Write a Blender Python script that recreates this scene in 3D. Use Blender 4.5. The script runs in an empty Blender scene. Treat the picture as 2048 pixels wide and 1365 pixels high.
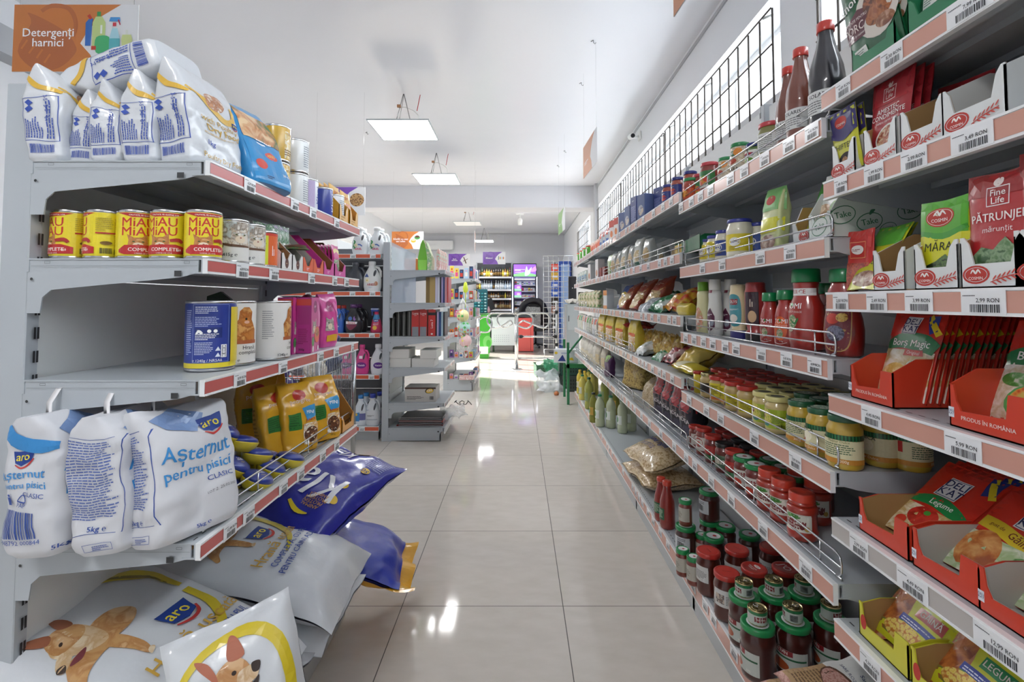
import bpy, math, random
from mathutils import Vector, Matrix, Euler, noise
from mathutils.geometry import tessellate_polygon
PI = math.pi
random.seed(7)
SC = bpy.context.scene
COL = SC.collection
# ---------------------------------------------------------------- camera, sky, exposure
H, F, CX, CY, TH = 1.25, 985.0, 1037.0, 563.4, math.radians(2.3)
cs, sn = math.cos(TH), math.sin(TH)
cam = bpy.data.cameras.new('camera')
cam.sensor_width = 36.0; cam.lens = F / 2048 * 36
cam.shift_x = (1024 - CX) / 2048; cam.shift_y = (CY - 682.5) / 2048
cam.clip_start = 0.02
co = bpy.data.objects.new('camera', cam); COL.objects.link(co)
co.location = (0, 0, H); co.rotation_euler = (PI / 2 + TH, 0, 0)
SC.camera = co
W = bpy.data.worlds.new('daylight'); SC.world = W; W.use_nodes = True
bg = W.node_tree.nodes['Background']; bg.inputs[0].default_value = (.86, .93, 1, 1); _n = W.node_tree.nodes; _l = W.node_tree.links   # overcast sky, far brighter on the sunny side beyond the right-hand windows
_tc = _n.new('ShaderNodeTexCoord'); _sp = _n.new('ShaderNodeSeparateXYZ'); _mr = _n.new('ShaderNodeMapRange')
_l.new(_tc.outputs['Generated'], _sp.inputs[0]); _l.new(_sp.outputs[0], _mr.inputs[0])
_mr.inputs[1].default_value = .25; _mr.inputs[2].default_value = .75; _mr.inputs[3].default_value = .55; _mr.inputs[4].default_value = 9
_l.new(_mr.outputs[0], bg.inputs[1])
vs = SC.view_settings
vs.view_transform = 'Standard'; vs.look = 'None'; vs.gamma = 1; vs.exposure = 0.68; vs.use_curve_mapping = False
SC.cycles.max_bounces = 8; SC.cycles.diffuse_bounces = 6; SC.cycles.glossy_bounces = 4
SC.cycles.transmission_bounces = 6; SC.cycles.transparent_max_bounces = 10
SC.cycles.sample_clamp_indirect = 6; SC.cycles.adaptive_threshold = .025; SC.cycles.caustics_reflective = False; SC.cycles.caustics_refractive = False
LAMP_E = 22.0
# low sun outside the entrance on the left, falling on the checkout floor
sl_ = bpy.data.lights.new('sun', 'SUN'); sl_.energy = 16; sl_.angle = math.radians(3); sl_.color = (1, .97, .92)
so_ = bpy.data.objects.new('sun', sl_); COL.objects.link(so_); so_.rotation_euler = Vector((1, -.42, -.5)).to_track_quat('-Z', 'Y').to_euler()
# measurements taken off the photograph: column px of a thing at lateral X and height z -> its depth Y, and so on
def YX(px, X, z): return (F * X / (px - CX) - (z - H) * sn) / cs
def XY(px, Y, z): return (px - CX) * (Y * cs + (z - H) * sn) / F
def ZY(py, Y):
    r = (CY - py) / F
    return H + Y * (r * cs + sn) / (cs - r * sn)
# ---------------------------------------------------------------- materials
def lin(h):
    return tuple((c / 12.92 if c <= .04045 else ((c + .055) / 1.055) ** 2.4) for c in (int(h[i:i + 2], 16) / 255 for i in (0, 2, 4))) + (1,)
_m = {}
def mat(k):
    if k in _m: return _m[k]
    m = bpy.data.materials.new('mat_' + k); m.use_nodes = True
    nt = m.node_tree; b = nt.nodes['Principled BSDF']
    def S(n, v): b.inputs[n].default_value = v
    t, a = k.split(':', 1); a = a.split(',')
    c = lin(a[0]) if len(a[0]) == 6 else (1, 1, 1, 1)
    S('Base Color', c); S('Roughness', .55)
    if t == 'g': S('Roughness', .32); S('Coat Weight', .35); S('Coat Roughness', .12)
    elif t == 'f':   # plastic film bag
        S('Roughness', .3); S('Coat Weight', .5); S('Coat Roughness', .1)
        n = nt.nodes.new('ShaderNodeTexNoise'); n.inputs['Scale'].default_value = 26; n.inputs['Detail'].default_value = 3
        tc = nt.nodes.new('ShaderNodeTexCoord'); nt.links.new(tc.outputs['Object'], n.inputs['Vector'])
        bp = nt.nodes.new('ShaderNodeBump'); bp.inputs['Strength'].default_value = .35; bp.inputs['Distance'].default_value = .006
        nt.links.new(n.outputs['Fac'], bp.inputs['Height']); nt.links.new(bp.outputs[0], b.inputs['Normal'])
    elif t == 'j': S('Roughness', .3); S('Coat Weight', 1); S('Coat Roughness', .03)
    elif t == 'm': S('Metallic', 1); S('Roughness', .22)
    elif t == 's': S('Roughness', .38); S('Coat Weight', .15); S('Coat Roughness', .25)   # powder-coated steel
    elif t == 'k':   # printed picture: mottled colours
        S('Roughness', .35); S('Coat Weight', .3)
        n = nt.nodes.new('ShaderNodeTexNoise'); n.inputs['Scale'].default_value = float(a[3]); n.inputs['Detail'].default_value = 4; n.inputs['Distortion'].default_value = .6
        tc = nt.nodes.new('ShaderNodeTexCoord'); nt.links.new(tc.outputs['Object'], n.inputs['Vector'])
        cr = nt.nodes.new('ShaderNodeValToRGB'); e = cr.color_ramp.elements
        e[0].position = .38; e[0].color = lin(a[0]); e[1].position = .62; e[1].color = lin(a[2])
        x = e.new(.5); x.color = lin(a[1])
        nt.links.new(n.outputs['Fac'], cr.inputs[0]); nt.links.new(cr.outputs[0], b.inputs['Base Color'])
    elif t == 'v':   # grains, pasta, beans: cells
        S('Roughness', .4); S('Coat Weight', .6); S('Coat Roughness', .1)
        n = nt.nodes.new('ShaderNodeTexVoronoi'); n.inputs['Scale'].default_value = float(a[3])
        tc = nt.nodes.new('ShaderNodeTexCoord'); nt.links.new(tc.outputs['Object'], n.inputs['Vector'])
        cr = nt.nodes.new('ShaderNodeValToRGB'); e = cr.color_ramp.elements
        e[0].position = .1; e[0].color = lin(a[0]); e[1].position = .75; e[1].color = lin(a[2])
        x = e.new(.4); x.color = lin(a[1])
        nt.links.new(n.outputs['Distance'], cr.inputs[0]); nt.links.new(cr.outputs[0], b.inputs['Base Color'])
    elif t == 'l': S('Roughness', .04); S('Transmission Weight', 1); S('IOR', 1.2)
    elif t == 'o':   # oil and other clear liquids in bottles
        S('Roughness', .1); S('Transmission Weight', .12); S('IOR', 1.15); S('Coat Weight', .8)
    elif t == 'c':   # clear film
        S('Roughness', .12); S('Alpha', float(a[1])); S('Coat Weight', .6)
    elif t == 'e': S('Emission Color', c); S('Emission Strength', float(a[1]))
    _m[k] = m
    return m
WHT, STL, GRY = 'p:f2f2f0', 's:b4babf', 's:c3c7c9'
CHR = 'm:d8d8da'
# ---------------------------------------------------------------- mesh builder
_t = {}
def textmesh(s, bold):
    k = (s, bold)
    if k not in _t:
        c = bpy.data.curves.new('lettering', 'FONT'); c.body = s; c.size = 1; c.resolution_u = 2
        c.align_x = 'CENTER'; c.align_y = 'CENTER'; c.offset = 0
        c.space_line = .85
        o = bpy.data.objects.new('lettering', c); me = bpy.data.meshes.new_from_object(o)
        me.calc_loop_triangles()
        V = [(v.co.x, v.co.y) for v in me.vertices]
        _t[k] = [tuple(V[i] for i in t.vertices) for t in me.loop_triangles]
        bpy.data.objects.remove(o); bpy.data.curves.remove(c); bpy.data.meshes.remove(me)
    return _t[k]
def split(tris, L):
    out = []; st = list(tris); L2 = L * L
    while st:
        a, b, c = st.pop()
        e = [(b[0]-a[0])**2+(b[1]-a[1])**2, (c[0]-b[0])**2+(c[1]-b[1])**2, (a[0]-c[0])**2+(a[1]-c[1])**2]
        i = e.index(max(e))
        if e[i] <= L2: out.append((a, b, c)); continue
        if i == 1: a, b, c = b, c, a
        elif i == 2: a, b, c = c, a, b
        m = ((a[0]+b[0])/2, (a[1]+b[1])/2)
        st += [(a, m, c), (m, b, c)]
    return out
def smooth(P, closed, k=4):
    n = len(P); out = []
    if n < 3: return P
    for i in range(n if closed else n-1):
        g = lambda j: P[j % n] if closed else P[min(max(j, 0), n-1)]
        a, b, c, d = g(i-1), g(i), g(i+1), g(i+2)
        for q in range(k):
            t = q/k; out.append(tuple(.5*((2*b[m])+(c[m]-a[m])*t+(2*a[m]-5*b[m]+4*c[m]-d[m])*t*t+(3*b[m]-a[m]-3*c[m]+d[m])*t**3) for m in range(len(b))))
    if not closed: out.append(P[-1])
    return out
ILLEG = {'BBQ', 'eco', 'ulei', 'fulgi', 'paste', 'SOS', 'mayo', 'club', 'Yum', 'menu', 'cat\nmeal', 'adult', 'RELAX', 'recomandat', 'Inălbitor', 'clor', 'ECHILIBRU', 'descoperă un nou gust', 'Dulciuri', 'Conserve', 'Legume ', 'Condimente', 'Jucării', 'VITA', 'pastă', 'ranch', 'complete pet food for adult cats', 'paprika', 'Luna office', 'COMPLET', 'muștar', 'RO', '500g', 'Sos\nmaioneză'}   # print too small to read in the photograph
class G:
    def __init__(s): s.v = []; s.f = []; s.m = []; s.s = []; s.k = []
    def mi(s, k):
        if k not in s.k: s.k.append(k)
        return s.k.index(k)
    def add(s, vs, fs, k, sm=False):
        n = len(s.v); s.v += [tuple(v) for v in vs]; i = s.mi(k)
        for f in fs: s.f.append(tuple(a + n for a in f)); s.m.append(i); s.s.append(sm)
        return s
    def box(s, x0, x1, y0, y1, z0, z1, k, b=0):
        if b:
            return s.rbox(x0, x1, y0, y1, z0, z1, k, b)
        vs = [(x, y, z) for z in (z0, z1) for y in (y0, y1) for x in (x0, x1)]
        return s.add(vs, [(0, 2, 3, 1), (4, 5, 7, 6), (0, 1, 5, 4), (2, 6, 7, 3), (0, 4, 6, 2), (1, 3, 7, 5)], k)
    def rbox(s, x0, x1, y0, y1, z0, z1, k, b):
        def ring(i, z): return [(x0+i+b, y0+i, z), (x1-i-b, y0+i, z), (x1-i, y0+i+b, z), (x1-i, y1-i-b, z), (x1-i-b, y1-i, z), (x0+i+b, y1-i, z), (x0+i, y1-i-b, z), (x0+i, y0+i+b, z)]
        R = ring(b, z0) + ring(0, z0+b) + ring(0, z1-b) + ring(b, z1)
        fs = [tuple(range(7, -1, -1)), tuple(range(24, 32))]
        for j in range(3):
            for i in range(8): a = j*8+i; c = j*8+(i+1) % 8; fs.append((a, c, c+8, a+8))
        return s.add(R, fs, k)
    def lathe(s, prof, k, seg=24, c=(0, 0, 0), ax='z', sy=1, sm=True):
        vs = []; fs = []
        for r, z in prof:
            for i in range(seg):
                a = 2*PI*i/seg; x, y = r*math.sin(a), -r*math.cos(a)*sy
                vs.append((c[0]+x, c[1]+y, c[2]+z) if ax == 'z' else ((c[0]+z, c[1]+x, c[2]-y) if ax == 'x' else (c[0]+x, c[1]+z, c[2]+y)))
        for j in range(len(prof)-1):
            for i in range(seg):
                a = j*seg+i; b = j*seg+(i+1) % seg; fs.append((a, b, b+seg, a+seg))
        if prof[0][0] > 0: fs.append(tuple(range(seg-1, -1, -1)))
        if prof[-1][0] > 0: fs.append(tuple(range((len(prof)-1)*seg, len(prof)*seg)))
        return s.add(vs, fs, k, sm)
    def tube(s, pts, r, k, seg=6, closed=False):
        P = [Vector(p) for p in pts]; n = len(P); vs = []; fs = []
        up = None
        for i in range(n):
            a = P[(i-1) % n] if (i or closed) else P[i]; b = P[(i+1) % n] if (i < n-1 or closed) else P[i]
            d = (b-a).normalized()
            if up is None: up = Vector((0, 0, 1)) if abs(d.z) < .9 else Vector((1, 0, 0))
            u = d.cross(up); u = u.normalized() if u.length > 1e-4 else Vector((1, 0, 0)); w = u.cross(d).normalized(); up = w
            for j in range(seg):
                t = 2*PI*j/seg; vs.append(P[i]+u*r*math.cos(t)+w*r*math.sin(t))
        for i in range(n if closed else n-1):
            for j in range(seg):
                a = i*seg+j; b = i*seg+(j+1) % seg; q = ((i+1) % n)*seg
                fs.append((a, b, q+(j+1) % seg, q+j))
        if not closed: fs += [tuple(range(seg-1, -1, -1)), tuple(range((n-1)*seg, n*seg))]
        return s.add(vs, fs, k, True)
    def grid(s, fn, nu, nv, k, wrap=False, flip=False):
        vs = [fn(i/nu, j/nv) for j in range(nv+1) for i in range(nu + (0 if wrap else 1))]
        w = nu if wrap else nu+1; fs = []
        for j in range(nv):
            for i in range(nu):
                a = j*w+i; b = j*w+(i+1) % w
                fs.append((a, a+w, b+w, b) if flip else (a, b, b+w, a+w))
        return s.add(vs, fs, k, True)
    def prism(s, pts, mp, d, k):   # pts 2D, mp(s,t,e) plane map, thickness d going backwards
        n = len(pts); vs = [mp(a, b, 0) for a, b in pts] + [mp(a, b, -d) for a, b in pts]
        T = tessellate_polygon([[Vector((a, b, 0)) for a, b in pts]])
        fs = [tuple(t) for t in T] + [tuple(n+i for i in reversed(t)) for t in T]
        fs += [(i, (i+1) % n, n+(i+1) % n, n+i) for i in range(n)]
        return s.add(vs, fs, k)
    def paint(s, mp, tris, k, e, L=.012):
        vs = []; fs = []
        for t in split(tris, L):
            n = len(vs); vs += [mp(p[0], p[1], e) for p in t]; fs.append((n, n+1, n+2))
        return s.add(vs, fs, k, True)
    def art(s, mp, items, L=.012, e0=.0005, de=.00012):
        """printed design: rectangles r, polygons p, ellipses e, ribbons w, text t/T, barcodes b, small print l"""
        for n, it in enumerate(items):
            e = e0 + de*n; o = it[0]
            if o in 'tT' and it[1] in ILLEG:
                hh = it[4]*.62; ww = max(len(q) for q in it[1].split('\n'))*it[4]*.5; m = 2*len(it[1].split('\n'))
                ve = len(it) > 6 and abs(it[6]) > 1
                if ve: it = ('l', it[2]-hh/2, it[3]-ww/2, hh, ww, m, it[5], True)
                else: it = ('l', it[2]-ww/2, it[3]-hh/2, ww, hh, m, it[5])
                o = 'l'
            if o == 'r':
                x0, y0, x1, y1, k = it[1:6]; s.paint(mp, [((x0, y0), (x1, y0), (x1, y1)), ((x0, y0), (x1, y1), (x0, y1))], k, e, L)
            elif o in 'pP':
                P = it[1] if o == 'p' else smooth(it[1], True); T = tessellate_polygon([[Vector((a, b, 0)) for a, b in P]])
                s.paint(mp, [tuple(P[i] for i in t) for t in T], it[2], e, L)
            elif o == 'e':
                cx, cy, rx, ry, k = it[1:6]; ro = it[6] if len(it) > 6 else 0; N = 20
                P = [(cx+rx*math.cos(a)*math.cos(ro)-ry*math.sin(a)*math.sin(ro), cy+rx*math.cos(a)*math.sin(ro)+ry*math.sin(a)*math.cos(ro)) for a in (2*PI*i/N for i in range(N))]
                s.paint(mp, [((cx, cy), P[i], P[(i+1) % N]) for i in range(N)], k, e, L)
            elif o == 'w':   # ribbon along points with half widths (x,y,hw)
                P = smooth(it[1], False); Q = []
                for i, p in enumerate(P):
                    a = P[max(i-1, 0)]; b = P[min(i+1, len(P)-1)]; dx, dy = b[0]-a[0], b[1]-a[1]; l = math.hypot(dx, dy) or 1
                    Q.append(((p[0]-dy/l*p[2], p[1]+dx/l*p[2]), (p[0]+dy/l*p[2], p[1]-dx/l*p[2])))
                T = []
                for i in range(len(Q)-1): T += [(Q[i][0], Q[i][1], Q[i+1][1]), (Q[i][0], Q[i+1][1], Q[i+1][0])]
                s.paint(mp, T, it[2], e, L)
            elif o in 'tT':
                tx, cx, cy, sz, k = it[1:6]; ro = it[6] if len(it) > 6 else 0; sx = it[7] if len(it) > 7 else 1
                c_, s_ = math.cos(ro), math.sin(ro)
                T = [tuple((cx+sz*(p[0]*sx*c_-p[1]*s_), cy+sz*(p[0]*sx*s_+p[1]*c_)) for p in t) for t in textmesh(tx, o == 'T')]
                s.paint(mp, T, k, e, L)
                if o == 'T': s.paint(mp, [tuple((p[0]+sz*.024, p[1]+sz*.012) for p in t) for t in T], k, e+.00006, L)
            elif o == 'b':
                x, y, w, h = it[1:5]; ver = len(it) > 5 and it[5]; k = it[6] if len(it) > 6 else 'p:1a1a22'
                rr = random.Random(int(x*9999)); p = 0; T = []
                ln = h if ver else w
                while p < .97:
                    q = rr.choice((.018, .03, .045)); 
                    if ver: a, b, c, d = x, y+p*h, x+w, y+min(1, p+q)*h
                    else: a, b, c, d = x+p*w, y, x+min(1, p+q)*w, y+h
                    T += [((a, b), (c, b), (c, d)), ((a, b), (c, d), (a, d))]
                    p += q + rr.choice((.02, .035))
                s.paint(mp, T, k, e, L)
            elif o == 'l':
                x, y, w, h, n_, k = it[1:7]; ver = len(it) > 7 and it[7]; rr = random.Random(int(y*9999)+n_); T = []
                for i in range(n_):
                    f = rr.uniform(.75, 1) if i < n_-1 else .5; q = .45
                    if ver: a, b, c, d = x+w*i/n_, y, x+w*(i+q)/n_, y+h*f
                    else: a, b, c, d = x, y+h*(n_-1-i)/n_, x+w*f, y+h*(n_-1-i+q)/n_
                    # break the line into words
                    p = 0
                    while p < 1:
                        g_ = rr.uniform(.06, .16)
                        if ver: T += [((a, b+(d-b)*p), (c, b+(d-b)*p), (c, b+(d-b)*min(1, p+g_))), ((a, b+(d-b)*p), (c, b+(d-b)*min(1, p+g_)), (a, b+(d-b)*min(1, p+g_)))]
                        else: T += [((a+(c-a)*p, b), (a+(c-a)*min(1, p+g_), b), (a+(c-a)*min(1, p+g_), d)), ((a+(c-a)*p, b), (a+(c-a)*min(1, p+g_), d), (a+(c-a)*p, d))]
                        p += g_+.02
                s.paint(mp, T, k, e, max(L, .02))
            elif o == 'o':   # outline rectangle
                x0, y0, x1, y1, w, k = it[1:7]
                for q in ((x0, y0, x1, y0+w), (x0, y1-w, x1, y1), (x0, y0, x0+w, y1), (x1-w, y0, x1, y1)):
                    s.paint(mp, [((q[0], q[1]), (q[2], q[1]), (q[2], q[3])), ((q[0], q[1]), (q[2], q[3]), (q[0], q[3]))], k, e, L)
        return s
    def warp(s, fn): s.v = [tuple(fn(Vector(v))) for v in s.v]; return s
    def crumple(s, amp, sc, seed=0, keep=None):
        o = Vector((seed*7.3, seed*3.1, seed*1.7))
        def f(v):
            n = noise.noise_vector(v*sc+o)*amp + noise.noise_vector(v*sc*2.7+o)*amp*.35
            if keep is not None: n *= min(1, max(0, (v.z-keep)/.03))
            return v+n
        return s.warp(f)
    def mesh(s, name='mesh'):
        me = bpy.data.meshes.new(name); me.from_pydata(s.v, [], s.f)
        for k in s.k: me.materials.append(mat(k))
        me.polygons.foreach_set('material_index', s.m); me.polygons.foreach_set('use_smooth', s.s)
        me.update(); return me
# ---------------------------------------------------------------- things, parts, sub-parts
class T:
    def __init__(s, name, g=None, kids=(), label=None, loc=(0, 0, 0), kind=None):
        s.name = name; s.me = g.mesh(name) if isinstance(g, G) else g; s.kids = list(kids); s.label = label; s.loc = loc; s.kind = kind
def _inst(t, parent):
    o = bpy.data.objects.new(t.name, t.me); COL.objects.link(o); o.location = t.loc
    if parent: o.parent = parent
    if t.label: o['label'] = t.label
    if t.kind: o['kind'] = t.kind
    for c in t.kids: _inst(c, o)
    return o
_labs = {}
def put(t, loc, label, cat, group=None, rz=0, rx=0, ry=0, sc=1, kind=None):
    o = _inst(t, None); o.location = loc; o.rotation_euler = (rx, ry, rz)
    if sc != 1: o.scale = (sc, sc, sc) if not isinstance(sc, tuple) else sc
    o['label'] = label; o['category'] = cat
    if group: o['group'] = group
    if kind: o['kind'] = kind
    n = len(label.split())
    if n < 4 or n > 16: print('LABELLEN', n, label)
    if label in _labs: print('DUPLABEL', label)
    _labs[label] = 1
    return o
def put_m(t, M, label, cat, group=None):
    o = put(t, (0, 0, 0), label, cat, group); o.matrix_world = M; return o
def struct(name, g):
    o = bpy.data.objects.new(name, g.mesh(name)); COL.objects.link(o); o['kind'] = 'structure'; return o
ORD = ['nearest', 'second', 'third', 'fourth', 'fifth', 'sixth', 'seventh', 'eighth', 'ninth', 'tenth', 'eleventh', 'twelfth', 'thirteenth', 'fourteenth', 'fifteenth', 'sixteenth', 'seventeenth', 'eighteenth', 'nineteenth', 'twentieth', 'twenty-first', 'twenty-second', 'twenty-third', 'twenty-fourth']
ROWN = ['front row', 'second row back', 'third row back', 'fourth row back', 'fifth row back']
def PL(o, ux, uz, n):
    o, ux, uz, n = map(Vector, (o, ux, uz, n)); return lambda s, t, e: o+ux*s+uz*t+n*e
def FR(y, x=0, z=0): return PL((x, y, z), (1, 0, 0), (0, 0, 1), (0, -1, 0))        # a face looking to local -Y
def SR(x, y=0, z=0): return PL((x, y, z), (0, 1, 0), (0, 0, 1), (1, 0, 0))         # looking to local +X
def SL(x, y=0, z=0): return PL((x, y, z), (0, -1, 0), (0, 0, 1), (-1, 0, 0))       # looking to local -X
def UP(z, x=0, y=0): return PL((x, y, z), (1, 0, 0), (0, 1, 0), (0, 0, 1))
def CYL(r, a0=0, sy=1):
    rf = r if callable(r) else (lambda t: r)
    r0 = rf(0) if not callable(r) else None
    def f(s, t, e):
        R = rf(t); a = a0+s/(r0 or R); R += e
        return Vector((R*math.sin(a), -R*math.cos(a)*sy, t))
    return f
def prof_r(prof):
    def f(z):
        for (r0, z0), (r1, z1) in zip(prof, prof[1:]):
            if z0 <= z <= z1 and z1 > z0: return r0+(r1-r0)*(z-z0)/(z1-z0)
        return prof[-1][0]
    return f
# ================================================================ THE SETTING
XW, XL, YE, ZC = 1.38, -3.43, 14.85, 3.30
def floor_mat():
    m = bpy.data.materials.new('floor_tiles'); m.use_nodes = True; nt = m.node_tree; b = nt.nodes['Principled BSDF']
    N = nt.nodes.new; L = nt.links.new
    g = N('ShaderNodeNewGeometry'); sp = N('ShaderNodeSeparateXYZ'); L(g.outputs['Position'], sp.inputs[0])
    def math_(op, a, v=None, c=None):
        n = N('ShaderNodeMath'); n.operation = op
        for i, q in enumerate((a, v, c)):
            if q is None: continue
            if isinstance(q, (int, float)): n.inputs[i].default_value = q
            else: L(q, n.inputs[i])
        return n.outputs[0]
    def line(o, off):
        a = math_('DIVIDE', math_('SUBTRACT', o, off), .66)
        f = math_('FRACT', a); d = math_('MINIMUM', f, math_('SUBTRACT', 1, f))
        return math_('LESS_THAN', d, .0026), math_('FLOOR', a)
    gx, ix = line(sp.outputs[0], -.4775); gy, iy = line(sp.outputs[1], 2.0716 - 6.6)
    gr = math_('MAXIMUM', gx, gy)
    cb = N('ShaderNodeCombineXYZ'); L(ix, cb.inputs[0]); L(iy, cb.inputs[1])
    wn = N('ShaderNodeTexWhiteNoise'); L(cb.outputs[0], wn.inputs[0])
    mp = N('ShaderNodeMapping'); mp.inputs['Scale'].default_value = (9, 20, 1); mp.inputs['Rotation'].default_value = (0, 0, .7); L(g.outputs['Position'], mp.inputs[0])
    no = N('ShaderNodeTexNoise'); no.inputs['Scale'].default_value = 1; no.inputs['Detail'].default_value = 5; L(mp.outputs[0], no.inputs[0])
    cr = N('ShaderNodeValToRGB'); e = cr.color_ramp.elements
    e[0].position = .3; e[0].color = lin('cbc4ba'); e[1].position = .7; e[1].color = lin('d3ccc3'); L(no.outputs[0], cr.inputs[0])
    hv = N('ShaderNodeHueSaturation'); L(cr.outputs[0], hv.inputs['Color']); L(math_('MULTIPLY_ADD', wn.outputs[0], .05, .975), hv.inputs['Value'])
    mx = N('ShaderNodeMix'); mx.data_type = 'RGBA'; L(gr, mx.inputs[0]); L(hv.outputs[0], mx.inputs[6]); mx.inputs[7].default_value = lin('5a5550')
    L(mx.outputs[2], b.inputs['Base Color'])
    L(math_('MULTIPLY_ADD', gr, .5, .07), b.inputs['Roughness']); b.inputs['IOR'].default_value = 1.4
    bp = N('ShaderNodeBump'); bp.inputs['Strength'].default_value = .3; bp.inputs['Distance'].default_value = .002
    L(math_('SUBTRACT', 1, gr), bp.inputs['Height']); L(bp.outputs[0], b.inputs['Normal'])
    return m
_m['FLOOR'] = floor_mat()
def ceil_mat():
    m = bpy.data.materials.new('satin_ceiling'); m.use_nodes = True; nt = m.node_tree; b = nt.nodes['Principled BSDF']
    b.inputs['Base Color'].default_value = lin('efeff2'); b.inputs['Roughness'].default_value = .22
    n = nt.nodes.new('ShaderNodeTexNoise'); n.inputs['Scale'].default_value = 1.3; n.inputs['Detail'].default_value = 2
    g = nt.nodes.new('ShaderNodeNewGeometry'); nt.links.new(g.outputs['Position'], n.inputs[0])
    bp = nt.nodes.new('ShaderNodeBump'); bp.inputs['Strength'].default_value = .25; bp.inputs['Distance'].default_value = .03
    nt.links.new(n.outputs[0], bp.inputs['Height']); nt.links.new(bp.outputs[0], b.inputs['Normal']); return m
_m['CEIL'] = ceil_mat()
YB = -3.2
struct('floor', G().box(XL-.1, XW+.35, YB, YE+.1, -.12, 0, 'FLOOR'))
struct('ceiling', G().box(XL-.1, XW+.35, YB, YE+.1, ZC, ZC+.1, 'CEIL'))
struct('wall_back', G().box(XL-.1, XW+.35, YE, YE+.1, 0, ZC, 'p:cfd0d5'))
struct('wall_front', G().box(XL-.1, XW+.35, YB-.1, YB, 0, ZC, 'p:cfd0d5'))
g = G()   # left wall with the entrance opening far down
g.box(XL-.1, XL, YB, 9.3, 0, ZC, 'p:e2e4e8'); g.box(XL-.1, XL, 13.2, YE, 0, ZC, 'p:e2e4e8'); g.box(XL-.1, XL, 9.3, 13.2, 2.5, ZC, 'p:e2e4e8')
struct('wall_left', g)
struct('trim_1', G().box(XL, XL+.14, YB, 8.67, 2.84, 3.02, 'p:aeb1b6'))
wins = [(-2.6, 2.19), (2.54, 8.39), (9.43, 11.24)]
g = G(); z0, z1 = 2.36, 2.91; wc = 'p:eceef0'
g.box(XW, XW+.3, YB, YE, 0, z0, wc); g.box(XW, XW+.3, YB, YE, z1, ZC, wc)
p = YB
for a, b in wins: g.box(XW, XW+.3, p, a, z0, z1, wc); p = b
g.box(XW, XW+.3, p, YE, z0, z1, wc)
struct('wall_right', g)
struct('trim_2', G().box(XL, XW, 8.67, 9.1, 2.91, ZC-.001, 'p:dadade'))
struct('trim_3', G().box(XW-.05, XW-.001, 8.5, 8.67, 0, ZC-.001, 'p:d4d6d9'))
struct('trim_4', G().box(XW-.012, XW-.0005, 2.0, 14.8, 3.235, 3.26, 'p:b9bcbf').box(XL, XW, YE-.02, YE-.001, 3.24, 3.28, 'p:c9cacd'))
for n, (a, b) in enumerate(wins):
    g = G(); X = XW+.2; f = .035; k = 'p:f0f0f0'
    g.box(X, X+.05, a, b, z0, z0+f, k); g.box(X, X+.05, a, b, z1-f, z1, k)
    c = max(1, round((b-a)/.95))
    for i in range(c+1):
        y = a+(b-a-f)*i/c; g.box(X, X+.05, y, y+f, z0+f, z1-f, k)
    g.box(X+.02, X+.024, a+.01, b-.01, z0+.01, z1-.01, 'c:,0.12')
    struct('window_%d' % (n+1), g)
    # security grille leaning on brackets inside the opening, in panels
    np_ = max(1, round((b-a)/1.95))
    for q in range(np_):
        if b < 2.3 and q < np_-1: continue
        a1 = a+(b-a)*q/np_+.02; b1 = a+(b-a)*(q+1)/np_-.02; g = G(); X = XW-.03; zb, zt = z0-.34, z1-.1; r = .0065; gm = 'p:5a544e'
        nv = round((b1-a1)/.135)
        for i in range(nv+1):
            y = a1+(b1-a1)*i/nv; g.tube([(X, y, zb), (X, y, zt)], r, gm, 4)
        for i in range(5): z = zb+(zt-zb)*i/4; g.tube([(X-.008, a1, z), (X-.008, b1, z)], r, gm, 4)
        br = []
        for i in range(3):
            y = a1+.1+(b1-a1-.2)*i/2; br.append(T('bracket', G().tube([(X, y, zt), (XW+.02, y, zt+.02), (XW+.03, y, zt+.02)], .008, 'p:b0b0ac', 5)))
        put(T('window_grille', None, [T('bars', g)] + br), (0, 0, 0),
            'dark steel security grille before the high right window, %s of the panels' % ['nearest', 'second', 'third', 'farthest'][q if n == 1 else 3] if n else 'dark steel security grille on the high window nearest the viewer', 'grille', 'window grilles')
# entrance opening on the left, far down
g = G(); k = 'p:e8e8e8'
for y in (9.3, 11.2, 13.15): g.box(XL-.08, XL-.02, y, y+.05, 0, 2.5, k)
g.box(XL-.08, XL-.02, 9.3, 13.2, 2.45, 2.5, k); g.box(XL-.055, XL-.05, 9.35, 13.15, .02, 2.45, 'c:,0.1')
struct('door_1', g)
# ---- the far area's light: LED panels on chains
def led_panel(w, lit):
    h = w/2
    fr = G().box(-h, h, -h, -h+.012, 0, .012, STL).box(-h, h, h-.012, h, 0, .012, STL).box(-h, -h+.012, -h+.012, h-.012, 0, .012, STL).box(h-.012, h, -h+.012, h-.012, 0, .012, STL).box(-h+.012, h-.012, -h+.012, h-.012, .009, .012, STL)
    df = G().box(-h+.012, h-.012, -h+.012, h-.012, .003, .008, 'e:ffffff,%g' % LAMP_E if lit else 'p:f4f4f4')
    return fr, df
chain = G().tube([(-.1, -.02, .012), (-.015, 0, .37)], .004, 'm:9a9a98', 5).tube([(.08, -.02, .012), (-.01, 0, .37)], .004, 'm:9a9a98', 5).tube([(-.1, .1, .012), (-.015, .02, .37)], .003, 'm:9a9a98', 5)
cord = G().tube([(.13, 0, .012), (.14, 0, .08), (.13, 0, .16), (.09, 0, .2), (0, 0, .24), (-.05, 0, .23)], .003, 'p:f5f5f0', 5)
cord.tube([(.12, 0, .2), (.135, 0, .28), (.15, 0, .36)], .004, 'p:b81c28', 5).box(-.075, -.04, -.012, .012, .235, .26, 'p:a87850').box(-.03, .05, -.02, .03, .012, .03, 'p:4a4c50')
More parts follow.
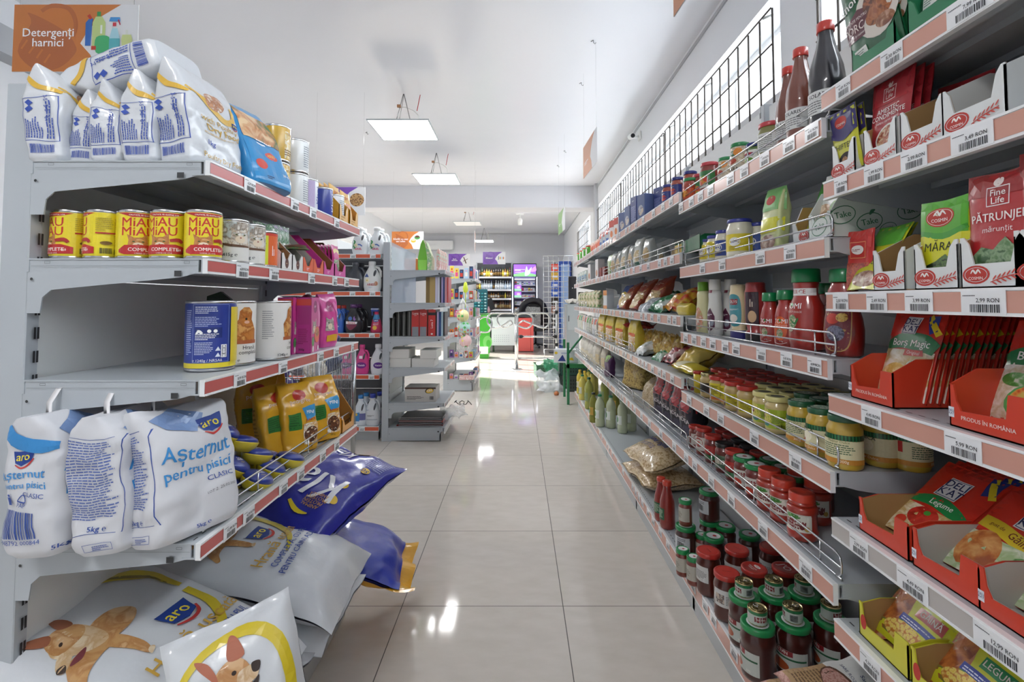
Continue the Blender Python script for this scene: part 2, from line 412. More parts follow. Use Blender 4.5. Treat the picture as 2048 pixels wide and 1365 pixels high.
for nm, y, lit, lab in (('lit square white LED ceiling panel on chains, largest in view', 4.78, 1, 0), ('lit square LED ceiling panel on chains, just before the beam', 6.72, 1, 0),
                        ('unlit grey LED ceiling panel hanging beyond the beam', 10.6, 0, 0), 
                        ('added LED fill light panel, unseen overhead behind the viewer', -.8, 1, 0)):  # panel behind the viewer is out of view, added as fill light
    fr, df = led_panel(.58, lit); X = -1.12 if y < 10 else -1.1
    put(T('ceiling_light', None, [T('frame', fr), T('diffuser', df), T('chain', chain), T('cable', cord)]), (X, y, 2.925), nm, 'ceiling light', 'LED ceiling panels')
fr, df = led_panel(.5, 1)
put(T('ceiling_light', None, [T('frame', fr), T('diffuser', df), T('chain', chain), T('cable', G().tube([(.1, 0, .01), (.1, 0, .2), (.05, 0, .26), (0, 0, .2)], .008, 'p:e8e8e4'))]), (-.95, 13.7, 2.925), 'lit LED panel hanging farthest away over the checkout', 'ceiling light', 'LED ceiling panels')
# small hooks left in the ceiling
hk = G().tube([(0, 0, 0), (0, 0, -.02), (.012, 0, -.03), (.02, 0, -.02)], .003, 'p:8a8a8a', 4).tube([(0, 0, 0), (-.02, 0, -.012)], .003, 'p:777777', 4)
for i, (px, py) in enumerate(((1190, 70), (1165, 158), (1131, 298), (1117, 328), (730, 260))):
    Y = 985*(ZC-H)/(603-py); X = (px-CX)*Y/F
    put(T('ceiling_hook', hk), (X, Y, ZC), 'small bent metal hook in the ceiling, %s' % ('nearest of the row near the right wall', 'second of the row near the right wall', 'third of the row near the right wall', 'farthest of the row near the right wall', 'left of the largest light panel')[i], 'hook', 'ceiling hooks')
# security camera on the right wall
g = G().box(-.02, 0, -.05, .05, -.05, .05, WHT, .01)
a = G().tube([(-.02, 0, 0), (-.07, 0, -.02), (-.1, -.01, -.01)], .014, WHT, 8)
b = G().lathe([(.028, 0), (.032, .01), (.032, .13), (.02, .15)], WHT, 16, (0, 0, 0), 'y').warp(lambda v: Matrix.Rotation(math.radians(12), 3, 'X') @ v + Vector((-.11, -.1, -.03)))
c = G().lathe([(.001, -.002), (.024, -.002), (.024, .004)], 'g:16181c', 16, (0, 0, 0), 'y').warp(lambda v: Matrix.Rotation(math.radians(12), 3, 'X') @ v + Vector((-.11, -.1, -.03)))
put(T('security_camera', None, [T('wall_mount', g), T('arm', a), T('camera_body', b, [T('lens', c, label='black camera lens')])]), (XW, 5.5, 3.12), 'white bullet security camera fixed high on the right wall', 'security camera')
# ================================================================ SHELVING
tags = {}
def tag_mesh(price, w=.058, name=''):
    if (price, w) not in tags:
        g = G().box(-w/2, w/2, -.001, 0, -.034, 0, 'g:eef0f2')
        g.art(FR(-.001), [('l', -w*.45, -.0075, w*.6, .003, 1, 'p:55585c'), ('T', price, w*.12, -.014, .0085, 'p:26282c'), ('b', -w*.28, -.031, w*.66, .0115, False, 'p:33363a')], .05)
        tags[(price, w)] = g.mesh('price_tag')
    return tags[(price, w)]
PR = ['2,99 RON', '3,49 RON', '4,45 RON', '5,99 RON', '1,99 RON', '7,99 RON', '4,29 RON', '6,30 RON', '8,99 RON', '12,99 RON', '3,99 RON', '9,49 RON']
def shelf(L, d, z, rail, tagsx=None, fence=False, dots=False, rh=.045, ends=(1, 1), prices=None, bk=.085, rr=None):
    rr = rr or random.Random(int(z*1000)+int(L*100))
    s = G(); k = STL
    s.box(0, L, .002, d, -.003, 0, k); s.box(0, L, .002, .005, -.032, -.003, k); s.box(0, L, d-.004, d, -.028, -.003, k)
    s.box(0, L, .005, .03, -.032, -.029, k)
    for y in (d*.36, d*.68): s.box(.01, L-.01, y-.022, y+.022, -.016, -.003, k)
    if dots:
        n = int(L/.028)
        s.art(UP(0), [('r', .014+i*.028, .014, .028+i*.028, .017, 'p:3a3c3e') for i in range(n)], .1)
    kids = []
    for x in ((0, L) if ends == (1, 1) else ((0,) if ends[0] else (L,))):
        xx = x+.002 if x == 0 else x-.004
        b = G().prism([(.012, -.002), (d, -.002), (d, -bk-.045), (d-.028, -bk-.045), (d-.032, -bk-.012), (d-.05, -bk+.004), (.05, -.04), (.012, -.03)], (lambda s_, t_, e, xx=xx: Vector((xx-e, s_, t_))), .0028, k)
        sd = PL((xx-.003 if x == 0 else xx+.001, 0, 0), (0, 1, 0), (0, 0, 1), ((-1 if x == 0 else 1), 0, 0))
        b.art(sd, [('r', .012, -.0165, d-.01, -.0155, 'p:8d9295'), ('r', .045, -.038, .06, -.026, 'p:3c3d3f'), ('e', d-.012, -bk*.62, .003, .003, 'p:303234'), ('o', .028, -.011, .04, -.006, .0008, 'p:6f7376'), ('o', d-.05, -.011, d-.038, -.006, .0008, 'p:6f7376')], .05)
        kids.append(T('bracket', b))
    r = G().box(0, L, -.008, .002, -rh, 0, 'g:e9ebec').box(0, L, -.0095, -.008, -.004, 0, 'g:f2f3f4').box(0, L, -.0095, -.008, -rh, -rh+.004, 'g:f2f3f4')
    it = []; w = .052
    if tagsx is None:
        tagsx = []; x = rr.uniform(.03, .08)
        while x < L-.03: tagsx.append(x); x += rr.choice((.075, .095, .12, .16, .2))
    it.append(('r', .001, -rh+.005, L-.001, -.005, rail))
    r.art(FR(-.008), it, .1)
    kids.append(T('price_rail', r, label='price rail with a coloured paper strip'))
    for i, x in enumerate(tagsx):
        ww = w
        if isinstance(x, tuple): x, ww = x
        kids.append(T('price_tag', tag_mesh(prices[i] if prices else rr.choice(PR), ww), loc=(x, -.0095, -.004 if rh > .036 else -.001)))
    if fence:
        f = G(); y = .014; q = .018; h = .056; r_ = .0022
        a0, a1 = (.006, L-.006) if fence is True else fence
        for zz in (.006, .03): f.tube([(a0, y, zz), (a1, y, zz)], r_, CHR, 6)
        f.tube([(a0+q, y, .006), (a0+.003, y, .012), (a0, y, .02), (a0, y, h-q), (a0+.004, y, h-.006), (a0+q, y, h), (a1-q, y, h), (a1-.004, y, h-.006), (a1, y, h-q), (a1, y, .02), (a1-.003, y, .012), (a1-q, y, .006)], r_*1.2, CHR, 6)
        n = max(1, round((a1-a0)/.3))
        for i in range(n):
            x = a0+(a1-a0)*(i+.75)/n; f.tube([(x, y+.003, -.01), (x, y+.003, h-.001)], r_, CHR, 6)
        kids.append(T('wire_fence', f, label='chrome wire shelf fence'))
    return T('shelf', s, kids, loc=(0, 0, z))
def upright(x, d, top, side=None):
    g = G().box(x-.015, x+.015, d, d+.06, 0, top, STL, .002)
    n = int(top/.05)
    it = []
    for i in range(n): it += [('r', .006-.009, i*.05+.02, .006-.004, i*.05+.045, 'p:2a2b2e'), ('r', .004, i*.05+.02, .009, i*.05+.045, 'p:2a2b2e')]
    g.art(FR(d, x), it, .1)
    return T('upright', g)
def unit(L, d, top, shelves, base=None, posts=(1, 1), panel='s:d0d3d2', ztop_panel=None, foot=True):
    kids = []
    if posts[0]: kids.append(upright(.017, d, top))
    if posts[1]: kids.append(upright(L-.017, d, top))
    p = G(); z = .1
    zt = ztop_panel or top-.02
    while z < zt-.05: p.box(.016, L-.016, d+.012, d+.02, z+.001, min(z+.298, zt), panel); z += .3
    kids.append(T('back_panel', p))
    kids += shelves
    if base:
        bz = base.loc[2]
        b = G().box(.0, L, .03, .04, 0, bz-.045, 's:b9bdbf').box(.0, .012, .03, d, .008, bz-.003, STL).box(L-.012, L, .03, d, .008, bz-.003, STL)
        kids += [base, T('base_plinth', b)]
    return T('shelving_unit', None, kids)
PK, RD, OR_ = 'g:d29c8b', 'g:c4605c', 'g:d9603e'
XR, DR = .676, .355
Y0 = [.07, 1.07, 2.035, 3.0, 4.0, 5.0, 5.9]
def right_bay(i, sh, label):
    a, b = Y0[i], Y0[i+1]; L = b-a
    u = unit(L, DR, 2.08, sh(L), shelf(L, DR, .184, PK, None, False, True, .08 if 0 else .06, rr=random.Random(i)), posts=(1 if i == 5 else 0, 1))
    put(u, (XR, b, 0), label, 'shelving', 'right-hand shelving units', rz=-PI/2)
lvN = [1.707, 1.51, 1.269, 1.052, .79, .58]
lvM = [1.655, 1.39, 1.125, .885, .65]
lvF = [1.706, 1.45, 1.19, .935, .65]
def yl(px, z, b): return b-YX(px, XR, z)
def near(L):
    b = Y0[1]; S = []
    for z, ps, pr in ((lvN[0], ((1695, .045), (1793, .052), (1950, .075)), ['4,49 RON', '8,30 RON', '7,99 RON']), (lvN[1], ((1690, .04), (1757, .05), (1838, .055), (1955, .068)), ['1,49 RON', '1,99 RON', '2,99 RON', '3,49 RON']),
                  (lvN[2], ((1690, .048), (1763, .052), (1848, .057), (1978, .068)), ['2,50 RON', '2,49 RON', '3,99 RON', '2,99 RON']), (lvN[3], ((1752, .052), (1937, .062)), ['4,45 RON', '5,99 RON']),
                  (lvN[4], ((1727, .052), (1835, .066), (2010, .075)), ['2,99 RON', '4,49 RON', '12,99 RON']), (lvN[5], ((1750, .055), (1870, .06)), ['4,39 RON', '4,99 RON'])):
        S.append(shelf(L, DR, z, 'g:bdb8b4' if z == lvN[4] else PK, [(yl(p, z, b), w) for p, w in ps], False, z in (lvN[3], lvN[4], lvN[5]), .04, prices=pr))
    return S
def mid(L):
    b = Y0[2]; z = lvM[2]; tx = [yl(p, z, b) for p in (1376, 1393, 1412, 1431, 1456, 1478, 1529, 1580, 1637)]
    return [shelf(L, DR, lvM[0], PK, None, True), shelf(L, DR, lvM[1], PK, [yl(p, lvM[1], b) for p in (1410, 1450, 1527, 1587)], True),
            shelf(L, DR, z, PK, tx, True, prices=['2,49 RON', '3,10 RON', '3,99 RON', '4,29 RON', '7,45 RON', '6,99 RON', '7,45 RON', '5,45 RON', '8,99 RON']),
            shelf(L, DR, lvM[3], PK, [yl(p, lvM[3], b) for p in (1383, 1418, 1447, 1515, 1598)], True), shelf(L, DR, lvM[4], PK, None, True, True)]
def far(i):
    def f(L): return [shelf(L, DR, z, PK, None, (q == 1 and i in (2, 3)) or (q == 4) or (q == 3 and i in (3, 4)) or (q in (1, 2) and i == 5), q == 4, ends=(1, 1)) for q, z in enumerate(lvF)]
    return f
right_bay(0, near, 'nearest right-hand shelving unit with spice and soup packets, at the picture edge')
right_bay(1, mid, 'second right-hand shelving unit with ketchup, mustard and tomato jars')
right_bay(2, far(2), 'third right-hand shelving unit with pasta and noodle bags')
right_bay(3, far(3), 'fourth right-hand shelving unit, pasta above and oil bottles below')
right_bay(4, far(4), 'fifth right-hand shelving unit along the aisle')
right_bay(5, far(5), 'farthest right-hand shelving unit, ending at the green stand')
# left gondola
XLF, DL, YLN = -.66, .37, 1.03
lvL = [1.548, 1.340, 1.086, .753, .2]
LL = .98
tg = lambda ps, z: [(YX(p, XLF, z)-YLN, w) for p, w in ps]
sh = [shelf(LL, DL, lvL[0], RD, tg(((492, .05), (583, .05), (620, .05), (668, .05)), lvL[0]), rh=.032, bk=.07), shelf(LL, DL, lvL[1], RD, tg(((477, .052), (541, .05), (617, .05), (664, .045), (688, .05)), lvL[1]), rh=.032, bk=.07),
      shelf(LL, DL, lvL[2], RD, tg(((472, .05), (559, .05), (635, .052), (667, .05), (700, .03)), lvL[2]), rh=.034, bk=.07), shelf(LL, DL, lvL[3], RD, tg(((452, .05), (490, .05), (560, .05), (595, .05), (640, .05), (668, .05)), lvL[3]), (.04, LL-.02), True, .034, bk=.07)]
put(unit(LL, DL, 1.715, sh, shelf(LL, DL, lvL[4], RD, [], False, False, .06), panel='s:e4e6e4'), (XLF, YLN, 0), 'grey left-hand shelving unit full of pet food, nearest the viewer', 'shelving', rz=PI/2)
# unit beyond: end view, folders and boxes
YG = 4.44; XG = -.663; DG = .50
lg = [1.532, 1.236, .932, .654, .34]
sh = [shelf(.62, DG, z, 'g:e6b9b4', None, rh=.035, bk=.09) for z in lg]
put(unit(.62, DG, 1.787, sh, shelf(.62, DG, .12, 'g:d8dadb', [], rh=.05)), (XG, YG, 0), 'grey shelving unit in mid aisle with red folders and boxed goods', 'shelving', rz=PI/2)
# detergent unit facing the viewer
ld = [1.68, 1.34, .963, .59]
sh = [shelf(.95, .38, z, OR_, [.1, .3, .5, .7, .88][q % 2:], rh=.042) for q, z in enumerate(ld)]
put(unit(.95, .38, 1.787, sh, shelf(.95, .38, .13, OR_, [.55, .8], rh=.042), posts=(1, 0), panel='s:5a5c62'), (-2.2, YG+.02, 0), 'shelving unit with orange price rails holding detergents, facing the aisle end', 'shelving')
# third unit far down the aisle
l3 = [1.57, 1.28, 1.03, .75, .46]
sh = [shelf(1.0, .38, z, 'g:e3c0bd', None, rh=.035) for z in l3]
put(unit(1.0, .38, 1.7, sh, shelf(1.0, .38, .16, 'g:d8dadb', [], rh=.05)), (-.61, 6.9, 0), 'far grey shelving unit with toys and sweets before the turnstile', 'shelving', rz=PI/2)
# ================================================================ GOODS: builders
def sh_(items, dx, dy):
    out = []
    for it in items:
        o = it[0]
        if o in 'pPw': out.append((o, [(q[0]+dx, q[1]+dy)+tuple(q[2:]) for q in it[1]])+tuple(it[2:]))
        elif o == 'e': out.append((o, it[1]+dx, it[2]+dy)+tuple(it[3:]))
        elif o in 'tT': out.append((o, it[1], it[2]+dx, it[3]+dy)+tuple(it[4:]))
        elif o == 'b': out.append((o, it[1]+dx, it[2]+dy)+tuple(it[3:]))
        elif o == 'l': out.append((o, it[1]+dx, it[2]+dy)+tuple(it[3:]))
        elif o in 'ro': out.append((o, it[1]+dx, it[2]+dy, it[3]+dx, it[4]+dy)+tuple(it[5:]))
    return out
def sgn(x): return -1 if x < 0 else 1
def gbag(w, d, h, body, side_art=None, front_art=None, seed=1, taper=.25, amp=.006, top=.004, p=5, sides=1, back=None, L=.014):
    """gusseted bag standing on its base: front looks to -Y, narrow sides to +-X"""
    A = lambda z: w/2*(.97+.03*math.sin(PI*min(1, z/h)))*(1 if z > .012 else .93+.07*z/.012)
    def B(z):
        t = z/h; b = d/2*(.9+.1*math.sin(PI*t))*(1 if z > .012 else .85+.15*z/.012)
        if t > 1-taper: q = (t-1+taper)/taper; q = min(1, q); b = b*(1-q)**.8+top*min(1, q*1.5)
        return b
    g = G()
    N = 64; M = 44
    def fn(u, v):
        z = h*v; a = A(z); b = B(z); q = (u*4) % 4; k = int(q); f = (q-k)*2-1
        c, s_ = ((1, f), (-f, 1), (-1, -f), (f, -1))[k]; r = (abs(c)**p+abs(s_)**p)**(-1/p)
        return (a*c*r, b*s_*r, z)
    g.grid(fn, N, M, body, wrap=True)
    g.add([fn(i/N, 0) for i in range(N)], [tuple(range(N-1, -1, -1))], body)
    g.add([fn(i/N, 1) for i in range(N)], [tuple(range(N))], body)
    def fm(s_, z, e): a = A(z); return Vector((s_, -(B(z)*(max(0, 1-abs(s_/a)**p))**(1/p)+e), z))
    def lm(s_, z, e): b = B(z); q = min(.98, abs(s_/b)); return Vector((-(A(z)*(1-q**p)**(1/p)+e), -s_, z))
    if front_art: g.art(fm, front_art, L, .0012)
    if side_art: g.art(lm, side_art, L, .0012)
    g.crumple(amp, 14, seed, keep=.005)
    return g
def pillow(w, l, t, body, art=None, seed=1, amp=.004, p=4, crimp=.012, bend=None, L=.02, csc=9, back=None, e0=.0012, n=26):
    """sealed bag lying face up, text up = +y, centred"""
    def zf(x, y):
        x = min(.999, abs(2*x/w)); yy = min(.999, abs(2*y/(l-2*crimp)))
        return t/2*((1-x**p)*(1-yy**p))**.55
    g = G()
    def pin(x, y): return x*(1-.05*(1-abs(2*y/l))**1.0), y*(1-.04*(1-abs(2*x/w)))
    nx, ny = n, int(n*1.3)
    for sg in (1, -1):
        def fn(u, v): x = w*(u-.5); y = l*(v-.5); a, b = pin(x, y); return (a, b, sg*zf(x, y)+.0004*sg)
        g.grid(fn, nx, ny, body if sg == 1 else (back or body), flip=sg < 0)
    def mp(s, y, e): a, b = pin(s, y); return Vector((a, b, zf(s, y)+.0004+e))
    if art: g.art(mp, art, L, e0)
    if amp:
        def fold(v):   # gathers running in from the sealed ends, sharper toward them
            q = abs(2*v.y/l)**4; k = 34/(w/.4)
            return Vector((v.x, v.y, v.z+amp*1.1*q*math.sin(k*v.x+seed)+amp*.5*abs(2*v.x/w)**4*math.sin(k*.8*v.y+seed*2)))
        if w > .15: g.warp(fold)
        g.crumple(amp, csc, seed)
    if bend: g.warp(bend)
    return g
def tin(r, h, art, body='m:d5d3cc', lab='g:f2f2f0', a0=0, rim='m:cfcfcf', rib=True, seg=32, lid=None):
    pr = [(r*.94, 0), (r, .002), (r, .005), (r*.985, .007), (r*.985, h-.007), (r, h-.005), (r, h-.001), (r*.965, h), (r*.955, h-.003)]
    g = G().lathe(pr+[(0, h-.003)], rim, seg)
    if lab: g.lathe([(r*.985, .0065), (r*.99, .0075), (r*.99, h-.0075), (r*.985, h-.0065)], lab, seg)
    if art: g.art(CYL(r*.99), art, .01)
    for q in (.75, .5): g.lathe([(r*q, h-.0028), (r*q+.0015, h-.0016), (r*q+.003, h-.0028)], rim, seg)
    k = G().tube([(math.sin(a)*r*.24, r*.35+math.cos(a)*r*.24, h-.0005) for a in (2*PI*i/12 for i in range(12))], .0012, 'm:c8c8c8', 5, True)
    k.tube([(0, r*.12, h-.0005), (0, -r*.05, h-.001)], .0016, 'm:c8c8c8', 5)
    return g, k
def carton(w, d, h, body, front=None, left=None, right=None, topa=None, bev=.0012):
    g = G().box(-w/2, w/2, -d/2, d/2, 0, h, body, bev)
    if front: g.art(FR(-d/2), front, .2, .0003)
    if left: g.art(SL(-w/2), left, .2, .0003)
    if right: g.art(SR(w/2), right, .2, .0003)
    if topa: g.art(UP(h), topa, .2, .0003)
    return g
def jar(r, h, lid, cont, art=None, rl=None, lid_h=.014, neck=.86, lab=None, lid_art=None, glass_top=True, shape='jar', seg=30):
    rn = r*neck; rl = rl or rn*1.06; b = h-lid_h
    if shape == 'jar': pr = [(r*.86, 0), (r*.97, .003), (r, .01), (r*1.0, h*.12), (r*.985, h*.14), (r*.985, h*.62), (r, h*.64), (r, h*.72), (r*.97, h*.76), (rn, b-.006), (rn, b+.006)]
    elif shape == 'pet': pr = [(r*.8, 0), (r*.97, .004), (r, .015), (r, h*.2), (r*.93, h*.24), (r*.93, h*.55), (r, h*.6), (r*.98, h*.68), (r*.85, h*.76), (rn, b-.008), (rn, b+.006)]
    elif shape == 'belly': pr = [(r*.84, 0), (r*.93, .004), (r*.97, h*.1), (r, h*.3), (r, h*.5), (r*.96, h*.68), (r*.9, h*.76), (rn, b-.01), (rn, b+.006)]
    g = G().lathe([(0, 0)]+pr+[(0, b+.006)], cont, seg)
    rf = prof_r(pr)
    if lab:
        z0, z1, k, *a = lab; w = a[0] if a else 0
        if w: g.art(CYL(lambda t: rf(t)), [('r', -w/2, z0, w/2, z1, k)], .01, .0004)
        else: g.lathe([(rf(z0)+.0004, z0), (max(rf(z0), rf((z0+z1)/2))+.0004, (z0+z1)/2), (rf(z1)+.0004, z1)], k, seg)
    if art: g.art(CYL(lambda t: rf(t)), art, .01, .0009)
    l = G().lathe([(0, b), (rl*.98, b), (rl, b+.002), (rl, h-.003), (rl*.96, h-.0005), (rl*.8, h), (rl*.78, h-.001), (0, h-.001)], lid, seg)
    if lid_art: l.art(UP(h-.001), lid_art, .05, .0006)
    return T('jar', g), T('lid', l)
def packet(w, h, t, body, art, seed=1, amp=.002, n=12, e0=.0009):
    """flat sachet standing upright, face to -Y, base at z=0"""
    g = pillow(w, h, t, body, sh_(art, 0, -h/2), seed, amp, p=6, crimp=.007, L=.02, n=n, csc=16, e0=e0)
    return g.warp(lambda v: Vector((v.x, -v.z, v.y+h/2)))
def tray(w, d, hf, hb, out, inn, art=None, cut=None, side_art=None, th=.0022, slope=.5):
    """open carton display tray: front (low, with a cut-out) at -Y, back wall high"""
    g = G(); y0, y1 = -d/2, d/2; x0, x1 = -w/2, w/2
    g.box(x0, x1, y0, y1, 0, th, inn)
    c = cut or w*.3
    fr = [(x0, 0), (x1, 0), (x1, hf), (x1-.012, hf+.002), (x1-.022, hf-.012), (x1-.03, hf*.45), (x0+.03, hf*.45), (x0+.022, hf-.012), (x0+.012, hf+.002), (x0, hf)]
    if cut is not None: fr = cut
    g.prism(fr, FR(y0), th, out)
    g.prism([(a, b) for a, b in fr], FR(y0+th+.0002), .0005, inn)
    g.prism([(x0, 0), (x1, 0), (x1, hb), (x0, hb)], FR(y1-th), th, inn)
    sd = [(y0, 0), (y1, 0), (y1, hb), (y0+d*slope, hb), (y0, hf)]
    g.prism([(-a, b) for a, b in sd], SL(x0), th, out); g.prism([(a, b) for a, b in sd], SR(x1), th, out)
    g.prism([(-a*.99, b) for a, b in sd], SL(x0+th+.0002), .0005, inn); g.prism([(a*.99, b) for a, b in sd], SR(x1-th-.0002), .0005, inn)
    if art: g.art(FR(y0), art, .2, .0003)
    if side_art: g.art(SL(x0), side_art, .2, .0003); g.art(SR(x1), side_art, .2, .0003)
    return g
BL, YE_, DB = 'p:2c5cae', 'p:e0b52e', 'p:23357f'
def aro(x, y, s, ro=0):   # the trapezoid badge with a wave under it
    c, n = math.cos(ro), math.sin(ro); R = lambda a, b: (x+s*(a*c-b*n), y+s*(a*n+b*c))
    return [('p', [R(-.5, .32), R(.55, .32), R(.42, -.2), R(0, -.36), R(-.36, -.22)], 'p:1f3f8e'), ('w', [R(-.36, -.3)+(s*.02,), R(0, -.47)+(s*.05,), R(.3, -.38)+(s*.05,), R(.5, -.1)+(s*.03,)], 'p:c33b35'), ('T', 'aro', R(0, .04)[0], R(0, .04)[1], s*.52, 'p:f0dc3a', ro)]
def dog_lying(x, y, s, ro=0):
    c, n = math.cos(ro), math.sin(ro); R = lambda a, b: (x+s*(a*c-b*n), y+s*(a*n+b*c))
    t, t2, dk = 'k:c99c66,b98450,d8b183,26', 'k:d9bf9a,cba77a,e4d2b4,30', 'p:3c2b22'
    P = lambda q, k: ('P', [R(*a) for a in q], k)
    return [P([(-.05, -.1), (.3, .02), (.62, -.1), (.7, -.38), (.4, -.5), (0, -.42)], t), P([(-.12, -.35), (.08, -.42), (.05, -.78), (-.02, -.98), (-.12, -1.0), (-.14, -.8)], t), P([(-.42, -.1), (.02, -.3), (0, -.5), (-.2, -.42), (-.5, -.42), (-.72, -.5), (-.75, -.38)], t),
            P([(-.35, .12), (-.2, .3), (.1, .34), (.22, .15), (.16, -.2), (0, -.36), (-.24, -.2)], t2), P([(-.3, .1), (-.22, .34), (.02, .42), (.18, .3), (.2, .1), (0, -.02)], t),
            P([(-.3, .1), (-.48, .02), (-.56, -.08), (-.5, -.14), (-.24, -.04)], t2), P([(-.56, -.06), (-.5, -.02), (-.44, -.08), (-.53, -.14)], dk), P([(-.46, -.15), (-.3, -.12), (-.16, -.16), (-.34, -.22)], 'p:7b3b40'),
            P([(-.2, .32), (-.28, .58), (-.2, .62), (-.04, .42)], 'p:9c5f43'), P([(.06, .38), (.22, .6), (.3, .54), (.2, .28)], 'p:9c5f43'), ('e', R(-.16, .17)[0], R(-.16, .17)[1], s*.035, s*.022, dk, ro+.5), P([(-.1, -.98), (-.02, -.98), (.0, -1.04), (-.12, -1.05)], t2)]
def dog_head(x, y, s):
    R = lambda a, b: (x+s*a, y+s*b); t, t2, dk = 'k:cf9d68,bf8853,ddb485,26', 'k:dcc09a,caa477,e6d3b6,30', 'p:35261f'
    P = lambda q, k: ('P', [R(*a) for a in q], k)
    return [P([(-.5, -.75), (-.32, -.35), (-.12, -.05), (.3, -.12), (.42, -.45), (.46, -.75)], t), P([(-.12, -.05), (.12, -.18), (.3, -.12), (.2, -.75), (-.12, -.75)], t2),
            P([(-.18, .3), (.02, .42), (.2, .34), (.3, .12), (.26, -.12), (.08, -.2), (-.12, -.05), (-.2, .12)], t), P([(-.18, .3), (-.26, .5), (-.42, .6), (-.4, .5), (-.3, .34), (-.18, .16)], 'p:b56a4f'),
            P([(.0, .4), (.0, .62), (.06, .76), (.16, .66), (.22, .4)], 'p:b56a4f'), P([(.12, .2), (.34, .22), (.4, .14), (.36, .02), (.2, .0), (.08, .06)], t2),
            P([(.3, .24), (.42, .22), (.4, .1), (.31, .12)], dk), P([(.1, .0), (.3, -.02), (.4, .04), (.36, -.12), (.2, -.16)], dk), P([(.14, -.04), (.3, -.06), (.33, -.1), (.2, -.13)], 'p:c06e72'), ('e', R(.05, .22)[0], R(.05, .22)[1], s*.035, s*.03, dk)]
def cat_face(x, y, s, c1='k:c98a4c,b4713a,dba768,60'):
    R = lambda a, b: (x+s*a, y+s*b)
    return [('p', [R(*q) for q in ((-.5, -.5), (-.42, .1), (-.5, .42), (-.2, .24), (.14, .26), (.4, .46), (.42, .08), (.5, -.5))], c1), ('e', *R(0, -.22), s*.26, s*.2, 'p:ead9c0'), ('e', *R(-.2, .02), s*.06, s*.035, 'p:4a5a28'), ('e', *R(.2, .02), s*.06, s*.035, 'p:4a5a28'), ('e', *R(0, -.14), s*.05, s*.035, 'p:a85a50')]
# ---------------- top left shelf
Z1, Z2, Z3, Z4, Z5 = [z+.0008 for z in lvL]
blu = 'p:3450a8'
side = [('o', -.033, .05, .033, .15, .0012, blu), ('T', '3-5   5-8   8+', .012, .122, .011, blu, -PI/2), ('l', -.028, .056, .034, .05, 7, blu, True), ('p', [(-.028, .14), (-.018, .146), (-.01, .136), (-.02, .13)], blu), ('p', [(-.028, .125), (-.018, .131), (-.01, .121), (-.02, .115)], blu), ('l', .012, .056, .016, .085, 3, blu, True), ('b', -.024, .02, .05, .022, False, blu),
        ('w', [(-.02, .205, .004), (.0, .18, .006), (.02, .168, .006), (.036, .16, .004)], 'g:dcb143')]
front = [('w', [(-.07, .175, .003), (-.03, .15, .006), (.02, .125, .007), (.05, .14, .006), (.045, .168, .004)], 'g:dcb143'), ('k' and 'e', -.005, .16, .03, .022, 'k:c98f62,a96e48,e8d9c8,70'), ('t', 'with Poultry', .005, .108, .02, 'p:c9a038'), ('T', 'Dry Food', .012, .088, .024, 'p:c9a038'), ('t', 'complete pet food for adult cats', .01, .073, .007, 'p:c9a038'), ('T', '1kg', -.03, .05, .016, blu), ('t', 'Poultry Dry Food', .01, .022, .016, 'p:c9a038')] + aro(.05, .125, .018)
def arobag(seed): return T('pet_food_bag', gbag(.155, .085, .235, 'f:d4d7db', side, front, seed, .32, .007))
bags = [(-1.012, 1.10, 98, 8, 1.0), (-.955, 1.115, 94, -6, .80), (-.892, 1.10, 100, 4, .86), (-.818, 1.11, 96, 6, .97), (-.728, 1.13, 84, 13, 1.12)]
wd = ['leftmost', 'short second', 'third from left', 'fourth from left', 'big corner one']
for i, (x, y, rz, tilt, sc) in enumerate(bags):
    put(arobag(i+2), (x, y, Z1-.002), 'white cat food bag with blue print, %s on the top left shelf' % wd[i], 'pet food bag', 'white dry food bags', rz=math.radians(rz), ry=0, rx=math.radians(-tilt*.6), sc=(sc, sc, sc*.88))
g = gbag(.155, .085, .25, 'f:d4d7db', side, front, 9, .3, .008)
o = put(T('pet_food_bag', g), (-.79, 1.13, Z1+.255), 'white dry food bag lying flat on top of the upright ones', 'pet food bag', 'white dry food bags', rz=math.radians(90), rx=math.radians(-75), ry=math.radians(0))
o.rotation_euler = Matrix(((.05, .28, -.95), (.99, .05, .05), (.05, -.95, -.28))).normalized().to_euler()
# blue bag hanging over the rail
bf = [('r', -.075, .13, .075, .225, 'k:3f6b34,c98a5a,e4c79c,22'), ('r', -.078, .0, .078, .12, 'g:2f8fcb'), ('T', 'FRISKY', .0, .128, .03, 'g:f2f4f8'), ('e', .01, .09, .03, .012, 'g:d84a3a'), ('T', 'ADULT', .01, .09, .012, 'g:f4e04a'), ('e', -.045, .055, .022, .014, 'g:d84a3a'), ('T', '300 g', .05, .04, .012, 'p:ffffff'), ('T', 'VITA', -.02, .02, .02, 'g:16285c')]
bf = [q for q in bf if q[1] not in ('FRISKY',)] + [('T', 'adult', 0, .128, .03, 'g:f2f4f8')]
put(T('pet_food_bag', gbag(.17, .075, .26, 'f:2f8fcb', None, bf, 21, .3, .006)), (-.662, 1.29, Z1-.008), 'blue dry cat food bag leaning over the rail of the top left shelf', 'pet food bag', rz=math.radians(82), rx=math.radians(-22), sc=.95)
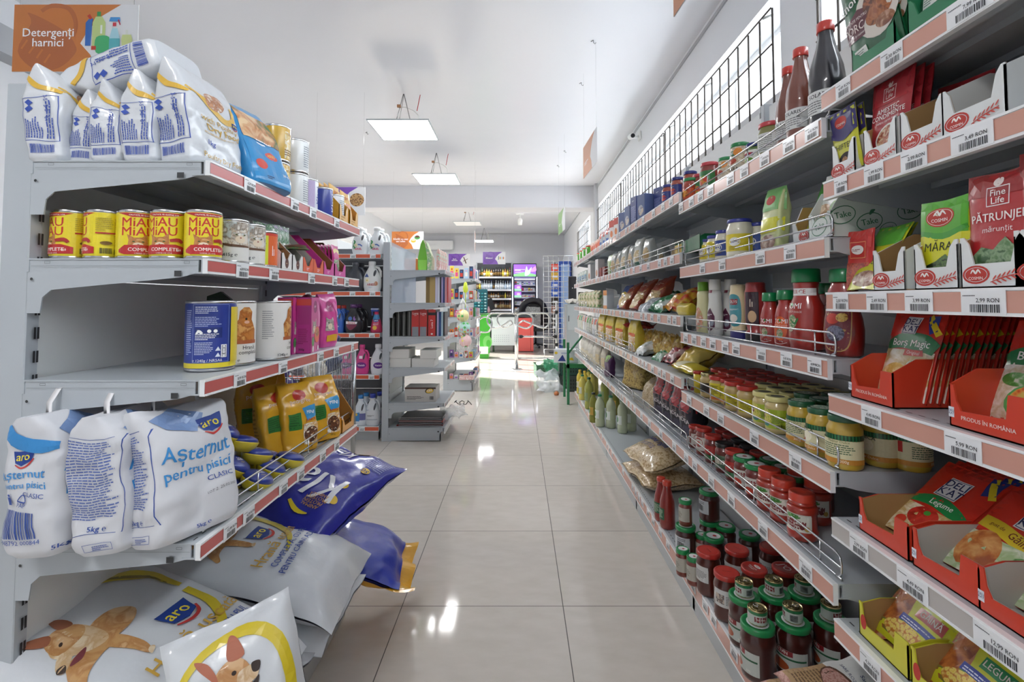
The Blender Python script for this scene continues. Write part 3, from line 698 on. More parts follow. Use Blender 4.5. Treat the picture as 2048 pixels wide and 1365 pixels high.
# tall stacked tins
ta = [('r', -.03, .01, .035, .09, 'k:e8d9a8,d9b23e,f3ead0,60'), ('T', 'COMPLET', 0, .085, .012, 'p:8a5a20'), ('l', -.03, .02, .05, .02, 3, 'p:7a5a30')]
def tinT(r, h, art, lab, a=0, name='pet_food_tin'):
    g, k = tin(r, h, art, lab=lab); return T(name, None, [T('can', g), T('pull_ring', k)])
t_y = tinT(.037, .108, ta, 'g:d8ab38'); t_w = tinT(.037, .108, [('l', -.03, .02, .06, .07, 10, 'p:9aa0a8'), ('r', .01, .02, .04, .05, 'k:b9a68a,8d7a60,e6ded0,60')], 'g:eceff0')
t_k = tinT(.037, .108, [('T', 'Klani', .0, .055, .034, 'p:f4f4f8', PI/2), ('l', .02, .02, .02, .07, 4, 'p:dfe4f4', True)], 'g:2f3f9c')
t_l = tinT(.037, .108, [('T', 'Klani', .0, .055, .03, 'p:3440a0', PI/2), ('l', .02, .02, .02, .07, 4, 'p:5a66b8', True), ('r', -.05, .01, -.02, .1, 'p:c9b8dc')], 'g:e4e6f2')
X1 = -.715
for i, (t, px, col) in enumerate(((t_y, 553, 'yellow'), (t_w, 592, 'pale'))):
    y = YX(px, X1, Z1+.1)
    for j in range(2):
        put(t, (X1-.0, y, Z1+j*.109), '%s pet food tin, %s of the stack behind the blue bag' % (col, ('bottom', 'top')[j]), 'tin', 'stacked pet food tins', rz=PI/2+.3)
for i, (t, px, c) in enumerate(((t_l, 612, 'lilac and white'), (t_k, 644, 'dark blue'), (t_w, 668, 'white'))):
    y = YX(px, -.71, Z1+.05); put(t, (-.71, y, Z1), '%s pet food tin on the top left shelf after the stacks' % c, 'tin', 'pet food tins', rz=PI/2+.2)
# yellow sachet boxes at the far end
pc = packet(.09, .125, .012, 'f:e8b23c', [('r', -.035, .01, .035, .08, 'k:f4e6c4,e0804a,f6f0e4,40'), ('T', 'menu', 0, .1, .02, 'p:c23a30')], 3)
for i, px in enumerate((672, 693)):
    y = YX(px, -.70, Z1); put(T('display_box', tray(.095, .1, .065, .12, 'g:dfa42e', 'p:b9822a', [('l', -.03, .01, .05, .02, 2, 'p:a87a20')])), (-.72, y, Z1), 'yellow sachet display box on top left shelf, %s one' % ('nearer', 'farther')[i], 'box', 'yellow display boxes', rz=PI/2)
    for j in range(3): put(T('sachet', pc), (-.695-.018*j, y, Z1+.008), 'yellow cat food sachet, %s in the %s yellow display box' % (('front', 'middle', 'rear')[j], ('nearer', 'farther')[i]), 'sachet', 'yellow sachets', rz=PI/2, rx=-.12, sc=1.12)
# ---------------- second shelf: yellow tins, patterned tins, boxes
ma = [('r', -.115, .0085, .115, .0995, 'g:ecd92c'), ('T', 'MiAU', .012, .079, .027, 'g:c8342c'), ('T', 'MiAU', .012, .059, .027, 'g:c8342c'), ('p', [(-.03, .1), (.06, .1), (.04, .093), (.0, .091)], 'g:b8282c'), ('T', 'CALITATE, PE GUSTUL LOR', .02, .0955, .0042, 'p:f2f2e8')]
ma += cat_face(.012, .037, .04) + [('p', [(-.024, .02), (-.012, .03), (.04, .032), (.06, .026), (.06, .012), (-.012, .01), (-.024, .014)], 'g:c22c2c'), ('T', 'COMPLETE', .02, .0205, .0105, 'p:fbf4e8'), ('t', 'CARNE DE VITĂ', .02, .0125, .004, 'p:f4e0d8')]
ma += [('l', -.072, .025, .034, .065, 16, 'p:b8a430'), ('b', -.072, .01, .03, .012), ('r', .062, .055, .095, .058, 'g:b8282c'), ('l', .062, .062, .03, .03, 7, 'p:b8a430'), ('e', .08, .035, .01, .004, 'p:7a5a20'), ('b', .07, .012, .02, .012), ('w', [(.03, .04, .003), (.045, .042, .004), (.052, .036, .003)], 'g:b0302c'), ('T', 'vită', .045, .02, .006, 'p:fff4e8')]
miau = tinT(.0362, .108, ma, 'g:ecd92c')
for i, (px, a) in enumerate(((407, .25), (339, -.2), (273, .42), (209, -1.45), (143, -.85))):
    X = XY(px, 1.09, Z2); put(miau, (X, 1.088, Z2), 'yellow tin of cat food with red lettering, %s from the shelf corner' % ['first', 'second', 'third', 'fourth', 'fifth'][i], 'tin', 'yellow cat food tins', rz=a)
cw = [('r', -.05, .045, .045, .0995, 'k:cfd8d6,8c7a66,f0ece4,50')] + cat_face(.004, .068, .046, 'k:e8e0d4,b09a80,f4f0ea,60') + [('w', [(-.05, .05, .002), (-.02, .043, .003), (.03, .042, .002)], 'p:6b4a34'), ('T', '415g ℮', -.018, .02, .011, 'p:4a4a50')]
catw = tinT(.0362, .108, cw, 'g:eceae4')
dogy = tinT(.0362, .1, [('r', -.05, .008, .005, .086, 'g:d8e03a'), ('r', .005, .008, .04, .09, 'g:e8703c'), ('l', -.045, .02, .045, .055, 9, 'p:8a9a20'), ('T', 'RELAX', .02, .05, .014, 'p:fff', PI/2), ('r', -.05, .086, .04, .093, 'g:d8483a')], 'g:e8703c')
for i, (t, px, c) in enumerate(((catw, 465, 'nearer white cat food tin with tabby picture'), (catw, 500, 'farther white cat food tin with tabby picture'), (dogy, 526, 'lime and orange pet food tin'))):
    y = YX(px, -.70, Z2+.05); put(t, (-.70, y, Z2), c+' on the second left shelf', 'tin', 'tins beside the yellow ones', rz=.9 if i < 2 else .7)
gp = packet(.1, .13, .014, 'k:e8ece6,2f7a3c,c6b8d0,45', [('r', -.03, .02, .03, .07, 'k:f0f0ea,9a88b0,d8c8a0,60')], 5)
for i, px in enumerate((538, 549, 557)):
    y = YX(px, -.715, Z2); put(T('sachet', gp), (-.715, y, Z2+.012), 'silver and green cat food sachet beside the lime tin, %s of three' % ('nearest', 'middle', 'farthest')[i], 'sachet', 'silver and green sachets', rz=1.2, rx=-.1, sc=.95)
bx = [(560, 'g:eceae6', 'p:a8794e', 'white', .05), (583, 'g:eceae6', 'p:c2bdb6', 'white and red', .05), (605, 'g:e2613a', 'p:bdb8b2', 'orange', .05), (627, 'g:e2613a', 'p:b9b4ae', 'orange and grey', .05), (648, 'g:d23f9a', 'p:94633f', 'magenta', .05), (672, 'g:d23f9a', 'p:94633f', 'magenta and pink', .05)]
for i, (px, o_, n_, c, h_) in enumerate(bx):
    y = YX(px, -.67, Z2)+.03; w = (YX(px+22, -.67, Z2)-YX(px, -.67, Z2))*.96
    a = [('e', 0, .018, .011, .014, 'p:5c3a34'), ('T', 'club', 0, .018, .006, 'p:e8c8a0')] if i < 2 else [('T', 'Yum', 0, .012, .016, 'p:f4d8e8')]
    put(T('display_box', tray(w, .16, .045, .135, o_, n_, a, slope=.55)), (-.745, y, Z2), '%s open display carton on second left shelf, %s of six' % (c, ORD[i]), 'box', 'display cartons on the second shelf', rz=PI/2)
pk = packet(.075, .12, .01, 'f:d0408f', [('r', -.03, .008, .03, .06, 'k:e8e8e0,5aa05a,d8a0b8,50'), ('w', [(-.03, .09, .008), (0, .1, .008), (.03, .09, .008)], 'g:f0d890')], 7)
for i in range(6): put(T('sachet', pk), (-.683-.0125*i, YX(672, -.67, Z2)+.03, Z2+.01), 'magenta cat food sachet standing in the last carton, %s of six from aisle' % ORD[i], 'sachet', 'magenta sachets', rz=PI/2, rx=-.05, sc=.9)
put(T('sachet', packet(.09, .12, .01, 'k:7a4a34,2f6a3c,94604a,30', [('r', -.03, .02, .03, .08, 'k:6a3a2c,8c5a40,5a3024,50')], 8)), (-.665, YX(602, -.65, Z2)-.02, Z2+.062), 'brown and green sachet lying across the open cartons', 'sachet', rz=.5, rx=-1.35)
# ---------------- third shelf: big tins and pink boxes
kb = [('r', -.16, .0085, .16, .155, 'g:2e4296'), ('r', -.16, .0085, .16, .02, 'g:e8d43a'), ('l', -.052, .04, .018, .105, 22, 'p:b8c4e8'), ('l', -.026, .135, .055, .018, 4, 'p:dfe6f8'), ('l', -.026, .105, .055, .024, 6, 'p:b8c4e8'), ('r', -.026, .078, .03, .102, 'g:223478'), ('T', 'RO', -.018, .096, .006, 'p:fff'), ('l', -.025, .074, .052, .016, 4, 'p:f2f4fa'), ('l', -.026, .04, .04, .03, 8, 'p:c8d2ee'), ('r', .028, .032, .041, .062, 'p:f0f0f0'), ('b', .03, .034, .009, .026, True),
      ('p', [(.016, .048), (.022, .058), (.027, .048)], 'p:e8ecf8'), ('p', [(.016, .034), (.022, .044), (.027, .034)], 'p:e8ecf8'), ('t', '℮ 1240g / NR5A6', .0, .026, .0085, 'p:f6f6fa'), ('o', -.03, .022, .045, .156, .0008, 'p:8fa2d8'), ('w', [(-.022, .088, .002), (-.016, .094, .003), (-.01, .088, .003)], 'p:fff'), ('e', .004, .094, .004, .004, 'p:fff'), ('e', .016, .094, .004, .004, 'p:fff'), ('r', .05, .02, .16, .15, 'g:e0c838')]
big = lambda a, l: tinT(.053, .165, a, l)
put(big(kb, 'g:2e4296'), (XY(420, 1.19, Z3), 1.19, Z3), 'large blue tin of dog food with dense white print', 'tin', 'large dog food tins', rz=.42)
db = [('r', -.02, .055, .045, .064, 'p:b0603a'), ('p', [(-.016, .064), (-.02, .1), (-.008, .118), (-.006, .138), (.004, .148), (.018, .148), (.028, .136), (.026, .116), (.04, .09), (.04, .064)], 'k:c8803c,a85f26,e0a864,45'), ('e', .01, .118, .003, .003, 'p:2a1a14'), ('e', .012, .11, .007, .004, 'p:e8b8a0'), ('t', 'Hrană', .02, .045, .014, 'p:3a3030'), ('t', 'completă', .02, .033, .014, 'p:3a3030'), ('T', '1240g ℮', -.02, .014, .01, 'p:3a3a3a'), ('l', -.075, .06, .03, .08, 14, 'p:a8a8a8')]
wb = big(db, 'g:ece9e4')
put(wb, (-.742, 1.285, Z3), 'white large tin with fluffy orange dog picture next to the blue tin', 'tin', 'large dog food tins', rz=.9)
put(wb, (-.705, 1.405, Z3), 'white large dog food tin turned to its text side before pink boxes', 'tin', 'large dog food tins', rz=1.5)
pa = [('r', -.05, .0, .05, .175, 'g:cf3f92'), ('e', -.005, .145, .022, .02, 'g:9c2068'), ('T', 'cat\nmeal', -.005, .146, .012, 'p:f6e4f0'), ('w', [(.02, .16, .006), (.045, .12, .012), (.045, .08, .008)], 'g:e87ab8')] + cat_face(-.012, .085, .05, 'k:b8b0a8,8f8880,d8d2ca,70') + [('e', .018, .055, .03, .026, 'g:e85a3a'), ('e', .018, .062, .022, .014, 'v:b0703a,c88a50,7a4a28,160'), ('e', -.03, .035, .014, .016, 'g:3f9a4a'), ('e', -.03, .012, .01, .01, 'g:f0e4ea'), ('e', .03, .012, .008, .008, 'g:f0e4ea')]
pl_ = [('r', -.022, .15, .022, .17, 'g:d84a40'), ('r', -.018, .09, .018, .145, 'g:a82c7c'), ('l', -.016, .03, .03, .05, 9, 'p:8c1c60'), ('T', '300g', -.006, .012, .009, 'p:2a1020')]
px_ = T('cat_food_box', carton(.1, .045, .175, 'g:b52f86', pa, pl_, pl_))
for i, px in enumerate((577, 604)):
    y = YX(px, -.69+(-.012 if i == 0 else .012), Z3)+.045; put(px_, (-.70+(-.02 if i == 0 else .02), y, Z3), 'magenta cat food box with kitten picture, %s of two' % ('nearer, half hidden,', 'farther')[i], 'box', 'magenta boxes', rz=PI/2+.15)
# boxes stand with the narrow spine towards the viewer
g = gbag(.1, .06, .19, 'f:d84a9a', None, pa[1:7]+[('r', -.03, .02, .03, .045, 'g:e8b030')], 31, .35, .006)
put(T('cat_food_bag', g), (-.70, YX(655, -.68, Z3)+.02, Z3), 'pink cat food pouch standing after the magenta boxes', 'pet food bag', rz=PI/2-.2)
put(T('cat_food_bag', gbag(.1, .07, .185, 'f:8a1c50', None, None, 32, .4, .01)), (-.8, YX(620, -.75, Z3)+.1, Z3), 'dark crimson crinkled pouch behind the magenta boxes', 'pet food bag', rz=PI/2)
g = G().prism([(-.05, 0), (.05, 0), (.03, .17), (0, .195), (-.04, .18)], FR(0), .02, 'g:14301c')
put(T('pet_food_pouch', g), (-.98, 1.62, Z3), 'dark green pouch peeking above the large tins near the back panel', 'pet food bag', rz=.2)
# ---------------- fourth shelf: litter bags, kibble bags, trays
lb = 'p:3b8fd0'; nv = 'p:2f4fa0'
litter_f = [('T', 'Așternut', .0, .172, .042, lb), ('T', 'pentru pisici', .0, .135, .031, lb), ('t', 'CLASIC', .045, .105, .018, nv), ('t', 'LOT 2. 25.02.2021', .045, .075, .009, 'p:6a6a70'), ('T', '5kg ℮', .0, .018, .014, nv), ('p', [(-.08, .25), (-.03, .275), (.03, .25), (.0, .215), (-.06, .225)], 'g:7a94c0')] + aro(.035, .225, .055)
litter_s = [('o', -.05, .045, .05, .235, .0011, nv), ('l', -.045, .075, .085, .155, 30, 'p:5a6fb0'), ('T', '5kg ℮', .005, .055, .016, nv), ('o', -.02, .012, .03, .026, .0007, nv), ('l', -.005, .014, .03, .009, 3, nv)]
litter_b = aro(-.005, .198, .04) + [('T', 'Așternut', -.005, .165, .023, lb), ('T', 'pentru pisici', -.003, .145, .0175, lb), ('t', 'CLASIC', .018, .126, .012, nv), ('w', [(-.03, .26, .008), (-.02, .235, .014), (.02, .22, .014), (.05, .22, .008)], lb), ('b', -.045, .045, .07, .05, False, nv), ('t', '5 948792 000844', -.01, .038, .011, nv), ('t', 'PAP', .0, .106, .01, nv), ('w', [(-.008, .112, .001), (0, .124, .001), (.008, .112, .001), (-.008, .112, .001)], nv), ('r', -.034, .105, -.027, .12, nv), ('e', -.03, .124, .003, .003, nv), ('T', '5kg', .05, .02, .012, nv)]
def handle(w, h0, seed):
    g = G(); P = [(-w, 0, 0), (-w*.95, 0, .035), (-w*.6, -.004, .062), (0, -.008, .07), (w*.6, -.004, .062), (w*.95, 0, .035), (w, 0, 0)]
    vs = []; 
    for x, y, z in P: vs += [(x, y-.006, z), (x, y+.006, z), (x, y+.0065, z+.0012), (x, y-.0055, z+.0012)]
    fs = [(4*i+a, 4*i+(a+1) % 4, 4*i+4+(a+1) % 4, 4*i+4+a) for i in range(len(P)-1) for a in range(4)]
    g.add([(a, b, c+h0) for a, b, c in vs], fs, 'p:eceaea', True); return g
def litter(s_art, seed, f_art=litter_f):
    b = gbag(.20, .125, .275, 'p:d6d7db', s_art, f_art, seed, .2, .0105, top=.02, p=4.5)
    d = G().lathe([(.0, .262), (.055, .262)], 'k:8a5a38,c89a6a,3a2a20,30', 16).warp(lambda v: Vector((v.x*1.2, v.y*.35, v.z+.012)))
    return T('cat_litter_bag', None, [T('bag', b), T('handle', handle(.05, .26, seed), label='white loop carrying handle')])
for i, (px, y, rz, s, tl, lab) in enumerate(((122, 1.03, 90, litter_b, 3, 'leftmost, barcode side out'), (243, 1.04, 95, litter_s, 5, 'in the middle, dense print side out'), (358, 1.055, 68, litter_s, 10, 'at the corner, large blue lettering'))):
    X = XY(px, y, Z4+.1); put(litter(s, 40+i), (X, y+.03, Z4), 'white 5 kg cat litter bag, %s' % lab, 'cat litter bag', 'cat litter bags', rz=math.radians(rz), rx=math.radians(-tl), sc=.98)
ped = [('T', 'pedigree', -.0, .165, .02, 'p:f4dccc'), ('e', 0, .185, .024, .018, 'g:c23428'), ('r', -.045, .075, -.005, .125, 'g:2f7a34'), ('l', -.042, .08, .034, .04, 6, 'p:1c5222'), ('p', [(.0, .14), (.05, .15), (.06, .11), (.015, .1)], 'g:3f9ad0'), ('T', 'MINI', .032, .125, .016, 'p:fbfbfb'), ('r', .0, .02, .055, .09, 'k:f2ead4,d8a048,f4f4ee,50'), ('e', .028, .05, .026, .026, 'v:5a2f1c,7c4a2c,3a1e12,170'), ('T', 'JUNIOR', .03, .1, .012, 'g:c23428'), ('t', '500 g', .02, .014, .009, 'p:3a2a20')]
pb = lambda s: T('dog_food_bag', gbag(.125, .07, .225, 'f:e3ab26', [('l', -.02, .04, .03, .12, 10, 'p:a87c18')], ped, s, .35, .008))
for i, (px, X, rz, tl, lab) in enumerate(((548, -.775, 60, 10, 'nearest of the upright three'), (590, -.725, 58, 10, 'middle of the upright three'), (640, -.70, 55, 12, 'farthest of the upright three'), )):
    put(pb(50+i), (X, YX(px, X, Z4+.1)+.03, Z4), 'yellow dog kibble bag leaning on the fourth left shelf, %s' % lab, 'pet food bag', 'yellow kibble bags', rz=math.radians(rz), rx=math.radians(-tl))
for i, (px, X) in enumerate(((480, -.93), (505, -.95))):
    put(pb(54+i), (X, YX(px, X, Z4+.1)+.1, Z4), 'darker yellow kibble bag standing behind the blue food trays, %s' % ('nearer', 'farther')[i], 'pet food bag', 'yellow kibble bags', rz=math.radians(35))
g = G().box(-.09, .09, -.004, .004, 0, .15, 'p:b98a54')
put(T('cardboard_box', tray(.13, .12, .05, .14, 'g:e09a30', 'p:a8783c', None)), (-.72, 1.93, Z4), 'brown and orange carton at the far end of the fourth shelf', 'box', rz=PI/2)
# klani oval trays of pate
def kl():
    g = G(); pr = [(.0, 0), (.028, 0), (.037, .012), (.041, .024), (.041, .027)]
    g.lathe(pr, 'f:d9c32c', 28); g.lathe([(.041, .027), (.034, .036), (.02, .041), (.0, .042)], 'f:2c3f98', 28)
    g.art(lambda s, t, e: Vector((s, t, .0415-((s*s+t*t)**.5/.041)**2.4*.0125+e)), [('e', 0, -.004, .03, .02, 'g:26379a'), ('T', 'Klani', 0, .004, .024, 'p:f6f6fa'), ('T', 'ADULT', 0, -.013, .008, 'g:f0dc4a'), ('w', [(-.03, -.008, .002), (0, -.022, .003), (.03, -.008, .002)], 'g:e8d43a')], .008)
    g.warp(lambda v: Vector((v.x*1.15, v.y*.95, v.z))); return T('pate_tray', g)
KL = kl()
kp = [(-.775, 1.30, .0, 0), (-.71, 1.335, .0, .3), (-.79, 1.37, .0, 1), (-.715, 1.42, 0, .5), (-.80, 1.45, 0, 2), (-.765, 1.32, .042, .8), (-.74, 1.40, .042, .4), (-.78, 1.42, .043, 1.5), (-.765, 1.37, .085, .6), (-.80, 1.33, .128, .9), (-.695, 1.50, 0, .2), (-.76, 1.51, 0, .9)]
wl = ['at the foot of the pile, nearest', 'at the foot beside the fence, nearest', 'at the foot of the pile, inner side', 'by the fence in the middle', 'deep in the pile, lowest', 'on the second layer, nearest', 'on the second layer, aisle side', 'on the second layer, inner side', 'near the top of the pile', 'topmost of the pile', 'by the fence, farthest', 'at the foot, next to the kibble bags']
for i, (x, y, z, r) in enumerate(kp):
    put(KL, (x, y, Z4+z+.0), 'blue and yellow pate tray, %s' % wl[i], 'pate tray', 'blue and yellow pate trays', rz=1.2+r*.5, rx=(.35 if z else .15)*(1 if i % 2 else -.4)+.25, ry=.3)
# ---------------- base of the left unit: big dog food bags
gold = 'p:c9a043'
hr = aro(.02, .10, .085, 0) + [('T', 'Hrană uscată', .0, .03, .05, gold), ('T', 'COMPLETĂ, CU PUI,', .0, -.012, .028, 'p:3450a0'), ('T', 'PENTRU CÂINI ADULȚI', .0, -.046, .028, 'p:3450a0'),]
swoosh = lambda x, y, s: [('w', [(x-.16*s, y+.13*s, .004), (x-.1*s, y+.17*s, .012), (x-.0*s, y+.185*s, .018), (x+.09*s, y+.15*s, .022), (x+.15*s, y+.06*s, .016), (x+.16*s, y-.02*s, .008)], 'g:d6c02e'), ('w', [(x-.03*s, y+.182*s, .002), (x+.07*s, y+.16*s, .006), (x+.13*s, y+.08*s, .006), (x+.15*s, y+.01*s, .002)], 'g:8a7c2a'), ('w', [(x+.15*s, y-.04*s, .012), (x+.14*s, y-.12*s, .014), (x+.08*s, y-.2*s, .01), (x-.02*s, y-.24*s, .004)], 'g:d6c02e')]
def bigbag(art, seed, w=.40, l=.58, t=.13, body='f:d2d5d9', bend=None, amp=.008): return T('dog_food_bag', pillow(w, l, t, body, art, seed, amp, p=3.6, bend=bend, csc=7, L=.025, n=30, e0=.0022))
artA = [('p', [(-.2, -.2), (.2, -.2), (.2, -.29), (-.2, -.29)], 'f:d8dade')] + [(q if q[0] not in 'x' else q) for q in swoosh(-.02, .03, 1.0)]
bagA = sh_(swoosh(-.02, .06, .95), 0, .02) + dog_lying(-.06, .12, .12) + sh_(hr, .0, -.09)
def place(t, c, xd, yd, label, cat, group=None):
    """xd: world direction of the print's reading, yd: of the print's up"""
    x = Vector(xd).normalized(); z = x.cross(Vector(yd)).normalized(); y = z.cross(x)
    M = Matrix((x, y, z)).transposed().to_4x4(); M.translation = Vector(c)
    o = put(t, (0, 0, 0), label, cat, group); o.matrix_world = M; return o
# flat bags underneath
place(bigbag(sh_(hr, 0, -.05), 61), (-.86, 1.22, .275), (0, 1, 0), (-1, 0, .02), 'white dog food bag lying lowest at the near end of the left base', 'pet food bag', 'large white dog food bags')
place(bigbag(sh_(hr, 0, -.05), 62), (-.84, 1.63, .275), (0, 1, 0), (-1, 0, .06), 'white dog food bag lying lowest in the middle of the left base', 'pet food bag', 'large white dog food bags')
def bd(v): return Vector((v.x, v.y, v.z - max(0, -v.y-.12)**2*1.4))
A_ = T('dog_food_bag', pillow(.42, .58, .13, 'f:d2d5d9', sh_(swoosh(.0, .06, 1.0), -.02, .03) + [*dog_lying(-.09, .12, .15, .25)] + sh_(hr, .03, -.10), 63, .009, p=3.6, bend=bd, csc=7, L=.022, n=32, e0=.0024))
place(A_, (-.855, 1.19, .425), (.1, 1, .06), (-1, .06, .34), 'white dog food bag with lying tan dog picture, nearest on top of the left pile', 'pet food bag', 'large white dog food bags')
B_ = T('dog_food_bag', pillow(.42, .60, .13, 'f:d2d5d9', sh_(swoosh(-.02, .10, .95), -.0, .05) + dog_lying(-.06, .16, .13, .2) + sh_(hr, .0, -.06), 64, .009, p=3.6, bend=bd, csc=7, L=.022, n=32, e0=.0024))
place(B_, (-.82, 1.62, .415), (-.04, 1, .03), (-1, -.05, .22), 'white dog food bag with slogan lying beyond the nearest one on the left pile', 'pet food bag', 'large white dog food bags')
C_ = T('dog_food_bag', pillow(.245, .40, .10, 'f:d6d9dc', [('w', [(-.12, .02, .004), (-.1, .1, .006), (-.05, .155, .008), (.03, .165, .011), (.085, .12, .012), (.1, .02, .01), (.08, -.08, .006)], 'g:d9c22c')] + dog_head(-.01, .07, .13), 65, .008, p=3.6, csc=7, L=.022, n=28, e0=.0024))
place(C_, (-.55, 1.03, .40), (.85, .42, .22), (-.25, .35, .85), 'white dog food bag with upright tan dog picture, leaning at the near corner', 'pet food bag', 'large white dog food bags')
kl_art = [('T', 'Klani', .04, .03, .19, 'g:f4f4f8'), ('t', 'ANIMAL\nPROTEIN\nPROTEINĂ\nANIMALĂ', -.08, .11, .02, 'g:e0a838'), ('w', [(-.1, .17, .003), (-.06, .18, .01), (.0, .15, .006)], 'g:e8d02c'), ('T', 'Klani', .08, -.20, .10, 'g:f4f4f8'), ('p', [(-.03, -.28), (.05, -.28), (.05, -.24), (-.03, -.24)], 'g:e8b830'), ('T', '10kg', .01, -.26, .03, 'g:23308c'),
          ('T', '50', -.12, -.12, .03, 'g:23308c'), ('l', -.17, -.24, .09, .1, 8, 'g:8a94d0')]
kl_art = [('e', x, y, .018, .018, 'g:e8c030') for x, y in ((-.12, -.12), (-.13, .0), (-.14, .08), (.14, -.1), (.16, -.06), (.13, -.15))] + kl_art
D_ = T('dog_food_bag', pillow(.40, .56, .15, 'f:2a2f9c', kl_art, 66, .012, p=3.2, csc=8, L=.022, n=30, e0=.0026))
place(D_, (-.775, 1.97, .495), (-.9, .36, .12), (-.4, -.85, -.22), 'dark blue dog food bag lying upside down at the far end of the left base', 'pet food bag')
yel = [('r', -.2, -.3, .2, -.05, 'g:e9ae2c'), ('T', 'Klani', .02, -.13, .11, 'g:f4f4f8'), ('T', 'ADULT', .14, -.03, .03, 'g:f0d040'), ('w', [(-.1, .12, .02), (.0, .05, .03), (.06, .0, .02)], 'g:d8dade'), ('b', -.18, -.26, .06, .05), ('T', '10kg', -.08, -.22, .03, 'g:2a3088')]
E_ = T('dog_food_bag', pillow(.38, .5, .12, 'f:2b3fae', yel, 67, .013, p=3.2, csc=8, L=.022, n=28, e0=.0026))
place(E_, (-.70, 2.02, .27), (.15, -1, 0), (-1, .1, .38), 'blue and yellow dog food bag sticking out beneath the dark blue one', 'pet food bag')
# ================================================================ RIGHT-HAND GOODS
def rput(t, px, X, z, label, cat, group=None, rz=0, rx=0, sc=1, hz=.04):
    if z == A and YX(px, X, z+hz) > 2.035: z = lvF[0]
    return put(t, (X, YX(px, X, z+hz), z+.0008), label, cat, group, rz=-PI/2+rz, rx=rx, sc=sc)
A, B, C, D, E, FF = *lvM, .184
# --- near bay trays and packets
cos = lambda x, s: [('e', x, .02*s, .022*s, .014*s, 'p:c0392f'), ('e', x, .02*s, .0185*s, .011*s, 'p:d8dcdc'), ('e', x, .02*s, .0175*s, .0102*s, 'p:c0392f'), ('w', [(x-.008*s, .022*s, .0008), (x-.004*s, .027*s, .0014), (x, .022*s, .0014), (x+.004*s, .027*s, .0014), (x+.008*s, .022*s, .0008)], 'p:f4efea'), ('T', 'COSMIN', x, .0145*s, .0062*s, 'p:fbeeea')]
def sprig(x, s, f=1):
    r = [('w', [(x-.025*s, .01*s, .0006), (x, .018*s, .0009), (x+.03*s, .024*s, .0006)], 'p:c8483c')]
    for i in range(6):
        a = x-.02*s+i*.009*s; b = .012*s+i*.0025*s
        r += [('e', a+.003*s, b+.006*s, .0055*s, .0014*s, 'p:c8483c', .9), ('e', a+.003*s, b-.004*s, .0055*s, .0014*s, 'p:c8483c', -.5)]
    return r
CUT = lambda w, h: [(-w/2, 0), (w/2, 0), (w/2, h), (w/2-.006, h), (w/2-.014, h*.86), (w/2-.022, .036), (-w/2+.022, .036), (-w/2+.014, h*.86), (-w/2+.006, h), (-w/2, h)]
def costray(w, d=.2, h=.082, hb=.1): return T('display_box', tray(w, d, h, hb, 'g:e4e6e4', 'p:a08058', cos(-.01, 1)+sprig(.035 if w > .1 else .03, .9), CUT(w, h), slope=.25))
mbin = {}
def flat(key, *a, **k):
    if key not in mbin: mbin[key] = T('sachet', packet(*a, **k))
    return mbin[key]
marar = [('r', -.05, .085, .05, .15, 'g:58ae2c'), ('r', -.052, .0, .052, .085, 'g:d6d62a'), ('w', [(-.05, .092, .004), (0, .082, .006), (.05, .095, .004)], 'g:3f9a2c'), ('e', -.005, .118, .03, .018, 'p:bc3a30'), ('e', -.005, .118, .027, .0155, 'p:e4dccc'), ('e', -.005, .118, .0258, .0145, 'p:bc3a30'), ('w', [(-.017, .122, .001), (-.01, .13, .002), (-.005, .122, .002), (.0, .13, .002), (.008, .122, .001)], 'p:f4efea'), ('T', 'COSMIN', -.005, .112, .009, 'p:f6eeea'), ('t', 'MĂRAR', .0, .062, .022, 'p:1c2412'), ('p', [(-.035, .012), (-.03, .03), (-.01, .036), (.01, .048), (.025, .036), (.042, .034), (.04, .01)], 'k:2c4a22,5a7a3a,1c3016,90')]
patr = [('r', -.06, .135, .06, .175, 'g:9c2a2c'), ('e', .0, .158, .008, .008, 'p:e8dcd8'), ('o', -.019, .118, .019, .15, .0016, 'p:f2e8e6'), ('T', 'Fine\nLife', .0, .133, .0155, 'p:f6eeea'), ('T', 'PĂTRUNJEL', .0, .1, .0185, 'p:f6eeea'), ('t', 'mărunțit', .0, .08, .014, 'p:f0e2e0'), ('p', [(-.04, .012), (-.045, .035), (-.025, .052), (-.005, .045), (.015, .066), (.03, .05), (.044, .05), (.046, .012)], 'k:5a8050,88a47c,3a6038,80'), ('p', [(.04, .066), (.05, .055), (.05, .035), (.038, .045)], 'g:6ab040')]
pork = [('e', .022, .078, .05, .05, 'p:dcd4ca'), ('r', -.062, .048, -.01, .078, 'g:5c2030'), ('p', [(-.062, .048), (-.02, .05), (.01, .09), (-.02, .1), (-.062, .08)], 'g:5c2030'), ('e', .022, .1, .03, .02, 'k:8a4a2c,a8603a,5c2e1c,60', .5), ('e', .03, .072, .034, .02, 'k:96522e,b06a3c,6a3820,60', .2), ('e', .04, .05, .022, .012, 'k:7c4630,9c6a4a,c8a088,60'), ('T', 'Punga\nMagică', -.012, .152, .017, 'p:8c5a2a'), ('T', 'Punga\nMagică', -.0125, .1528, .017, 'p:f4ece0'), ('T', 'Knorr', -.036, .118, .026, 'p:f4f6f2', .25), ('T', 'PORC', -.036, .068, .021, 'p:e8d8d4'), ('t', 'CONDIMENTE PENTRU', -.036, .083, .0075, 'p:f0e4e0'), ('t', 'cu usturoi și rozmarin', -.034, .055, .0065, 'p:f0e4e0'), ('r', -.045, .008, -.012, .028, 'p:e8ece6'), ('l', -.043, .01, .028, .016, 4, 'p:6a7a70')]
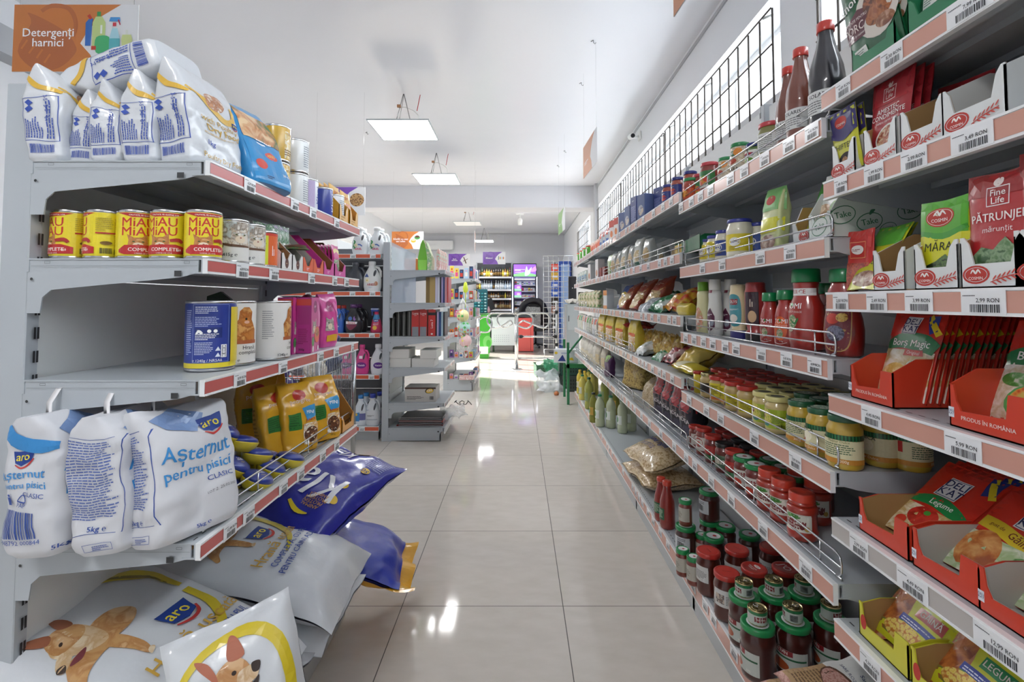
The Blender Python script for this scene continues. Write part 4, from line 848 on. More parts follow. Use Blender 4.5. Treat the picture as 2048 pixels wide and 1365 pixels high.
garl = [('T', 'Knorr', -.03, .14, .022, 'p:f4f6f2'), ('r', -.05, .1, .05, .125, 'g:5c2030'), ('e', .02, .045, .017, .016, 'p:e8e4dc'), ('e', .042, .056, .012, .011, 'p:ddc8cc'), ('e', .018, .1, .034, .024, 'k:e0c8a0,c89a60,f0e4d0,60'), ('r', -.045, .04, -.012, .075, 'p:e8ece6'), ('l', -.043, .044, .028, .027, 6, 'p:5a7a68'), ('w', [(-.05, .02, .004), (0, .03, .006), (.05, .02, .004)], 'g:2c9a50')]
amest = [('r', -.055, .11, .055, .165, 'g:b8303a'), ('e', .0, .15, .006, .006, 'p:e8dcd8'), ('o', -.016, .115, .016, .144, .0014, 'p:f2e8e6'), ('T', 'Fine\nLife', .0, .13, .0135, 'p:f6eeea'), ('T', 'AMESTEC\nCONDIMENTE', .0, .09, .0145, 'p:f6eeea'), ('t', 'pentru carne tocată', .0, .073, .008, 'p:f0e2e0'), ('e', .004, .036, .032, .028, 'p:e8e4da'), ('e', .004, .036, .028, .024, 'k:7a3020,b05a34,d8c0a0,110')]
chif = [('r', -.045, .085, .045, .14, 'g:38306c'), ('e', .0, .112, .02, .014, 'p:c0392f'), ('T', 'COSMIN', .0, .108, .008, 'p:f6eeea'), ('w', [(-.045, .088, .005), (0, .078, .008), (.045, .09, .005)], 'g:38306c'), ('t', 'CHIFTELE', .0, .055, .0185, 'p:2a2a20'), ('e', .008, .02, .03, .02, 'p:241c18'), ('e', .0, .022, .01, .009, 'k:8a5a34,b08050,6a4024,90'), ('e', .018, .02, .009, .008, 'k:8a5a34,b08050,6a4024,90')]
def dk(n, y, q=1): return [('p', [(n-.021*q, y-.018*q), (n+.016*q, y-.018*q), (n+.02*q, y+.02*q), (n-.016*q, y+.02*q)], 'p:f2f2f4'), ('p', [(n-.019*q, y-.0165*q), (n+.0145*q, y-.0165*q), (n+.018*q, y+.0185*q), (n-.0145*q, y+.0185*q)], 'p:232e66'), ('p', [(n-.0178*q, y-.0155*q), (n+.0135*q, y-.0155*q), (n+.017*q, y+.0175*q), (n-.0135*q, y+.0175*q)], 'p:f2f2f4'), ('T', "DELI\nK'AT", n, y+.001, .0185*q, 'p:232e66')]
bors = [('r', -.064, .125, .064, .175, 'g:d02a1c'), ('p', [(-.062, .0), (.062, .0), (.062, .098), (-.062, .098)], 'k:cfc6a8,b8a060,e8e4d6,24'), ('w', [(-.062, .104, .008), (-.02, .118, .017), (.03, .115, .018), (.062, .104, .012)], 'g:1c7a44'), ('T', 'Borș Magic', .0, .112, .021, 'p:f8f8f4'), ('p', [(-.01, .085), (.04, .088), (.036, .1), (-.008, .098)], 'g:c43a2c'), ('t', 'Original', .014, .0925, .01, 'p:fbf2ea'), ('e', -.02, .04, .034, .028, 'k:e0c070,d0a850,ecd8a0,40'), ('e', .03, .066, .026, .014, 'k:4a8a3a,6aa858,d8dcc8,70'), ('r', .0, .008, .03, .016, 'g:c43a2c'), ('p', [(.022, .172), (.05, .172), (.055, .14), (.04, .132)], 'g:243a9a'), ('w', [(.026, .172, .006), (.06, .132, .006)], 'g:e8d02a')] + dk(-.01, .15)
bors2 = [('r', -.068, .125, .068, .175, 'g:d02a1c'), ('r', -.066, .0, .066, .1, 'k:e6e2d6,d0c09a,f2eee4,30'), ('w', [(-.067, .105, .01), (-.02, .116, .018), (.03, .112, .018), (.067, .1, .012)], 'g:1c7a44'), ('T', 'Borș Magic', .0, .112, .021, 'p:f8f8f4'), ('e', .005, .036, .048, .034, 'g:5ab060'), ('e', .005, .038, .043, .029, 'v:d84a28,e8903c,d8c060,120'), ('e', -.035, .072, .024, .012, 'k:4a8a3a,6aa858,d8dcc8,70'), ('r', .02, .082, .06, .096, 'g:d05a2c'), ('t', 'Cu legume', .04, .089, .009, 'p:fbf2ea')] + dk(.0, .15)
legu = [('r', -.07, .09, .07, .2, 'g:dc301e'), ('w', [(-.068, .088, .008), (-.02, .1, .014), (.03, .092, .014), (.068, .078, .008)], 'g:1f8a46'), ('T', 'Legume', .0, .097, .018, 'p:f6f6f0'), ('r', -.067, .0, .067, .078, 'k:e0c890,c8a868,efe4c8,40'), ('e', -.01, .055, .034, .026, 'k:c4201a,d8382a,a81810,30'), ('e', -.008, .066, .008, .006, 'g:4a9a3a'), ('e', .012, .022, .03, .012, 'k:3f8a3a,7ab060,d8dcc8,80'), ('e', -.045, .03, .012, .01, 'g:d83a28'), ('p', [(.03, .2), (.062, .2), (.066, .16), (.045, .15)], 'g:22348c'), ('w', [(.036, .2, .006), (.066, .15, .006)], 'g:e8d02a')] + dk(-.006, .138, 1.35)
gain = [('r', -.07, .09, .07, .2, 'g:dc301e'), ('w', [(-.068, .11, .012), (-.02, .104, .013), (.03, .09, .013), (.068, .07, .012)], 'g:e6c62e'), ('T', 'Găină', .012, .098, .019, 'p:7a2a1c', -.22), ('t', 'gust de', -.036, .108, .01, 'p:7a2a1c', -.1), ('r', -.067, .0, .067, .085, 'k:c8d0b0,a8c088,e8e8d8,30'), ('e', -.03, .05, .036, .045, 'k:a85428,c87838,e0a868,30', .2), ('e', .03, .03, .03, .022, 'k:b8602c,d08a48,e8b878,30'), ('e', .045, .062, .02, .012, 'k:3f8a3a,6aa858,2c6a2c,70'), ('e', .01, .014, .012, .009, 'p:f0e8e0')] + dk(.012, .145, 1.4)
secr = lambda t, c: [('r', -.073, .0, .073, .188, 'g:d4d62c'), ('P', [(-.073, .0), (-.03, .0), (-.02, .06), (-.03, .12), (-.01, .188), (-.073, .188)], 'k:4a8a3a,b05a30,c8a078,22'), ('e', -.05, .075, .024, .045, 'k:b8602c,c87838,8a4020,26', -.2), ('T', 'Secretul\nGustului', .025, .118, .027, 'p:8a2420', .06), ('r', -.01, .07, .056, .092, c), ('T', t, .023, .081, .017, 'p:f8f4ea'), ('r', -.03, .048, .055, .063, 'g:243a9a'), ('l', -.026, .05, .076, .01, 2, 'p:e0e4f4'), ('e', -.005, .028, .045, .02, 'v:e8c848,f0dc7a,c8782c,170')]
FRD = .012
def traywith(px, z, w, hf, out, inn, cutf, art, pk, n, labt, labp, grp, d=.26, hb=.11, lean=.35, x0=.03, gap=.018, rz=0, cat='sachet', slope=.3, zz=.006, psc=1, X=None, side=None):
    X = X or XR+.012; y = YX(px, X, z)
    R_ = Matrix.Rotation(-PI/2+rz, 4, 'Z'); R_.translation = (X+d/2, y, z+.0008)
    t = T('display_box', tray(w, d, hf, hb, out, inn, art, cutf, side, slope=slope))
    put_m(t, R_, labt, 'box', 'sachet display boxes')
    for i in range(n):
        M = R_ @ Matrix.Translation((0, -d/2+x0+gap*i, zz)) @ Matrix.Rotation(-lean+.012*(i % 3), 4, 'X') @ Matrix.Scale(psc, 4)
        put_m(pk, M, labp % (ORD[i] if i < 24 else 'rear') if '%s' in labp else labp, cat, grp)
kn = lambda: [('l', -.04, .006, .05, .008, 2, 'g:2c7a52')]
K1, K2 = flat('pork', .13, .18, .014, 'f:1c5c38', pork, seed=71), flat('garl', .13, .17, .014, 'f:1a5a38', garl, seed=72)
GT, BR = 'g:1f7a50', 'p:a98556'
traywith(1745, lvN[0], .115, .085, GT, GT, CUT(.115, .07), kn(), K1, 4, 'green display carton at the far end of the topmost near shelf', 'green seasoning sachet with fried meat picture, %s in its carton', 'seasoning sachets, top near shelf', lean=-.16, x0=.012, psc=1.05, zz=.02)
traywith(1872, lvN[0], .115, .085, GT, GT, CUT(.115, .07), kn(), K2, 4, 'green display carton next to the one with meat sachets', 'green seasoning sachet with garlic picture, %s in its carton', 'seasoning sachets, top near shelf', lean=.1, x0=.02, psc=1.0)
traywith(2060, lvN[0], .115, .085, GT, GT, CUT(.115, .07), kn(), K2, 2, 'green display carton at the right picture edge, topmost shelf', 'green sachet with garlic picture at the picture edge, %s in carton', 'seasoning sachets, top near shelf', lean=.1, x0=.02)
P1 = flat('amest', .11, .165, .012, 'f:a82832', amest, seed=73); P2 = flat('chif', .09, .14, .012, 'f:c8c82c', chif, seed=74)
t0 = lambda w: cos(-w*.25, 1)+sprig(w*.18, .8)
for px, w, pk, n, ln, lb_, ps in ((1687, .072, P2, 2, -.1, 'purple and yellow meatball spice sachet', .95), (1760, .085, P1, 3, .12, 'dark red mixed spice sachet', .95), (1843, .09, flat('marar', .105, .15, .012, 'f:c8cc2c', marar, seed=75), 0, .3, '', 1), (1945, .105, P1, 0, .3, '', 1)):
    traywith(px, lvN[1], w, .075, 'g:e2e5e4', BR, CUT(w, .078), t0(w), pk, n, 'white carton with red leaf print, %s on the second near shelf' % {1687: 'first at the bay edge', 1760: 'with dark red sachets', 1843: 'empty third', 1945: 'nearly empty fourth'}[px], lb_+', %s in its carton', 'spice sachets, second near shelf', lean=ln, x0=.014, psc=ps, zz=.016)
o = put(P1, (.80, YX(1925, .80, 1.55), lvN[1]+.012), 'red sachet standing alone deep in the nearly empty carton', 'sachet', 'spice sachets, second near shelf', rz=-PI/2+.3, rx=-.1, sc=.8)
put(flat('marar', .105, .15, .012, 'f:c8cc2c', marar, seed=75), (.76, YX(1850, .76, 1.52), lvN[1]+.006), 'green and yellow sachet slumped low in the empty third carton', 'sachet', 'spice sachets, second near shelf', rz=-PI/2+.2, rx=-.9, sc=.7)
MR, PT = flat('marar', .105, .15, .012, 'f:c8cc2c', marar), flat('patr', .12, .175, .014, 'f:b52c30', patr, seed=76)
for px, w, pk, n, ln, nm, what in ((1778, .078, MR, 0, .3, 'empty', ''), (1872, .085, MR, 3, .06, 'dill sachet', 'yellow and green dill sachet'), (1985, .10, PT, 3, .06, 'parsley sachet', 'red parsley sachet')):
    traywith(px, lvN[2], w, .07, 'g:e2e5e4', BR, CUT(w, .078), t0(w), pk, n, 'white red-leaf carton, the %s one on the eye-level near shelf' % nm, what+', %s in its carton' if n else '', 'herb sachets at eye level', lean=ln, x0=.014, zz=.012, psc=.93 if pk is MR else .92)
traywith(2110, lvN[2], .10, .07, 'g:e2e5e4', BR, CUT(.1, .078), t0(.1), PT, 2, 'white red-leaf carton cut by the right picture edge', 'red parsley sachet at the right picture edge, %s in its carton', 'herb sachets at eye level', lean=.06, x0=.014, zz=.012)
ust = [('r', -.05, .1, .05, .15, 'g:58ae2c'), ('t', 'USTUROI', 0, .062, .02, 'p:1c2412'), ('e', 0, .022, .04, .018, 'k:d8cbb8,b89a8a,8a5a4a,60')]
for i in range(2): put(flat('ust', .105, .15, .012, 'f:d0d02c', ust, seed=77), (.70+.015*i, YX(1722, .70, 1.3)+.01*i, lvN[2]+.004), 'yellow garlic sachet leaning at the far end of the eye-level shelf, %s' % ('front', 'behind'), 'sachet', 'herb sachets at eye level', rz=-PI/2-.1, rx=-.5) if 0 else put(flat('ust', .105, .15, .012, 'f:d0d02c', ust, seed=77), (.70+.015*i, YX(1722, .70, 1.3)+.01*i, lvN[2]+.004), 'yellow garlic sachet leaning at the far end of the eye-level shelf, %s' % ('front one', 'back one')[i], 'sachet', 'herb sachets at eye level', rz=-PI/2-.1, rx=-.5)
put(flat('redp', .085, .13, .012, 'f:c8302c', [('r', -.04, .09, .04, .13, 'g:c8302c'), ('o', -.025, .07, .025, .105, .0015, 'g:e8a070'), ('e', 0, .088, .02, .01, 'p:e8e0dc'), ('T', 'paprika', 0, .088, .01, 'p:8a2020'), ('r', -.035, .01, .035, .06, 'v:7a2418,a83a28,c85a3a,200')], seed=78), (.725, 1.045, lvN[2]+.003), 'red paprika sachet in see-through film at the far end of eye-level shelf', 'sachet', 'herb sachets at eye level', rz=-PI/2, rx=-.05)
DT = lambda: [('T', 'PRODUS ÎN ROMÂNIA', .0, .016, .0085, 'p:f4e4dc'), ('r', -.064, .014, -.054, .03, 'p:e8ecf4'), ('T', "DELI\nKAT", -.059, .022, .005, 'p:232e66')]
rd = 'g:d2412a'
CT2 = lambda w, h: [(-w/2, 0), (w/2, 0), (w/2, h), (w/2-.03, h), (w/2-.034, .03), (-w/2+.02, .026), (-w/2+.012, .04), (-w/2+.008, h), (-w/2, h)]
B1, B2 = flat('bors', .13, .175, .012, 'f:c03020', bors, seed=79), flat('bors2', .14, .175, .012, 'f:c83020', bors2, seed=80)
traywith(1742, lvN[3], .115, .065, rd, rd, CT2(.115, .065), DT(), B1, 18, 'red display carton full of sour soup sachets on the fourth near shelf', 'red and white sour soup sachet, %s in the full red carton', 'sour soup sachets', d=.30, hb=.09, lean=.30, x0=.055, gap=.0125, slope=.15, psc=.98, zz=.008)
traywith(1975, lvN[3], .125, .065, rd, rd, CT2(.125, .065), DT(), B2, 10, 'red display carton with vegetable soup sachets, right of the sour soup', 'red sachet with vegetable soup bowl, %s in its carton', 'vegetable soup sachets', d=.30, hb=.09, lean=.38, x0=.06, gap=.02, slope=.15, psc=.98, zz=.008)
L1, G1 = flat('legu', .15, .20, .014, 'f:cc2c1c', legu, seed=81), flat('gain', .15, .20, .014, 'f:cc2c1c', gain, seed=82)
traywith(1765, lvN[4], .125, .06, rd, BR, CT2(.125, .065), DT()[1:], L1, 12, 'red display carton with vegetable seasoning bags on the fifth near shelf', 'red vegetable seasoning sachet, %s in its carton', 'large red seasoning sachets', d=.32, hb=.07, lean=.85, x0=.05, gap=.022, slope=.12, zz=.006, psc=.95)
traywith(1888, lvN[4], .125, .06, rd, 'p:b8b4ae', CT2(.125, .065), DT()[1:], G1, 12, 'red display carton with hen seasoning, second on the fifth near shelf', 'red hen seasoning sachet, %s in the second carton', 'large red seasoning sachets', d=.32, hb=.07, lean=.85, x0=.05, gap=.022, slope=.12, zz=.006, psc=.95)
traywith(2045, lvN[4], .125, .06, rd, 'p:b8b4ae', CT2(.125, .065), DT()[1:], G1, 8, 'red display carton at the right picture edge, fifth near shelf', 'red hen seasoning sachet, %s in the edge carton', 'large red seasoning sachets', d=.32, hb=.07, lean=.85, x0=.05, gap=.022, slope=.12, zz=.006, psc=.95)
ye = 'g:d2cc38'
for px, tx, c, w1 in ((1765, 'GĂINĂ', 'g:b83a30', 'hen'), (1885, 'LEGUME', 'g:2a9a5a', 'vegetable'), (2035, 'LEGUME', 'g:2a9a5a', 'edge')):
    traywith(px, lvN[5], .125, .06, ye, BR, CT2(.125, .065), [('e', -.05, .03, .008, .014, 'p:c0392f')], flat('se'+tx, .15, .19, .02, 'f:c8cc38', secr(tx, c), seed=83), 4, 'yellow display carton of %s seasoning on the lowest near shelf' % w1, 'yellow %s seasoning bag, %%s in its carton' % w1, 'yellow seasoning bags', d=.28, hb=.07, lean=.7, x0=.032, gap=.03, slope=.15, zz=.006)
# ---------------- second right-hand unit: jars, bottles
def J(key, *a, **k):
    if key not in mbin: j, l = jar(*a, **k); mbin[key] = T(k.get('nm', 'jar'), None, [j, l])
    return mbin[key]
def jar_(*a, **k): return jar(*a, **k)
lidcheck = [('r', -.02+.008*i, -.02+.008*j, -.016+.008*i, -.016+.008*j, 'p:f4efea') for i in range(5) for j in range(5)]
red, dkr, grn, blu_, yl_ = 'g:b83026', 'j:6a2018', 'g:1f8a4c', 'g:2a3280', 'g:d8cf8a'
def row(items, X, z, group, cat='jar', rz0=.34):
    for px, t, lab, *r in items:
        rput(t, px, X+(r[0] if r else 0), z, lab, cat, group, rz=(r[1] if len(r) > 1 else 0)+rz0, sc=(r[2] if len(r) > 2 else 1))
# top shelf A
blr = J('blr', .031, .105, blu_, 'j:9c3a22', [('r', -.045, .02, .045, .07, 'g:2a3880'), ('e', 0, .04, .018, .014, 'g:c8402c'), ('T', 'SOS', 0, .06, .012, 'p:f4e0c0')])
grr = J('grr', .031, .105, grn, 'j:a8361c', [('r', -.04, .02, .04, .06, 'g:d8582c'), ('e', 0, .04, .016, .014, 'g:e8a030')])
zac = J('zac', .037, .125, 'g:c8404a', 'j:8a2a1a', [('r', -.05, .03, .05, .09, 'g:2f7a3c'), ('e', .0, .055, .026, .018, 'k:d8402c,e8a040,4a9a3a,60'), ('e', 0, .032, .03, .006, 'p:f0efe8')], lid_art=lidcheck)
rar = J('rar', .033, .12, grn, 'j:d8cbb4', [('T', 'RARA', 0, .03, .016, 'p:26262a'), ('r', -.045, .045, .045, .105, 'k:e8ddc4,c8b090,f0e8d4,40'), ('r', -.035, .075, .01, .095, 'g:1c6a3c'), ('T', 'JANI', -.012, .085, .014, 'p:f4f4f0'), ('e', .016, .088, .014, .013, 'g:e08a2c'), ('e', -.005, .058, .02, .01, 'g:c05038')], shape='belly')
pes = J('pes', .031, .10, blu_, 'j:4a6a2a', [('r', -.045, .02, .045, .075, 'g:e6e6dc'), ('T', 'PESTO', 0, .06, .014, 'p:26307a'), ('e', 0, .04, .02, .012, 'g:6aa03a'), ('e', 0, .064, .02, .004, 'g:b8303a')])
pic = J('pic', .036, .12, 'g:c8404a', 'j:7c7a34', [('r', -.02, .03, .05, .085, 'p:e8eae6'), ('l', -.01, .035, .05, .045, 8, 'p:8a8f86'), ('e', -.035, .055, .016, .02, 'g:8ab03a')], lid_art=lidcheck)
row([(1337, blr, 'tall blue-lidded red sauce jar, farthest of three on the top right shelf'), (1356, blr, 'tall blue-lidded red sauce jar, middle of three on the top shelf'), (1381, blr, 'tall blue-lidded red sauce jar, nearest of three on the top shelf', .02),
     (1381, grr, 'green-lidded red sauce jar with orange label on the top right shelf', -.01), (1402, zac, 'chequered-lid vegetable spread jar, smaller in view, on the top shelf', .03, .1, .95), (1420, zac, 'chequered-lid vegetable spread jar with green label, in full view', .01),
     (1448, zac, 'chequered-lid red jar half hidden behind the horseradish jars', .06, 0, .9), (1453, rar, 'slim green-lidded cream jar, farther of the two', .02, 0, .9), (1481, rar, 'green-lidded cream jar with orange fruit label, nearer of the two', .015), (1511, pes, 'dark-blue-lidded pesto jar on the top right shelf', .035), (1542, pic, 'chequered-lid pickle jar with white text label on the top shelf', .02)], XR+.05, A, 'jars on the top right shelf')
def bottle(prof, mk, cap, art=None, sy=1, ribs=0, capart=None):
    g = G(); zc = cap[0]
    pr = prof
    g.lathe([(0, 0)]+pr+[(0, pr[-1][1])], mk, 28, sy=sy)
    rf = prof_r(pr)
    if art: g.art(CYL(lambda t: rf(t), 0, sy), art, .01, .0009)
    c = G().lathe([(0, zc-.001), (cap[2], zc), (cap[2]*1.02, zc+.002), (cap[2]*.98, cap[1]-.002), (cap[2]*.9, cap[1]), (0, cap[1])], cap[3], 24, sy=min(1, sy+.1))
    return T('bottle', g), T('cap', c)
def BT(key, name, *a, **k):
    if key not in mbin: mbin[key] = T(name, None, list(bottle(*a, **k)))
    return mbin[key]
def rib_bottle(key, col):
    if key in mbin: return mbin[key]
    pr = [(.029, 0), (.033, .004), (.034, .02), (.034, .075), (.0345, .09), (.030, .125), (.019, .165), (.0145, .19), (.0145, .215)]
    g = G(); rf = prof_r(pr)
    def fn(u, v):
        z = pr[-1][1]*v; a = 2*PI*u; r = rf(z); q = max(0, min(1, (z-.08)/.03))*(1 if z < .19 else max(0, (.2-z)/.01)); r *= 1+.03*q*math.sin(9*a+z*26)
        return (r*math.sin(a), -r*math.cos(a), z)
    g.grid(fn, 54, 40, col, wrap=True); g.add([fn(i/54, 0) for i in range(54)], [tuple(range(53, -1, -1))], col); g.add([fn(i/54, 1) for i in range(54)], [tuple(range(54))], col)
    g.art(CYL(lambda t: rf(t)), [('r', -.05, .022, .05, .07, 'p:dfe0de'), ('T', 'SOLARIS', 0, .06, .012, 'p:26262a'), ('l', -.03, .026, .055, .026, 5, 'p:7a7a7c'), ('b', .035, .026, .02, .02)], .01, .001)
    c = G().lathe([(0, .20), (.0165, .2), (.017, .202), (.0165, .22), (.014, .222), (0, .222)], 'g:c8382c', 20)
    mbin[key] = T('sauce_bottle', None, [T('bottle', g), T('cap', c)]); return mbin[key]
row([(1580, rib_bottle('ribr', 'j:7a4030'), 'twisted brown sauce bottle with red cap, farthest of the trio'), (1604, rib_bottle('ribr', ''), 'twisted brown sauce bottle with red cap, middle of the trio', -.01, 0, 1.06), (1655, rib_bottle('ribd', 'j:1e1c24'), 'black soy sauce bottle with red cap on the top right shelf', -.005, .2, 1.12), (1622, rib_bottle('ribr', ''), 'twisted brown sauce bottle standing behind the front ones', .08), (1662, rib_bottle('ribr', ''), 'twisted brown sauce bottle behind the black soy bottle', .10),], XR+.05, A, 'sauce bottles on the top right shelf', 'bottle')
# shelf B mayonnaise, packets
mayo = lambda n, r, h, w: J('mayo%d' % n, r, h, 'g:343c98', 'j:e4dfc8', [('r', -w, .02, w, .075, ('g:e8d436' if n != 1 else 'g:3450a0')), ('e', 0, .05, .018, .014, 'g:f0f0ea'), ('T', 'mayo', 0, .05, .012, 'p:26348c'), ('l', -.02, .024, .04, .014, 3, 'p:8a7a20')], shape='jar', lid_h=.012)
pnf = T('spice_pouch', gbag(.075, .04, .155, 'f:cfd69a', None, [('r', -.04, .1, .04, .16, 'f:7cb86a'), ('e', .0, .128, .018, .013, 'p:bc3a30'), ('e', 0, .02, .03, .02, 'k:d8cbb8,b89a8a,8a6a5a,60'), ('r', -.04, .045, .04, .08, 'g:d8d62c')], 91, .3, .004))
row([(1413, mayo(0, .026, .098, .04), 'small blue-lidded mayonnaise jar, farthest on the second right shelf'), (1429, mayo(0, .026, .098, .04), 'small blue-lidded mayonnaise jar, second farthest on the second right shelf', .01, 0, 1.08), (1449, mayo(1, .032, .112, .05), 'mid-size blue-lidded mayonnaise jar with blue label', .01), (1480, mayo(2, .042, .125, .06), 'largest blue-lidded mayonnaise jar with yellow band', -.005, .4), (1517, mayo(1, .034, .12, .05), 'blue-lidded mayonnaise jar peeking behind the green packet', .05)], XR+.05, B, 'mayonnaise jars')
rput(pnf, 1547, XR+.045, B, 'green and yellow film packet of garlic standing beside the mayonnaise', 'sachet', rz=.1, rx=-.08, sc=1.12)
cuz = flat('cuz', .09, .145, .006, 'f:3f9a2c', [('r', -.045, .0, .045, .06, 'g:c8cc2c'), ('e', 0, .1, .02, .015, 'p:bc3a30')], seed=92)
R_ = Matrix.Rotation(-PI/2, 4, 'Z'); R_.translation = (XR+.16, YX(1600, XR+.02, B), B+.001)
put_m(T('display_box', tray(.1, .26, .04, .10, 'g:e2e5e4', BR, cos(0, 1), CUT(.1, .06), slope=.1)), R_, 'brown and white carton of green packets on the second right shelf', 'box', 'sachet display boxes')
for i in range(9): put_m(cuz, R_ @ Matrix.Translation((0, -.10+.024*i, .03)) @ Matrix.Rotation(-.35, 4, 'X'), 'green and yellow spice packet fanned in the brown carton, %s of nine' % ORD[i], 'sachet', 'fanned green packets')
tk = lambda: [('e', -.05, .035, .03, .02, 'p:3f7a5a', .3), ('e', -.05, .035, .028, .018, 'p:d4dcd6', .3), ('T', 'Take', -.05, .035, .019, 'p:3f7a5a', .2), ('e', .04, .06, .03, .02, 'p:3f7a5a', .3), ('e', .04, .06, .028, .018, 'p:d4dcd6', .3), ('T', 'Take', .04, .06, .019, 'p:3f7a5a', .2), ('e', -.01, .02, .02, .013, 'p:3f7a5a', .4), ('e', -.01, .02, .0185, .0115, 'p:d4dcd6', .4), ('t', 'Secretul\nBucătarului', -.01, .02, .007, 'p:3f7a5a', .2), ('w', [(-.05, .05, .001), (-.045, .058, .004), (-.038, .062, .001)], 'p:3f7a5a')]
put(T('display_box', tray(.085, .27, .06, .115, 'p:d4dcd6', 'p:c8ccc6', [('e', 0, .03, .03, .02, 'p:3f7a5a', .3), ('e', 0, .03, .028, .018, 'p:d4dcd6', .3), ('T', 'Take', 0, .03, .018, 'p:3f7a5a', .2)], side_art=tk()+sh_(tk(), -.06, .015)[:3], slope=.12)), (XR+.15, 1.125, B+.001), 'white carton with green leafy lettering at the near end of second shelf', 'box', 'sachet display boxes', rz=-PI/2)
must = flat('must', .09, .14, .008, 'f:dfe2dc', [('e', .0, .125, .02, .01, 'p:3a4a2a'), ('T', 'MUȘTAR', .0, .1, .018, 'p:20201c'), ('t', 'boabe', .0, .085, .01, 'p:40403a'), ('e', -.02, .045, .028, .02, 'k:d8b890,b88a60,f0dcc0,60'), ('e', .025, .05, .02, .014, 'k:5a8a40,8ab060,3a6a2a,80'), ('w', [(-.045, .01, .006), (0, .02, .012), (.045, .012, .006)], 'g:4a9a4a')], seed=93)
for i in range(2): put(must, (XR+.035+.02*i, 1.135, B+.025), 'white mustard seed sachet leaning in the green-lettered carton, %s' % ('front one', 'behind it')[i], 'sachet', 'mustard seed sachets', rz=-PI/2, rx=-.25)
# shelf C: squeeze bottles and ketchup
sq = [(.024, 0), (.029, .004), (.031, .03), (.031, .075), (.027, .11), (.025, .13), (.026, .15), (.022, .165)]
hz = lambda c: [('e', .0, .06, .022, .04, c)]
w1 = BT('sqw', 'sauce_bottle', sq, 'g:dcdcd8', (.165, .205, .022, 'g:dedeD8'.lower()), [('p', [(-.02, .02), (.0, .014), (.02, .03), (.02, .07), (0, .1), (-.02, .08)], 'g:5a2440'), ('T', 'ranch', .0, .075, .014, 'p:f4f0f0'), ('e', .005, .045, .012, .014, 'k:a8b0c0,6a5a6a,e8e4e0,70'), ('r', -.014, .155, .006, .175, 'g:7a1c3c')], .8)
w2 = BT('sqy', 'sauce_bottle', sq, 'g:dcd9a8', (.165, .20, .0215, 'g:6aa028'), [('P', [(-.02, .02), (.0, .014), (.02, .03), (.02, .07), (0, .1), (-.02, .08)], 'k:e8e4d0,d8806a,b8c880,60')], .8)
inv = [(.028, 0), (.03, .003), (.03, .028), (.024, .034), (.031, .06), (.032, .15), (.029, .16), (.029, .176), (.026, .18)]
w3 = BT('sqc', 'sauce_bottle', inv, 'g:e0cfa4', (.0, .001, .02, 'g:2c2c70'), [('P', [(-.025, .05), (.025, .05), (.026, .13), (.0, .148), (-.026, .13)], 'g:4a9aa4'), ('p', [(-.016, .112), (.016, .112), (.018, .132), (-.018, .132)], 'g:9c2c34'), ('T', 'OLYS', 0, .122, .013, 'p:f4e8e0'), ('t', 'Sos\nmaioneză', 0, .097, .01, 'p:f0f4f4'), ('e', 0, .068, .016, .013, 'p:e8e4d8'), ('r', -.1, .0, .1, .028, 'g:2c2c78')], .75)
w4 = BT('sqr', 'sauce_bottle', inv, 'g:a83434', (.0, .001, .02, 'g:1c1c20'), [('o', -.024, .05, .02, .15, .002, 'p:1c1c20'), ('r', -.022, .052, .018, .148, 'g:3a2430'), ('T', 'BBQ', .0, .12, .02, 'p:e8dcc8', PI/2), ('e', 0, .075, .013, .018, 'g:d8b48a'), ('r', -.1, .0, .1, .026, 'g:1c1c20')], .8)
km = [(.026, 0), (.031, .004), (.033, .02), (.033, .055), (.029, .075), (.030, .09), (.024, .115), (.019, .128), (.020, .135), (.018, .14)]
tomi = lambda k, c2: BT(k, 'ketchup_bottle', km, 'j:a82820', (.138, .166, .0235, 'g:0f8048'), [('e', 0, .055, .022, .035, c2), ('T', 'TOMI', .0, .075, .018, 'p:f6f2ee'), ('t', 'KETCHUP DULCE', .0, .063, .0055, 'p:f4e4dc'), ('e', 0, .04, .01, .014, 'k:e0d0b8,4a8a4a,c8b89a,90'), ('e', 0, .078, .0035, .004, 'g:2f8a3a'), ('t', '310g', .004, .018, .006, 'p:f4e4dc'), ('w', [(-.02, .014, .0006), (0, .01, .0008), (.02, .015, .0006)], 'p:f4e4dc')], .85)
kb_ = [(.036, 0), (.043, .005), (.046, .025), (.046, .095), (.043, .115), (.033, .138), (.030, .15), (.031, .165), (.033, .175), (.030, .18)]
tb = BT('tomib', 'ketchup_bottle', kb_, 'j:a82820', (.178, .213, .035, 'g:0f8048'), [('r', -.045, .143, .045, .162, 'p:eceae8'), ('T', 'DULCE', -.008, .1525, .015, 'p:a82c24'), ('T', 'TOMI', -.014, .115, .021, 'p:f6f2ee'), ('e', -.018, .119, .004, .005, 'g:2f8a3a'), ('t', 'KETCHUP DULCE', -.014, .10, .007, 'p:f4e4dc'), ('e', -.014, .075, .014, .018, 'k:d8b898,4a8a4a,e8d8c0,90'), ('w', [(-.02, .08, .002), (-.006, .07, .003), (.004, .084, .002)], 'g:2f7a3c'), ('e', -.02, .055, .009, .007, 'p:e8dcc8')], .8)
kp_ = [(.032, 0), (.038, .005), (.041, .03), (.042, .06), (.039, .085), (.035, .1), (.033, .125), (.031, .15), (.024, .165), (.022, .17)]
